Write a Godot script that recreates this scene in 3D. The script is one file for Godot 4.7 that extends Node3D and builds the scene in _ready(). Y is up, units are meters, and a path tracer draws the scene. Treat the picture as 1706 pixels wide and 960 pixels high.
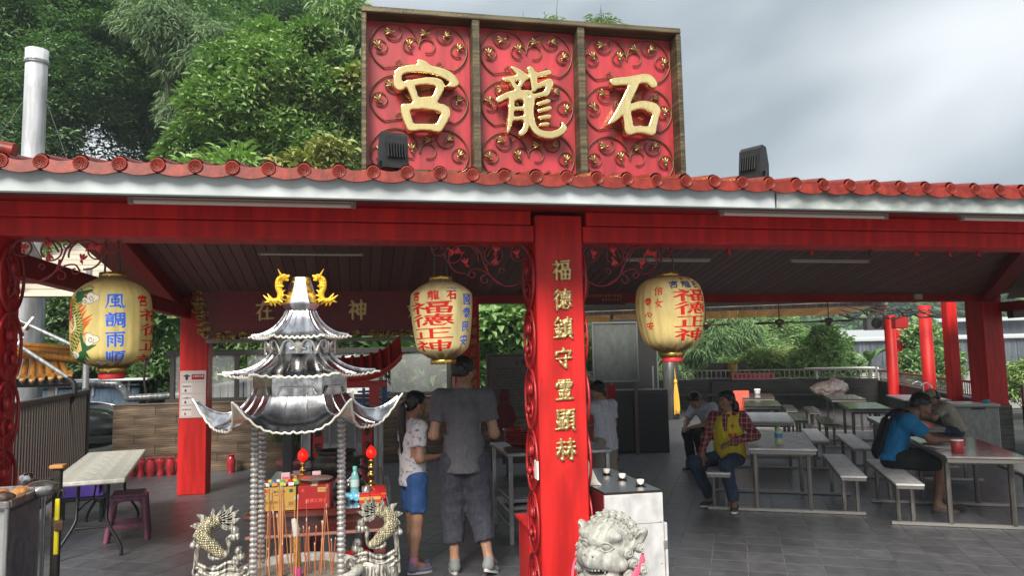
extends Node3D
# A roadside temple pavilion under an overcast sky: sign board on the roof, incense burner in front, dining tables inside.

const TAU_ = PI * 2.0
var rng := RandomNumberGenerator.new()
var mats := {}
var texs := {}
var grid_turn := deg_to_rad(-28.1)      # the floor grid and the tables stand turned to the pavilion front

func _ready():
	rng.seed = 77
	make_view()
	make_textures()
	build_ground()
	build_pavilion()
	build_signboard()
	build_back_structures()
	build_left_side()
	build_landscape()
	build_tables()
	build_lanterns()
	build_incense_burner()
	build_altar()
	build_counter_things()
	build_left_things()
	build_right_things()
	build_people()

func make_view():
	var cam := Camera3D.new()
	cam.name = "camera"
	cam.position = Vector3(0, 1.72, 0)
	cam.basis = Basis(Vector3.UP, deg_to_rad(-11.5)) * Basis(Vector3.RIGHT, deg_to_rad(5.26)) * Basis(Vector3.BACK, deg_to_rad(-1.1))
	cam.fov = 42.02
	cam.near = 0.05
	cam.far = 900.0
	add_child(cam)
	cam.current = true
	var env := Environment.new()
	env.background_mode = Environment.BG_SKY
	var sky := Sky.new()
	var sm := PanoramaSkyMaterial.new()
	sm.panorama = sky_image()
	sky.sky_material = sm
	env.sky = sky
	env.background_energy_multiplier = 0.78
	env.tonemap_mode = Environment.TONE_MAPPER_LINEAR
	env.tonemap_exposure = 1.8
	env.sdfgi_enabled = true
	env.ssao_enabled = true
	env.ssil_enabled = true
	env.fog_enabled = true
	env.fog_light_color = Color(0.80, 0.87, 0.92)
	env.fog_density = 0.0011
	var we := WorldEnvironment.new()
	we.name = "world_environment"
	we.environment = env
	add_child(we)
	var sun := DirectionalLight3D.new()
	sun.name = "sun"
	sun.light_color = Color(1.0, 0.965, 0.91)
	sun.light_energy = 1.15
	sun.light_angular_distance = 24.0
	sun.shadow_enabled = true
	add_child(sun)
	sun.look_at_from_position(Vector3(-4.0, 7.6, 8.2), Vector3.ZERO, Vector3.UP)

func sky_image() -> ImageTexture:
	# overcast: bright white veil with broad slanting blue-grey cloud bands, the same all the way round
	var w := 1024
	var h := 512
	var n := FastNoiseLite.new()
	n.seed = 5
	n.frequency = 1.0
	n.fractal_octaves = 5
	n.fractal_gain = 0.42
	var n2 := FastNoiseLite.new()
	n2.seed = 19
	n2.frequency = 1.0
	n2.fractal_octaves = 3
	var im := Image.create(w, h, false, Image.FORMAT_RGBF)
	for j in h:
		var el := (0.5 - (j + 0.5) / h) * PI
		var cy := cos(el)
		var sy := sin(el)
		for i in w:
			var az := ((i + 0.5) / w) * TAU
			var d := Vector3(cy * sin(az), sy, -cy * cos(az))
			var p := Vector3(d.x, d.y, d.z)
			if d.y > 0.0:
				var q := Vector3(d.x + d.z * 0.35, (d.y + 0.25) * 2.3 - d.x * 0.9, d.z - d.x * 0.2)
				var a := n.get_noise_3dv(q * 1.15) * 0.75 + 0.5
				var b := n2.get_noise_3dv(p * 1.0 + Vector3(7, 3, 1)) * 0.6 + 0.5
				var t := clampf(a * 0.72 + b * 0.42 - 0.08, 0.0, 1.0)
				t = smoothstep(0.25, 0.86, t)
				# a heavier bank of cloud low in the east, the rest a bright veil
				var bank := smoothstep(0.25, 0.95, d.dot(Vector3(0.80, 0.30, -0.52)))
				var c := Color(0.30, 0.35, 0.395).lerp(Color(0.80, 0.83, 0.86), clampf(t + 0.28 - bank * 0.50, 0.0, 1.0))
				im.set_pixel(i, j, c)
			else:
				im.set_pixel(i, j, Color(0.20, 0.21, 0.19))
	return ImageTexture.create_from_image(im)

# ---------------------------------------------------------------- textures and materials
func noise_tex(key: String, freq: float, lo: float, hi: float, oct := 4, stretch := Vector2(1, 1), size := 256, contrast := 1.6) -> ImageTexture:
	if texs.has(key):
		return texs[key]
	var n := FastNoiseLite.new()
	n.seed = hash(key) % 1000
	n.frequency = freq
	n.fractal_octaves = oct
	var im := Image.create(size, size, false, Image.FORMAT_RGB8)
	var r := size / TAU
	for j in size:
		for i in size:
			var a := TAU * i / size
			var b := TAU * j / size
			var v := n.get_noise_3d(cos(a) * r * stretch.x + 9.0 * cos(b), sin(a) * r * stretch.x, cos(b) * r * stretch.y + 500.0)
			v += n.get_noise_3d(sin(b) * r * stretch.y, cos(a) * r * stretch.x + 300.0, sin(a) * r * stretch.x)
			v = clampf(0.5 + 0.5 * v * contrast, 0.0, 1.0)
			var g := lerpf(lo, hi, v)
			im.set_pixel(i, j, Color(g, g, g))
	im.generate_mipmaps()
	texs[key] = ImageTexture.create_from_image(im)
	return texs[key]

# chips, scratches and drips over a finished texture
func wear(key: String, n: int, dark: float):
	var im: Image = texs[key].get_image()
	im.clear_mipmaps()
	var r := RandomNumberGenerator.new()
	r.seed = 21
	var w := im.get_width()
	for k in n:
		var a := Vector2(r.randf() * w, r.randf_range(12, w - 12))
		var b := a + Vector2(r.randf_range(-2, 2), r.randf_range(-9, 9))
		paint_line(im, a, b, r.randf_range(0.4, 1.6), 0.4, Color(dark, dark, dark, r.randf_range(0.3, 0.8)) if k % 3 else Color(1, 1, 1, 0.5))
	im.generate_mipmaps()
	texs[key] = ImageTexture.create_from_image(im)

func make_textures():
	noise_tex("blotch", 0.03, 0.72, 1.0)
	noise_tex("blotch_soft", 0.022, 0.86, 1.0)
	noise_tex("speckle", 0.25, 0.62, 1.0, 3)
	noise_tex("streak", 0.06, 0.70, 1.0, 4, Vector2(1.0, 0.08))
	noise_tex("grain", 0.09, 0.55, 1.0, 4, Vector2(0.05, 1.0))
	noise_tex("floor_grain", 0.09, 0.74, 1.0, 4, Vector2(0.08, 1.0))
	noise_tex("paint_streak", 0.05, 0.80, 1.0, 4, Vector2(1.0, 0.1))
	noise_tex("floor_wear", 0.03, 0.82, 1.0, 4, Vector2.ONE, 512, 1.3)
	noise_tex("soot", 0.04, 0.66, 1.0, 5, Vector2.ONE, 256, 1.9)
	wear("paint_streak", 40, 0.72)
	wear("floor_wear", 50, 0.8)
	noise_tex("bump", 0.10, 0.0, 1.0, 4)
	noise_tex("rough", 0.05, 0.45, 1.0, 4)
	noise_tex("gold_wear", 0.05, 0.32, 1.0, 4, Vector2(1.0, 0.3), 256, 1.9)

# o: tex, scale, bump, bump_tex, bscale, clear, rim, back, vcol, emit, alpha, rtex
func mat(key: String, col := Color(0.5, 0.5, 0.5), rough := 0.6, metal := 0.0, o := {}) -> StandardMaterial3D:
	if mats.has(key):
		return mats[key]
	var m := StandardMaterial3D.new()
	m.resource_name = key
	m.albedo_color = col.linear_to_srgb()
	m.roughness = rough
	m.metallic = metal
	m.metallic_specular = o.get("spec", 0.5)
	var sc: float = o.get("scale", 1.0)
	m.uv1_triplanar = o.get("tri", true)
	m.uv1_world_triplanar = o.get("world", false)
	m.uv1_scale = Vector3(sc, sc, sc) if not o.has("scale3") else o.scale3
	if o.has("tex"):
		m.albedo_texture = texs[o.tex]
	if o.has("bump"):
		m.heightmap_enabled = true
		m.heightmap_texture = texs[o.get("bump_tex", "bump")]
		m.heightmap_scale = o.bump
	if o.has("rtex"):
		m.roughness_texture = texs[o.rtex]
	if o.has("clear"):
		m.clearcoat_enabled = true
		m.clearcoat = o.clear
		m.clearcoat_roughness = o.get("clear_rough", 0.2)
	if o.has("rim"):
		m.rim_enabled = true
		m.rim = o.rim
		m.rim_tint = 0.6
	if o.has("back"):
		m.backlight_enabled = true
		m.backlight = o.back
	if o.get("vcol", false):
		m.vertex_color_use_as_albedo = true
	if o.has("emit"):
		m.emission_enabled = true
		m.emission = o.emit
		m.emission_energy_multiplier = o.get("energy", 1.0)
	if o.has("alpha"):
		m.transparency = BaseMaterial3D.TRANSPARENCY_ALPHA
		m.albedo_color.a = o.alpha
		m.uv1_triplanar = false
	mats[key] = m
	return m

func image_mat(key: String, im: Image, rough := 0.7, o := {}) -> StandardMaterial3D:
	if mats.has(key):
		return mats[key]
	var m := StandardMaterial3D.new()
	m.resource_name = key
	im.generate_mipmaps()
	m.albedo_texture = ImageTexture.create_from_image(im)
	m.roughness = rough
	if o.has("back"):
		m.backlight_enabled = true
		m.backlight = o.back
	mats[key] = m
	return m

# ---------------------------------------------------------------- nodes
func thing(called: String, label: String, category: String, at := Vector3.ZERO, turn := 0.0, group := "") -> Node3D:
	var o := Node3D.new()
	o.name = called
	o.position = at
	o.rotation.y = turn
	add_child(o, true)
	tag(o, label, category, group)
	return o

func tag(o: Node, label: String, category: String, group := ""):
	o.set_meta("label", label)
	o.set_meta("category", category)
	if group != "":
		o.set_meta("group", group)
	return o

func obj(called: String, mesh, m: Material, parent: Node = self, at := Vector3.ZERO, turn := 0.0) -> MeshInstance3D:
	var o := MeshInstance3D.new()
	o.name = called
	o.mesh = mesh.commit() if mesh is SurfaceTool else mesh
	o.material_override = m
	o.position = at
	o.rotation.y = turn
	parent.add_child(o, true)
	return o

func struct(called: String, mesh, m: Material, parent: Node = self, at := Vector3.ZERO, turn := 0.0) -> MeshInstance3D:
	var o := obj(called, mesh, m, parent, at, turn)
	o.set_meta("kind", "structure")
	return o

func stuff(called: String, mesh, m: Material, parent: Node = self) -> MeshInstance3D:
	var o := obj(called, mesh, m, parent)
	o.set_meta("kind", "stuff")
	return o

func copy(root: Node3D, at: Vector3, turn: float, label: String) -> Node3D:
	var r: Node3D = root.duplicate()
	r.name = String(root.name).rstrip("0123456789")
	add_child(r, true)
	r.position = at
	r.rotation.y = turn
	if label != "":
		r.set_meta("label", label)
	return r

func grid(u: float, v: float, h := 0.0) -> Vector3:
	return Vector3(u * 0.88213 + v * 0.47101, h, u * 0.47101 - v * 0.88213)

# ---------------------------------------------------------------- mesh making
func nb() -> SurfaceTool:
	var st := SurfaceTool.new()
	st.begin(Mesh.PRIMITIVE_TRIANGLES)
	st.set_smooth_group(-1)
	return st

func fin(st: SurfaceTool) -> ArrayMesh:
	st.generate_normals()
	return st.commit()

func tri(st: SurfaceTool, a: Vector3, b: Vector3, c: Vector3, ua := Vector2.ZERO, ub := Vector2.ZERO, uc := Vector2.ZERO):
	st.set_uv(ua)
	st.add_vertex(a)
	st.set_uv(ub)
	st.add_vertex(b)
	st.set_uv(uc)
	st.add_vertex(c)

func quad(st: SurfaceTool, a: Vector3, b: Vector3, c: Vector3, d: Vector3):
	tri(st, a, b, c, Vector2(0, 1), Vector2(0, 0), Vector2(1, 0))
	tri(st, a, c, d, Vector2(0, 1), Vector2(1, 0), Vector2(1, 1))

func quad_uv(st: SurfaceTool, p: Array, t: Array):
	tri(st, p[0], p[1], p[2], t[0], t[1], t[2])
	tri(st, p[0], p[2], p[3], t[0], t[2], t[3])

# a box with chamfered edges: centre, size
func box(st: SurfaceTool, c: Vector3, s: Vector3, b := Basis.IDENTITY, ch := 0.0):
	st.set_smooth_group(-1)
	var h := s * 0.5
	ch = minf(ch, minf(h.x, minf(h.y, h.z)) * 0.49)
	if ch <= 0.0:
		var k := []
		for i in 8:
			k.append(c + b * Vector3(h.x * (1 if i & 1 else -1), h.y * (1 if i & 2 else -1), h.z * (1 if i & 4 else -1)))
		quad(st, k[4], k[6], k[7], k[5])
		quad(st, k[1], k[3], k[2], k[0])
		quad(st, k[0], k[2], k[6], k[4])
		quad(st, k[5], k[7], k[3], k[1])
		quad(st, k[6], k[2], k[3], k[7])
		quad(st, k[0], k[4], k[5], k[1])
		return
	var px := []
	var py := []
	var pz := []
	for i in 8:
		var sg := Vector3(1 if i & 1 else -1, 1 if i & 2 else -1, 1 if i & 4 else -1)
		px.append(c + b * (sg * Vector3(h.x, h.y - ch, h.z - ch)))
		py.append(c + b * (sg * Vector3(h.x - ch, h.y, h.z - ch)))
		pz.append(c + b * (sg * Vector3(h.x - ch, h.y - ch, h.z)))
	quad(st, pz[4], pz[6], pz[7], pz[5])
	quad(st, pz[1], pz[3], pz[2], pz[0])
	quad(st, px[0], px[2], px[6], px[4])
	quad(st, px[5], px[7], px[3], px[1])
	quad(st, py[6], py[2], py[3], py[7])
	quad(st, py[0], py[4], py[5], py[1])
	for e in [[0, 4, 2, 6], [5, 1, 7, 3]]:
		pass
	# edges along z
	for e in [[0, 4], [1, 5], [2, 6], [3, 7]]:
		quad(st, px[e[0]], px[e[1]], py[e[1]], py[e[0]])
	for e in [[0, 1], [2, 3], [4, 5], [6, 7]]:
		quad(st, py[e[0]], py[e[1]], pz[e[1]], pz[e[0]])
	for e in [[0, 2], [1, 3], [4, 6], [5, 7]]:
		quad(st, pz[e[0]], pz[e[1]], px[e[1]], px[e[0]])
	for i in 8:
		tri(st, px[i], py[i], pz[i])

func bx(c: Vector3, s: Vector3, ch := 0.0, b := Basis.IDENTITY) -> ArrayMesh:
	var st := nb()
	box(st, c, s, b, ch)
	return fin(st)

# a swept tube through points; r a number or one radius per point
func tube(st: SurfaceTool, pts: Array, r, n := 8, cap := true, squash := 1.0):
	var m := pts.size()
	var rings := []
	var up := Vector3.UP
	var t0: Vector3 = (pts[1] - pts[0]).normalized()
	if absf(t0.dot(up)) > 0.9:
		up = Vector3.RIGHT
	var side := t0.cross(up).normalized()
	for i in m:
		var t: Vector3
		if i == 0:
			t = pts[1] - pts[0]
		elif i == m - 1:
			t = pts[i] - pts[i - 1]
		else:
			t = (pts[i + 1] - pts[i]).normalized() + (pts[i] - pts[i - 1]).normalized()
		if t.length() < 1e-7:
			t = Vector3.UP
		t = t.normalized()
		side = side - t * side.dot(t)
		if side.length() < 1e-5:
			side = t.cross(Vector3(0.3, 0.5, 0.8))
		side = side.normalized()
		var bi := t.cross(side)
		var rr := 0.0
		if r is Array:
			var e: float = float(i) / (m - 1) * (r.size() - 1)
			var e0 := mini(int(e), r.size() - 1)
			rr = lerpf(r[e0], r[mini(e0 + 1, r.size() - 1)], e - e0)
		else:
			rr = r
		var ring := []
		for k in n:
			var a := TAU * k / n
			ring.append(pts[i] + side * cos(a) * rr + bi * sin(a) * rr * squash)
		rings.append(ring)
	st.set_smooth_group(0)
	for i in m - 1:
		for k in n:
			var k2 := (k + 1) % n
			var u0 := float(k) / n
			var u1 := float(k + 1) / n
			var v0 := float(i) / (m - 1)
			var v1 := float(i + 1) / (m - 1)
			quad_uv(st, [rings[i][k], rings[i][k2], rings[i + 1][k2], rings[i + 1][k]], [Vector2(u0, v0), Vector2(u1, v0), Vector2(u1, v1), Vector2(u0, v1)])
	if cap:
		st.set_smooth_group(-1)
		for e in [0, m - 1]:
			for k in range(1, n - 1):
				if e == 0:
					tri(st, rings[e][0], rings[e][k + 1], rings[e][k])
				else:
					tri(st, rings[e][0], rings[e][k], rings[e][k + 1])
	st.set_smooth_group(-1)

func tb(pts: Array, r, n := 8, cap := true) -> ArrayMesh:
	var st := nb()
	tube(st, pts, r, n, cap)
	return fin(st)

# a turned body: profile of (radius, height); folds gives a scalloped outline
func lathe(st: SurfaceTool, prof: Array, n := 24, at := Vector3.ZERO, b := Basis.IDENTITY, smooth := true, folds := 0, depth := 0.0, u0 := 0.0, u1 := 1.0):
	st.set_smooth_group(0 if smooth else -1)
	var m := prof.size()
	for i in m - 1:
		var p: Vector2 = prof[i]
		var q: Vector2 = prof[i + 1]
		if p.distance_to(q) < 1e-6:
			continue
		for k in n:
			var a0 := TAU * lerpf(u0, u1, float(k) / n)
			var a1 := TAU * lerpf(u0, u1, float(k + 1) / n)
			var f0 := 1.0
			var f1 := 1.0
			if folds > 0:
				f0 = 1.0 + depth * absf(sin(a0 * folds * 0.5))
				f1 = 1.0 + depth * absf(sin(a1 * folds * 0.5))
			var c0 := Vector3(sin(a0), 0, cos(a0)) * f0
			var c1 := Vector3(sin(a1), 0, cos(a1)) * f1
			var ua := float(k) / n
			var ub := float(k + 1) / n
			var va := 1.0 - float(i) / (m - 1)
			var vb := 1.0 - float(i + 1) / (m - 1)
			var A := at + b * (c0 * p.x + Vector3.UP * p.y)
			var B := at + b * (c0 * q.x + Vector3.UP * q.y)
			var C := at + b * (c1 * q.x + Vector3.UP * q.y)
			var D := at + b * (c1 * p.x + Vector3.UP * p.y)
			if q.x > 1e-6:
				tri(st, A, B, C, Vector2(ua, va), Vector2(ua, vb), Vector2(ub, vb))
			if p.x > 1e-6:
				tri(st, A, C, D, Vector2(ua, va), Vector2(ub, vb), Vector2(ub, va))
	st.set_smooth_group(-1)

func lt(prof: Array, n := 24, folds := 0, depth := 0.0) -> ArrayMesh:
	var st := nb()
	lathe(st, prof, n, Vector3.ZERO, Basis.IDENTITY, true, folds, depth)
	return fin(st)

# a flat outline given depth along z (from -d/2 to d/2), placed by xf
func prism(st: SurfaceTool, poly: PackedVector2Array, d: float, xf := Transform3D.IDENTITY):
	st.set_smooth_group(-1)
	var idx := Geometry2D.triangulate_polygon(poly)
	if Geometry2D.is_polygon_clockwise(poly):
		poly.reverse()
		idx = Geometry2D.triangulate_polygon(poly)
	for i in range(0, idx.size(), 3):
		var a := poly[idx[i]]
		var b := poly[idx[i + 1]]
		var c := poly[idx[i + 2]]
		if (b - a).cross(c - a) > 0:
			var t := b
			b = c
			c = t
		tri(st, xf * Vector3(a.x, a.y, d / 2), xf * Vector3(b.x, b.y, d / 2), xf * Vector3(c.x, c.y, d / 2))
		tri(st, xf * Vector3(a.x, a.y, -d / 2), xf * Vector3(c.x, c.y, -d / 2), xf * Vector3(b.x, b.y, -d / 2))
	var n := poly.size()
	for i in n:
		var a := poly[i]
		var b := poly[(i + 1) % n]
		quad(st, xf * Vector3(a.x, a.y, d / 2), xf * Vector3(a.x, a.y, -d / 2), xf * Vector3(b.x, b.y, -d / 2), xf * Vector3(b.x, b.y, d / 2))

func pz(poly: PackedVector2Array, d: float, xf := Transform3D.IDENTITY) -> ArrayMesh:
	var st := nb()
	prism(st, poly, d, xf)
	return fin(st)

func ball(st: SurfaceTool, c: Vector3, r: Vector3, n := 10, rings := 6, b := Basis.IDENTITY):
	st.set_smooth_group(0)
	for i in rings:
		var e0 := -PI / 2 + PI * i / rings
		var e1 := -PI / 2 + PI * (i + 1) / rings
		for k in n:
			var a0 := TAU * k / n
			var a1 := TAU * (k + 1) / n
			var A := c + b * (Vector3(cos(e0) * sin(a0), sin(e0), cos(e0) * cos(a0)) * r)
			var B := c + b * (Vector3(cos(e1) * sin(a0), sin(e1), cos(e1) * cos(a0)) * r)
			var C := c + b * (Vector3(cos(e1) * sin(a1), sin(e1), cos(e1) * cos(a1)) * r)
			var D := c + b * (Vector3(cos(e0) * sin(a1), sin(e0), cos(e0) * cos(a1)) * r)
			if i < rings - 1:
				tri(st, A, B, C)
			if i > 0:
				tri(st, A, C, D)
	st.set_smooth_group(-1)

func bend(pts: Array, n: int) -> Array:   # a smooth curve through points
	var out := []
	for i in pts.size() - 1:
		var p0: Vector3 = pts[maxi(i - 1, 0)]
		var p1: Vector3 = pts[i]
		var p2: Vector3 = pts[i + 1]
		var p3: Vector3 = pts[mini(i + 2, pts.size() - 1)]
		for k in n:
			out.append(p1.cubic_interpolate(p2, p0, p3, float(k) / n))
	out.append(pts[-1])
	return out

func spiral(c: Vector3, r0: float, r1: float, a0: float, a1: float, n: int, ax := Vector3.RIGHT, ay := Vector3.UP) -> Array:
	var out := []
	for i in n + 1:
		var t := float(i) / n
		var a := lerpf(a0, a1, t)
		var r := lerpf(r0, r1, t)
		out.append(c + ax * cos(a) * r + ay * sin(a) * r)
	return out

# ---------------------------------------------------------------- smooth bodies from fields
class Field:
	var o: Vector3
	var h: float
	var nx: int
	var ny: int
	var nz: int
	var f := PackedFloat32Array()
	var k := 60.0
	func _init(lo: Vector3, hi: Vector3, cell: float, sharp := 60.0):
		o = lo
		h = cell
		k = sharp
		nx = int(ceil((hi.x - lo.x) / h)) + 1
		ny = int(ceil((hi.y - lo.y) / h)) + 1
		nz = int(ceil((hi.z - lo.z) / h)) + 1
		f.resize(nx * ny * nz)
	func span(lo: Vector3, hi: Vector3) -> Array:
		var a := ((lo - o) / h).floor()
		var b := ((hi - o) / h).ceil()
		return [maxi(0, int(a.x)), maxi(0, int(a.y)), maxi(0, int(a.z)), mini(nx - 1, int(b.x)), mini(ny - 1, int(b.y)), mini(nz - 1, int(b.z))]
	func cap(a: Vector3, b: Vector3, ra: float, rb := -1.0, sq := Vector3.ONE):
		if rb < 0.0:
			rb = ra
		var m := maxf(ra, rb) * maxf(1.0, maxf(sq.x, sq.z)) + 3.0 / k
		var mm := Vector3(m, m, m)
		var s := span(Vector3(minf(a.x, b.x), minf(a.y, b.y), minf(a.z, b.z)) - mm, Vector3(maxf(a.x, b.x), maxf(a.y, b.y), maxf(a.z, b.z)) + mm)
		var inv := Vector3(1.0 / sq.x, 1.0 / sq.y, 1.0 / sq.z)
		var A := a * inv
		var ab := b * inv - A
		var l2 := maxf(ab.length_squared(), 1e-9)
		for z in range(s[2], s[5] + 1):
			for y in range(s[1], s[4] + 1):
				var at := (z * ny + y) * nx
				for x in range(s[0], s[3] + 1):
					var p := (o + Vector3(x, y, z) * h) * inv - A
					var t := clampf(p.dot(ab) / l2, 0.0, 1.0)
					var d := (p - ab * t).length() - lerpf(ra, rb, t)
					f[at + x] += exp(-k * maxf(d, -0.3))
	func ell(c: Vector3, r: Vector3, b := Basis.IDENTITY, power := 1.0):
		var m := maxf(r.x, maxf(r.y, r.z)) + 3.0 / k
		var s := span(c - Vector3(m, m, m), c + Vector3(m, m, m))
		var bt := b.transposed()
		var rm := minf(r.x, minf(r.y, r.z))
		for z in range(s[2], s[5] + 1):
			for y in range(s[1], s[4] + 1):
				var at := (z * ny + y) * nx
				for x in range(s[0], s[3] + 1):
					var q: Vector3 = (bt * (o + Vector3(x, y, z) * h - c)) / r
					var k0 := q.length()
					var k1: float = (q / r).length()
					var d := k0 * (k0 - 1.0) / k1 if k1 > 1e-5 else -rm
					if power > 0.0:
						f[at + x] += exp(-k * maxf(d, -0.3))
					else:      # carve
						var e := exp(k * clampf(d, -0.3, 0.3))
						f[at + x] = minf(f[at + x], e)
	func cut(p: Vector3, n: Vector3, r: float):   # take away what lies beyond the plane, within r of p
		var s := span(p - Vector3(r, r, r), p + Vector3(r, r, r))
		for z in range(s[2], s[5] + 1):
			for y in range(s[1], s[4] + 1):
				var at := (z * ny + y) * nx
				for x in range(s[0], s[3] + 1):
					var d := (o + Vector3(x, y, z) * h - p).dot(n)
					if d > -0.1:
						f[at + x] = minf(f[at + x], exp(-k * minf(d, 0.3)))
	func mesh(st: SurfaceTool, xf := Transform3D.IDENTITY, noise: FastNoiseLite = null, amp := 0.0):
		var n := f.size()
		var g := PackedFloat32Array()
		g.resize(n)
		var at := 0
		for z in nz:
			for y in ny:
				for x in nx:
					var v := f[at]
					if v > 1e-4:
						g[at] = -log(v) / k
						if noise and v < 1e4:
							g[at] += noise.get_noise_3d(o.x + x * h, o.y + y * h, o.z + z * h) * amp
					else:
						g[at] = 9.0 / k
					at += 1
		var vid := PackedInt32Array()
		vid.resize(n)
		vid.fill(-1)
		var verts := PackedVector3Array()
		var off := [0, 1, nx, nx + 1, nx * ny, nx * ny + 1, nx * ny + nx, nx * ny + nx + 1]
		var edges := [[0, 1], [2, 3], [4, 5], [6, 7], [0, 2], [1, 3], [4, 6], [5, 7], [0, 4], [1, 5], [2, 6], [3, 7]]
		var cor := []
		for i in 8:
			cor.append(Vector3(i & 1, (i >> 1) & 1, (i >> 2) & 1))
		for z in nz - 1:
			for y in ny - 1:
				var b := (z * ny + y) * nx
				for x in nx - 1:
					var q := b + x
					var s0 := g[q] < 0.0
					if (g[q + 1] < 0.0) == s0 and (g[q + nx] < 0.0) == s0 and (g[q + nx + 1] < 0.0) == s0 and (g[q + off[4]] < 0.0) == s0 and (g[q + off[5]] < 0.0) == s0 and (g[q + off[6]] < 0.0) == s0 and (g[q + off[7]] < 0.0) == s0:
						continue
					var sum := Vector3.ZERO
					var cnt := 0
					for e in edges:
						var va := g[q + off[e[0]]]
						var vb := g[q + off[e[1]]]
						if (va < 0.0) != (vb < 0.0):
							sum += cor[e[0]].lerp(cor[e[1]], va / (va - vb))
							cnt += 1
					vid[q] = verts.size()
					verts.append(o + (Vector3(x, y, z) + sum / cnt) * h)
		st.set_smooth_group(0)
		for z in range(1, nz - 1):
			for y in range(1, ny - 1):
				var b := (z * ny + y) * nx
				for x in range(1, nx - 1):
					var q := b + x
					var s0 := g[q] < 0.0
					if (g[q + 1] < 0.0) != s0:
						put(st, verts, vid, xf, s0, q, q - nx, q - nx - nx * ny, q - nx * ny)
					if (g[q + nx] < 0.0) != s0:
						put(st, verts, vid, xf, s0, q, q - nx * ny, q - nx * ny - 1, q - 1)
					if (g[q + nx * ny] < 0.0) != s0:
						put(st, verts, vid, xf, s0, q, q - 1, q - 1 - nx, q - nx)
	func put(st: SurfaceTool, v: PackedVector3Array, id: PackedInt32Array, xf: Transform3D, flip: bool, a: int, b: int, c: int, d: int):
		var i := [id[a], id[b], id[c], id[d]]
		if i.min() < 0:
			return
		if not flip:
			i.reverse()
		for t in [[0, 1, 2], [0, 2, 3]]:
			for j in t:
				st.set_uv(Vector2.ZERO)
				st.add_vertex(xf * v[i[j]])

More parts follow.
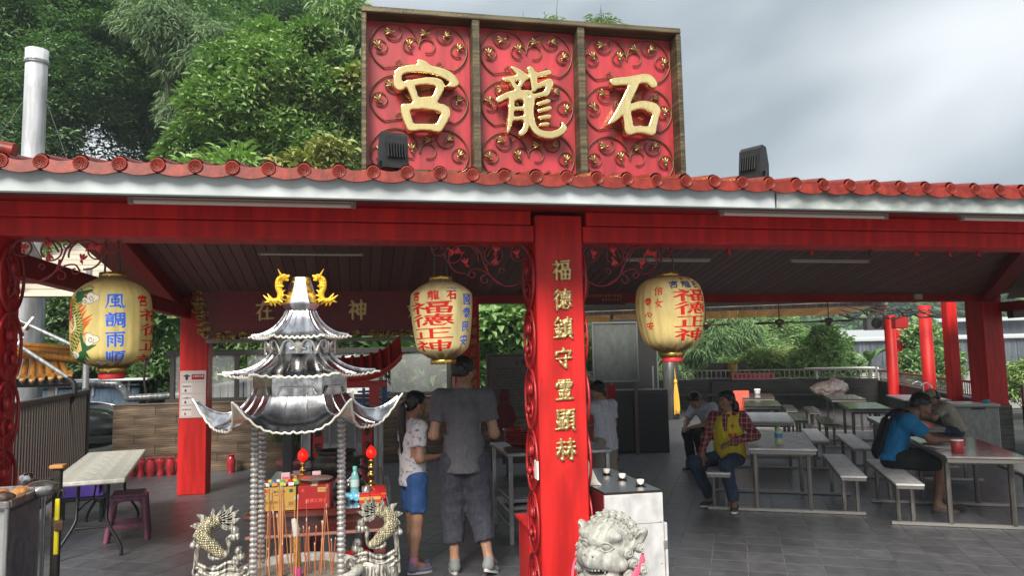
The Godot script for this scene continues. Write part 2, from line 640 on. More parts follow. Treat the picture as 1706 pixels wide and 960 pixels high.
# ---------------------------------------------------------------- brush lettering
# strokes: kind letter, then x,y pairs on a 100 x 100 square, y down
const GLYPHS := {
	"gong_brush": "q 42,1,45 50,6,120 61,13,85;q 17,15,90 11,27,110 14,38,140 22,35,60;q 10,20,95 30,13,120 62,13,125 86,19,135 99,30,110 86,35,40;q 28,33,105 34,45,110 38,57,90;q 28,34,95 58,29,110 76,34,125 67,56,100;q 38,57,85 67,54,90;q 46,58,75 41,66,80;q 21,68,120 25,82,125 30,95,110;q 22,68,100 52,64,110 84,70,135 73,95,120;q 30,96,110 52,94,100 73,95,120",
	"shi_brush": "q 17,13,110 50,9,115 84,4,130 97,13,115;q 60,11,125 42,42,125 22,70,100 2,87,35;q 40,57,105 43,76,115 45,95,120;q 41,59,95 70,50,110 96,55,145 99,65,100 89,93,120;q 45,95,110 66,92,95 90,94,120",
	"long_brush": "q 22,2,65 33,9,110 41,15,85;q 9,20,85 28,17,95 43,15,110;q 20,21,65 26,30,90;q 39,18,90 30,33,65;q 0,50,110 20,40,105 48,37,95;q 20,48,100 18,74,100 13,96,60;q 20,48,90 41,45,110 41,86,100 33,97,95;q 21,62,70 38,60,80;q 21,76,70 38,74,80;q 49,2,100 54,12,125 55,32,95;q 56,12,85 79,6,105;q 56,29,85 80,20,115 73,38,100;q 52,43,80 75,36,90;q 52,42,100 49,70,110 57,92,120 80,97,130 99,88,115 97,77,40;q 60,53,70 77,48,85;q 61,63,70 79,58,85;q 62,73,70 78,70,85;q 63,83,65 75,81,75",
	"shi": "h 14,19 88,13;d 48,18 37,46 8,78;v 38,54 42,94;k 38,54 82,48 77,92;h 42,89 80,86",
	"gong": "o 48,2 53,15;o 18,19 11,36;k 15,23 89,17 80,34;v 33,35 38,55;k 33,35 69,31 64,54;h 38,53 64,51;o 52,52 46,63;v 22,63 29,96;k 22,63 81,60 74,95;h 29,92 75,90",
	"long": "o 25,3 30,12;h 8,16 48,13;o 17,20 22,29;o 40,18 34,29;h 3,33 54,30;d 14,41 13,74 5,95;k 14,42 45,39 44,92 37,95;h 15,56 43,55;h 15,71 43,70;v 61,3 61,29;h 61,15 90,12;k 60,29 88,27 87,45;h 62,45 88,44;j 60,45 60,86 68,93 95,91 97,77;h 68,57 89,56;h 68,69 87,68;h 68,80 86,79",
	"fu": "o 17,5 27,15;k 6,27 40,23 7,64;v 24,46 24,97;o 31,50 42,61;h 48,10 93,7;v 54,21 56,40;k 54,21 87,19 84,38;h 56,39 84,38;v 48,50 51,96;k 48,50 95,48 91,95;h 51,71 91,70;v 70,50 70,93;h 51,93 91,92",
	"de": "d 29,4 6,28;d 33,25 4,56;v 22,46 22,97;h 42,14 95,11;v 68,2 66,25;v 46,27 48,44;k 46,27 93,25 90,44;v 60,27 61,43;v 76,27 76,43;h 48,44 90,43;h 42,55 95,53;o 45,66 37,84;j 54,63 56,88 78,91 85,79;o 64,59 71,71;o 88,62 97,78",
	"zheng": "h 12,13 91,10;v 53,14 53,88;h 53,48 86,45;v 26,42 26,88;h 5,91 97,88",
	"shen": "o 17,5 27,15;k 6,27 40,23 7,64;v 24,46 24,97;o 31,50 42,61;v 49,24 52,74;k 49,24 93,21 89,72;h 52,47 90,46;h 52,72 89,71;v 70,2 70,99",
	"zhen": "d 28,2 3,34;n 28,6 53,29;h 13,37 43,35;h 9,54 47,52;v 28,36 28,88;o 13,62 19,77;o 43,60 36,75;h 4,93 51,88;h 56,12 97,9;v 76,1 74,22;v 62,23 62,72;k 62,23 92,21 92,72;h 64,38 91,37;h 64,53 91,52;h 64,67 91,66;h 52,77 99,75;d 66,82 53,98;n 84,82 98,97",
	"shou": "o 48,1 54,14;o 17,17 11,35;k 15,21 89,16 80,33;h 12,52 91,47;k 62,36 62,93 49,83;o 30,61 43,77",
	"ling": "h 22,7 81,5;o 14,19 9,35;k 14,20 91,17 83,34;v 50,8 50,45;o 27,27 38,31;o 26,37 37,41;o 62,26 73,30;o 62,36 73,40;h 22,54 78,51;v 42,54 42,89;v 58,54 58,89;o 23,63 30,79;o 78,61 70,78;h 8,93 93,89",
	"xian": "v 11,8 13,41;k 11,8 47,6 44,41;h 13,24 44,23;h 13,40 44,39;v 24,46 24,87;v 37,46 37,87;o 7,54 14,72;o 52,52 45,70;h 1,91 55,86;h 55,8 99,5;o 77,8 70,22;v 61,23 61,75;k 61,23 95,21 94,75;h 63,39 93,38;h 63,56 93,55;h 63,73 93,72;d 68,79 53,98;n 84,79 99,96",
	"he": "h 7,19 45,16;v 26,3 26,41;h 3,41 50,37;d 21,43 4,92;k 33,41 34,94 26,90;o 12,55 5,70;o 43,52 49,68;h 55,18 94,15;v 74,2 74,40;h 52,40 99,36;d 69,42 54,92;k 81,40 82,94 74,90;o 60,54 54,69;o 91,51 98,67",
	"feng": "d 16,9 15,58 3,96;j 16,9 82,6 80,58 88,92 99,79;d 60,18 33,25;v 33,37 35,59;k 33,37 67,35 64,58;h 35,58 64,57;v 50,26 50,81;h 25,84 73,79;o 64,70 76,88",
	"tiao": "o 19,3 29,11;h 5,19 43,16;h 9,32 39,30;h 9,44 39,42;v 11,56 13,85;k 11,56 39,55 36,84;h 13,84 36,83;d 52,8 52,60 43,96;k 52,8 95,6 95,89 86,95;h 62,25 87,23;v 74,13 74,42;h 59,43 89,41;v 63,54 65,79;k 63,54 85,53 83,78;h 65,78 83,77",
	"yu": "h 6,10 95,7;v 16,28 16,94;k 16,28 87,26 86,88 77,94;v 51,10 51,94;o 26,43 37,51;o 26,62 37,70;o 62,41 75,49;o 62,60 75,68",
	"shun": "d 10,9 10,60 2,94;v 24,14 24,80;v 38,5 38,96;h 48,10 99,7;o 73,10 66,22;v 56,23 56,75;k 56,23 93,21 92,75;h 58,39 91,38;h 58,56 91,55;h 58,73 91,72;d 62,79 47,98;n 80,79 98,97",
	"guo": "v 11,6 11,97;k 11,6 91,4 91,97;h 11,94 91,93;h 22,26 81,23;v 27,42 29,59;k 27,42 49,40 47,58;h 29,58 47,57;h 21,75 53,70;n 57,13 64,60 84,85;d 78,44 55,82;o 68,11 77,20",
	"tai": "h 24,12 79,9;h 16,25 85,22;h 7,39 94,36;d 48,2 41,38 8,66;n 56,38 94,64;k 50,50 50,93 41,87;o 29,60 39,69;d 44,74 22,86;d 74,56 59,67;n 56,68 78,87",
	"min": "k 20,10 81,8 80,33;h 20,33 80,31;j 20,10 20,91 28,90 46,76;h 20,55 90,51;j 50,32 60,70 88,94 93,78",
	"an": "o 48,1 54,13;o 16,16 11,33;k 15,19 89,15 80,31;v 46,30 29,63;n 29,63 74,95;d 67,52 50,77 14,96;h 6,55 96,51",
	"zai": "h 8,25 92,20;d 46,3 34,44 4,73;v 27,52 27,98;h 46,55 86,52;v 65,38 65,91;h 38,93 96,90",
	"ru": "v 27,5 12,56;n 12,56 47,92;d 41,32 30,66 4,96;h 2,36 52,32;v 60,30 62,86;k 60,30 94,28 90,85;h 62,83 90,82",
	"xin": "d 29,3 4,46;v 20,34 20,97;o 60,3 69,12;h 40,22 97,20;h 48,36 89,34;h 48,51 89,49;v 49,65 52,94;k 49,65 88,64 84,93;h 52,92 84,91",
	"nu": "v 44,5 25,56;n 25,56 78,96;d 69,34 50,74 10,96;h 6,41 95,36",
	"zhong": "v 19,26 22,61;k 19,26 82,24 78,60;h 22,59 78,58;v 50,3 50,99",
	"xinh": "o 20,50 9,78;j 38,36 44,84 74,88 83,69;o 51,25 63,42;o 80,40 94,63",
}

func strokes(g: String) -> Array:
	var out := []
	for part in String(GLYPHS[g]).split(";"):
		var bits := part.split(" ")
		var pts := []
		var own := []
		for b in bits.slice(1):
			var xy := b.split(",")
			pts.append(Vector2(float(xy[0]) / 100.0, float(xy[1]) / 100.0))
			if xy.size() > 2:
				own.append(float(xy[2]) / 100.0)
		# width runs along the stroke as a brush would leave it
		var w := []
		match bits[0]:
			"h": w = [0.75, 0.62, 0.95]
			"v": w = [1.05, 0.9, 1.0]
			"k": w = [0.8, 0.9, 0.95]
			"j": w = [1.0, 0.9, 0.55]
			"d": w = [1.1, 0.85, 0.28]
			"n": w = [0.5, 0.95, 1.0]
			"o": w = [0.6, 1.0, 1.05]
		if own.size() == pts.size():
			var e := []
			for i in pts.size():
				e.append(Vector3(pts[i].x, pts[i].y, own[i]))
			out.append(bend(e, 4))
			continue
		# resample
		var total := 0.0
		for i in pts.size() - 1:
			total += pts[i].distance_to(pts[i + 1])
		var fine := []
		var run := 0.0
		for i in pts.size() - 1:
			var l: float = pts[i].distance_to(pts[i + 1])
			var steps := maxi(2, int(l / 0.12))
			for s in steps:
				var t := float(s) / steps
				fine.append([pts[i].lerp(pts[i + 1], t), (run + l * t) / total])
			run += l
		fine.append([pts[-1], 1.0])
		var res := []
		for e in fine:
			var t: float = e[1] * 2.0
			var ww: float = lerpf(w[0], w[1], t) if t < 1.0 else lerpf(w[1], w[2], t - 1.0)
			res.append(Vector3(e[0].x, e[0].y, ww))
		out.append(res)
	return out

# raised lettering: x to the right, y up, front towards +z; flat 0 gives round strokes
func glyph_mesh(g: String, size: Vector2, pen: float, depth: float, cell: float, flat := false) -> ArrayMesh:
	var key := "%s%s%s" % [g, size, flat]
	var pad := pen * 1.6 + cell * 2.0
	var f := Field.new(Vector3(-size.x / 2 - pad, -size.y / 2 - pad, -depth - cell * 2), Vector3(size.x / 2 + pad, size.y / 2 + pad, depth + cell * 3), cell, 2.2 / cell)
	var zs := depth / pen
	for s in strokes(g):
		for i in s.size() - 1:
			var a := Vector3((s[i].x - 0.5) * size.x, (0.5 - s[i].y) * size.y, 0)
			var b := Vector3((s[i + 1].x - 0.5) * size.x, (0.5 - s[i + 1].y) * size.y, 0)
			f.cap(a, b, pen * s[i].z, pen * s[i + 1].z, Vector3(1, 1, zs))
	if flat:
		f.cut(Vector3(0, 0, depth * 0.55), Vector3(0, 0, 1), maxf(size.x, size.y))
	var st := nb()
	f.mesh(st)
	st.generate_normals()
	return st.commit()

func paint_glyph(im: Image, g: String, x0: float, y0: float, w: float, h: float, pen: float, col: Color, flat := 1.0):
	for s in strokes(g):
		for i in s.size() - 1:
			var a := Vector2(x0 + s[i].x * w, y0 + s[i].y * h)
			var b := Vector2(x0 + s[i + 1].x * w, y0 + s[i + 1].y * h)
			paint_line(im, a, b, pen * s[i].z, pen * s[i + 1].z, col, flat)

func paint_line(im: Image, a: Vector2, b: Vector2, ra: float, rb: float, col: Color, flat := 1.0):
	var m := maxf(ra, rb) + 1.0
	var fs := Vector2(1.0, flat)
	var ab := (b - a) * fs
	var l2 := maxf(ab.length_squared(), 1e-6)
	for y in range(maxi(0, int(minf(a.y, b.y) - m)), mini(im.get_height() - 1, int(maxf(a.y, b.y) + m)) + 1):
		for x in range(int(minf(a.x, b.x) - m), int(maxf(a.x, b.x) + m) + 1):
			var p := (Vector2(x + 0.5, y + 0.5) - a) * fs
			var t := clampf(p.dot(ab) / l2, 0.0, 1.0)
			var d := (p - ab * t).length() - lerpf(ra, rb, t)
			if d < 0.5:
				var xx := posmod(x, im.get_width())
				im.set_pixel(xx, y, im.get_pixel(xx, y).lerp(col, clampf(0.5 - d, 0.0, 1.0) * col.a))

# ================================================================ ground
func build_ground():
	var st := nb()
	quad(st, Vector3(-700, -0.03, 300), Vector3(-700, -0.03, -820), Vector3(700, -0.03, -820), Vector3(700, -0.03, 300))
	struct("ground", fin(st), mat("asphalt", Color(0.055, 0.06, 0.055), 0.9, 0.0, {"tex": "blotch", "scale": 0.12, "world": true}))
	var fc := nb()
	quad(fc, Vector3(-40, -0.014, 45), Vector3(-40, -0.014, -3.4), Vector3(40, -0.014, -3.4), Vector3(40, -0.014, 45))
	struct("forecourt", fin(fc), mat("concrete", Color(0.36, 0.35, 0.33), 0.85, 0.0, {"tex": "blotch", "scale": 0.4, "world": true}))
	# the tiled floor: grout bed with a grid of slate-grey tiles
	var bed := nb()
	var s := 0.29
	var u0 := -32
	var u1 := 13
	var v0 := 2
	var v1 := 85
	quad(bed, grid(u0 * s, v0 * s, -0.005), grid(u0 * s, v1 * s, -0.005), grid(u1 * s, v1 * s, -0.005), grid(u1 * s, v0 * s, -0.005))
	var floor_ := struct("floor", fin(bed), mat("grout", Color(0.26, 0.26, 0.25), 0.85, 0.0, {"tex": "blotch", "scale": 1.0, "world": true}))
	var tms := []
	for k in 4:
		var g := 0.100 + 0.008 * k
		tms.append(mat("floor_tile_%d" % k, Color(g, g * 1.04, g * 1.17), 0.40, 0.0, {"tex": "floor_wear", "scale": 0.35 + 0.07 * k, "world": true}))
	var one := bx(Vector3(0, -0.004, 0), Vector3(s - 0.005, 0.008, s - 0.005), 0.0015)
	var near := []
	for i in range(u0, u1):
		for j in range(v0, v1):
			var c := grid((i + 0.5) * s, (j + 0.5) * s)
			var lat := c.x * 0.98 - c.z * -0.2
			var dep := -c.z * 0.98 + c.x * 0.2
			var seen := dep > 4.6 and absf((c.x * 0.98 + c.z * 0.2) / dep) < 0.72
			near.append([dep if seen else 100.0 + absf(dep), i, j])
	near.sort_custom(func(a, b): return a[0] < b[0])
	var rest := [nb(), nb()]
	for n in near.size():
		var i: int = near[n][1]
		var j: int = near[n][2]
		var c := grid((i + 0.5) * s, (j + 0.5) * s)
		if n < 300:
			obj("floor_tile", one, tms[(i * 7 + j * 13 + (i * j) % 5) & 3], floor_, c, grid_turn)
		else:
			box(rest[(i + j * 3) & 1], c + Vector3(0, -0.004, 0), Vector3(s - 0.005, 0.008, s - 0.005), Basis(Vector3.UP, grid_turn))
	stuff("floor_tiles_beyond", fin(rest[0]), tms[1], floor_)
	stuff("floor_tiles_beyond", fin(rest[1]), tms[2], floor_)

# ================================================================ pavilion
func red(k := 0) -> StandardMaterial3D:
	return mat("red_paint", Color(0.60, 0.020, 0.019), 0.46, 0.0, {"tex": "paint_streak", "scale": 0.8, "world": true, "bump": 0.05, "spec": 0.36})

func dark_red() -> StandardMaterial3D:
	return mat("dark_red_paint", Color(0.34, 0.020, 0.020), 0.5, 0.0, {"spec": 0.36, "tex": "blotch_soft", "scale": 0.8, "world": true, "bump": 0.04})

func gold() -> StandardMaterial3D:
	return mat("gold_paint", Color(0.70, 0.48, 0.16), 0.32, 0.85, {"tex": "blotch", "scale": 6.0, "bump": 0.05})

func build_pavilion():
	var base := Vector3(4.0, 0, -7.65)
	var p := thing("temple_pavilion", "open red temple pavilion with a tiled roof, square red pillars and dark board ceiling", "pavilion", base)
	var W := func(called: String, mesh, m: Material, par: Node = p) -> MeshInstance3D:
		return obj(called, mesh, m, par, -base if par == p else Vector3.ZERO)
	var zf := -4.59
	# pillars
	var mid = W.call("pillar", bx(Vector3(1.245, 1.31, zf - 0.15), Vector3(0.31, 2.62, 0.30), 0.008), red())
	W.call("pillar", bx(Vector3(-2.115, 1.31, zf - 0.15), Vector3(0.31, 2.62, 0.30), 0.008), red())
	W.call("pillar", bx(Vector3(5.85, 1.31, zf - 0.15), Vector3(0.31, 2.62, 0.30), 0.008), red())
	W.call("pillar", bx(Vector3(10.4, 1.31, zf - 0.15), Vector3(0.31, 2.62, 0.30), 0.008), red())
	var rl = W.call("pillar", bx(Vector3(-2.165, 1.3, -10.85), Vector3(0.35, 2.6, 0.36), 0.008), red())
	var rc = W.call("pillar", bx(Vector3(1.50, 1.3, -10.85), Vector3(0.36, 2.6, 0.36), 0.008), red())
	var rr = W.call("pillar", bx(Vector3(10.37, 1.7, -10.9), Vector3(0.38, 1.86, 0.38), 0.008), red())
	W.call("pillar_base", bx(Vector3(10.37, 0.385, -10.9), Vector3(0.44, 0.77, 0.43), 0.006), mat("base_tile", Color(0.10, 0.085, 0.075), 0.4, 0.0, {"tex": "grain", "scale": 1.5}))
	# couplet board text on the rear middle pillar, small gold characters
	var small := ["fu", "de", "shen", "zheng", "an", "tai", "guo", "min"]
	for i in 8:
		obj("character", glyph_mesh(small[i], Vector2(0.10, 0.11), 0.006, 0.004, 0.006), mat("dull_gold", Color(0.35, 0.2, 0.05), 0.5, 0.5), rc, Vector3(0.09, 0.95 - i * 0.15, 0.183) + Vector3(1.50, 1.3, -10.85))
	# gold characters down the front of the middle pillar
	var gl := ["fu", "de", "zhen", "shou", "ling", "xian", "he"]
	var ys := [2.268, 2.075, 1.895, 1.705, 1.508, 1.322, 1.138]
	for i in 7:
		obj("character", glyph_mesh(gl[i], Vector2(0.124, 0.137), 0.0104, 0.014, 0.0038), mat("pillar_gold", Color(0.80, 0.60, 0.28), 0.34, 0.8, {"tex": "speckle", "scale": 14.0, "bump": 0.04}), mid, Vector3(1.257 - 0.003, ys[i], zf + 0.004))
	# scrolled iron rings up the side faces of the pillars
	var iron := mat("red_iron", Color(0.42, 0.02, 0.025), 0.4, 0.1, {"tex": "blotch", "scale": 3.0})
	for pil in [[1.245, -1, mid], [1.245, 1, mid], [-2.115, 1, W.call("pillar_trim", bx(Vector3(-1.953, 1.2, zf - 0.15), Vector3(0.012, 2.3, 0.03), 0.002), iron)]]:
		for i in 6:
			var c := Vector3(pil[0] + pil[1] * 0.172, 2.22 - i * 0.385, zf - 0.15)
			var st := nb()
			tube(st, spiral(c, 0.150, 0.150, 0, TAU, 28, Vector3.BACK, Vector3.UP * 1.28), 0.009, 6, false)
			tube(st, spiral(c + Vector3(0, 0.07, 0), 0.085, 0.015, 0.4, 0.4 + TAU * 1.4, 24, Vector3.BACK, Vector3.UP), 0.007, 6)
			tube(st, spiral(c - Vector3(0, 0.08, 0), 0.075, 0.015, 3.6, 3.6 - TAU * 1.4, 24, Vector3.BACK, Vector3.UP), 0.007, 6)
			ball(st, c + Vector3(pil[1] * 0.012, 0.06, 0.02), Vector3(0.018, 0.035, 0.028))
			ball(st, c + Vector3(pil[1] * 0.012, -0.07, -0.03), Vector3(0.018, 0.028, 0.035))
			obj("iron_ring", fin(st), iron, pil[2])
		for e in [-0.15, 0.15]:
			pass
	obj("switch_plate", bx(Vector3(1.071, 1.02, zf - 0.02), Vector3(0.012, 0.115, 0.075), 0.004), mat("white_plastic", Color(0.78, 0.77, 0.74), 0.4), mid)
	# front beam in two steps, cut by the pillar
	for seg in [[-2.5, 1.085], [1.405, 10.6]]:
		W.call("front_beam", bx(Vector3((seg[0] + seg[1]) / 2, 2.50, zf - 0.13), Vector3(seg[1] - seg[0], 0.105, 0.25), 0.006), red())
		var a: float = seg[0] if seg[0] < 0 else seg[0] + 0.022
		var b: float = seg[1] if seg[1] > 5 else seg[1] - 0.022
		W.call("front_beam", bx(Vector3((a + b) / 2, 2.6, zf - 0.11), Vector3(b - a, 0.088, 0.24), 0.006), red())
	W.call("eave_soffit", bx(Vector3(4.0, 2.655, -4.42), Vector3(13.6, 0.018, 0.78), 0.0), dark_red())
	# galvanised fascia in two lengths
	var zinc := mat("zinc_fascia", Color(0.47, 0.52, 0.54), 0.55, 0.05, {"tex": "blotch_soft", "scale": 0.6})
	var zinc2 := mat("zinc_fascia_worn", Color(0.49, 0.54, 0.52), 0.45, 0.15, {"tex": "blotch", "scale3": Vector3(0.5, 0.9, 0.5), "rtex": "rough"})
	W.call("fascia", bx(Vector3(-0.25, 2.624, -4.01), Vector3(5.34, 0.108, 0.02), 0.003), zinc)
	W.call("fascia", bx(Vector3(6.63, 2.624, -4.008), Vector3(8.4, 0.108, 0.02), 0.003), zinc2)
	W.call("fascia_lip", bx(Vector3(4.0, 2.566, -4.02), Vector3(13.6, 0.006, 0.05), 0.0), mat("fascia_edge", Color(0.05, 0.05, 0.05), 0.6))
	# roof: two slopes and a hip on the right
	var slope := 0.2
	var tile_red := mat("glazed_tile", Color(0.27, 0.028, 0.016), 0.45, 0.0, {"tex": "blotch", "scale": 2.0, "world": true, "bump": 0.03, "spec": 0.4})
	var zr := -7.65
	var roof = W.call("roof", roof_shell(), mat("roof_board", Color(0.20, 0.03, 0.022), 0.6), p)
	var pitch := 0.1765
	var disc := nb()
	lathe(disc, [Vector2(0.0, 0.0), Vector2(0.027, 0.001), Vector2(0.030, 0.004), Vector2(0.034, 0.004), Vector2(0.036, 0.0), Vector2(0.036, -0.012)], 20, Vector3.ZERO, Basis(Vector3.RIGHT, PI / 2))
	for k in 9:      # pressed relief on the tile end
		var a := k * TAU / 9.0 + 0.4
		tube(disc, spiral(Vector3(cos(a) * 0.017, sin(a) * 0.017, 0.002), 0.009, 0.003, a, a + 4.0, 6), 0.0022, 4, false)
	tube(disc, spiral(Vector3(0, 0, 0.002), 0.010, 0.002, 0, 7, 10), 0.0026, 4, false)
	var disc_mesh := fin(disc)
	var lip_poly := PackedVector2Array()
	for i in 9:
		var t := i / 8.0
		lip_poly.append(Vector2(lerpf(-0.075, 0.075, t), 0.036 - 0.016 * sin(t * PI)))
	for i in 9:
		var t := 1.0 - i / 8.0
		lip_poly.append(Vector2(lerpf(-0.080, 0.080, t), -0.026 - 0.016 * sin(t * PI)))
	var lip_mesh := pz(lip_poly, 0.012)
	var n_cols := 74
	for i in n_cols:
		var x := -2.93 + i * pitch
		var zt := zr
		var cover := nb()
		var prof := []
		for k in 7:
			var a := PI * k / 6.0
			prof.append(Vector3(-cos(a) * 0.040, sin(a) * 0.040 - 0.004, 0))
		cover.set_smooth_group(0)
		for k in 6:
			for seg in 9:
				var z0 := -3.965 - seg * 0.41
				var z1 := z0 - 0.42
				var l0 := 0.008
				quad(cover, prof[k] + Vector3(0, (-3.965 - z0) * slope + l0, z0), prof[k] + Vector3(0, (-3.965 - z1) * slope, z1), prof[k + 1] + Vector3(0, (-3.965 - z1) * slope, z1), prof[k + 1] + Vector3(0, (-3.965 - z0) * slope + l0, z0))
		if i == 0 or not mats.has("_cover"):
			mats["_cover"] = cover
			texs["_cover_mesh"] = fin(cover)
		if x > -3.1 and x < 10.2:
			var rt := obj("roof_tile", texs["_cover_mesh"], tile_red, roof, Vector3(x, 2.712, 0))
			var ty := rng.randf_range(-0.0025, 0.0025)
			obj("tile_end", disc_mesh, tile_red, roof, Vector3(x, 2.708 + ty, -3.948 + rng.randf_range(-0.004, 0.004)), 0.0).rotation.z = rng.randf_range(-0.3, 0.3)
			obj("drip_tile", lip_mesh, tile_red, roof, Vector3(x + pitch / 2, 2.694 + ty, -3.958)).rotation.x = -0.12
	# ridge caps, and the stray end of a ridge seen over the eave at the far left
	W.call("ridge_cap", tb([Vector3(-3.0, 3.32, zr), Vector3(8.3, 3.32, zr)], 0.09, 8), tile_red)
	W.call("ridge_cap", tb([Vector3(-1.75, 2.79, -4.02), Vector3(-1.66, 2.78, -4.02)], 0.035, 10), tile_red)
	# board ceiling under the back slope
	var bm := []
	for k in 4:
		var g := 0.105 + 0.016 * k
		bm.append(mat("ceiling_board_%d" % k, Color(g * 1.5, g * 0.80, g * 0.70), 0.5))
	var bw := 0.13
	var i := 0
	var x := -2.4
	while x < 10.3:
		var za := zr if x < 8.2 else zr - (x - 8.2) * 1.5
		if za > -10.6:
			var l := (za + 10.95) / cos(atan(slope))
			var zc := (za - 10.95) / 2
			obj("ceiling_board", bx(Vector3.ZERO, Vector3(bw - 0.007, 0.014, l), 0.003), bm[(i * 5 + i / 3) & 3], roof, Vector3(x, 3.235 - (zr - zc) * slope, zc)).rotation.x = -atan(slope)
		x += bw
		i += 1
	var hipb := nb()
	quad(hipb, Vector3(8.25, 3.22, zr), Vector3(8.25, 3.22, zr - 0.02), Vector3(10.9, 2.55, -10.95), Vector3(10.9, 2.55, -4.6))
	obj("ceiling_board", fin(hipb), bm[0], roof)
	var fr := nb()
	quad(fr, Vector3(-2.5, 2.62, -4.75), Vector3(-2.5, 3.235, zr), Vector3(8.25, 3.235, zr), Vector3(10.5, 2.62, -4.75))
	obj("ceiling_board", fin(fr), bm[1], roof)
	# gable rafter on the left, hip rafter on the right
	var raf := func(a: Vector3, b: Vector3, w: float, h: float):
		var d := (b - a)
		var bs := Basis.looking_at(d.normalized(), Vector3.UP)
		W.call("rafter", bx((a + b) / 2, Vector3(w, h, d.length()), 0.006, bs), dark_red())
	raf.call(Vector3(-2.40, 3.13, zr), Vector3(-2.40, 2.47, -11.0), 0.16, 0.18)
	raf.call(Vector3(-2.40, 3.13, zr), Vector3(-2.40, 2.6, -4.8), 0.16, 0.18)
	raf.call(Vector3(8.2, 3.15, zr), Vector3(10.42, 2.55, -10.9), 0.20, 0.20)
	raf.call(Vector3(8.2, 3.15, zr), Vector3(10.45, 2.55, -4.7), 0.20, 0.20)
	# rear beam and side beams
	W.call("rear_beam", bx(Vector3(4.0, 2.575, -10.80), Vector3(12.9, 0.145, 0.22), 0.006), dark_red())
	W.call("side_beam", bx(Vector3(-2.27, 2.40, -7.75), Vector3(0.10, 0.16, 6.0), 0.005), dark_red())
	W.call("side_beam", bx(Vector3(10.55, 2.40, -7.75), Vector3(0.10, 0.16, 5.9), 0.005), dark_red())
	W.call("side_rail_beam", bx(Vector3(12.6, 2.38, -10.5), Vector3(4.2, 0.15, 0.12), 0.005, Basis(Vector3.BACK, 0.05)), mat("purlin", Color(0.05, 0.025, 0.02), 0.6))
	W.call("shelf_board", bx(Vector3(-0.3, 2.005, -10.66), Vector3(3.4, 0.05, 0.16), 0.004), mat("pale_board", Color(0.25, 0.24, 0.22), 0.5))
	# iron scrollwork corner pieces hanging under the front beam
	bracket(p, base, Vector3(1.085, 2.447, zf - 0.10), -1.0, 1.0)
	bracket(p, base, Vector3(1.405, 2.447, zf - 0.10), 1.0, 1.0)
	bracket(p, base, Vector3(-1.955, 2.447, zf - 0.10), 1.0, 0.92)
	# small clip lights behind the beam
	for q in [2.52, 3.16, 3.64, 4.02, 4.30, 4.55]:
		var st := nb()
		box(st, Vector3(q, 2.43, zf - 0.2), Vector3(0.02, 0.05, 0.02), Basis.IDENTITY, 0.003)
		lathe(st, [Vector2(0, 0.02), Vector2(0.009, 0.02), Vector2(0.013, 0.0), Vector2(0.014, -0.02), Vector2(0.0, -0.014)], 10, Vector3(q, 2.42, zf - 0.2), Basis(Vector3.BACK, 0.5))
		W.call("clip_light", fin(st), mat("dark_plastic", Color(0.03, 0.028, 0.03), 0.45) if q == 3.64 else iron)
	# pale cable box on the rear beam
	W.call("junction_box", bx(Vector3(8.93, 2.575, -10.67), Vector3(0.14, 0.09, 0.05), 0.006), mat("beige_plastic", Color(0.5, 0.45, 0.36), 0.5))

func roof_shell() -> ArrayMesh:
	var st := nb()
	var zr := -7.65
	for dy in [0.0, -0.05]:
		var y0: float = 2.70 + dy
		var y1: float = 3.29 + dy
		quad(st, Vector3(-3.0, y0, -4.0), Vector3(-3.0, y1, zr), Vector3(8.2, y1, zr), Vector3(10.9, y0, -4.0))
		quad(st, Vector3(10.9, y0, -11.4), Vector3(8.2, y1, zr), Vector3(-3.0, y1, zr), Vector3(-3.0, y0, -11.4))
		tri(st, Vector3(10.9, y0, -4.0), Vector3(8.2, y1, zr), Vector3(10.9, y0, -11.4))
	return fin(st)

func leaf_bud() -> ArrayMesh:
	if texs.has("_bud"):
		return texs["_bud"]
	var st := nb()
	for k in 3:
		var a := (k - 1) * 0.55
		var b := Basis(Vector3.BACK, a)
		ball(st, b * Vector3(0, 0.5, 0.05), Vector3(0.20, 0.52, 0.13), 8, 6, b)
	ball(st, Vector3(0, -0.22, 0.02), Vector3(0.26, 0.2, 0.16), 8, 5)
	ball(st, Vector3(0.16, -0.42, 0.02), Vector3(0.12, 0.22, 0.10), 8, 5, Basis(Vector3.BACK, 0.7))
	texs["_bud"] = fin(st)
	return texs["_bud"]

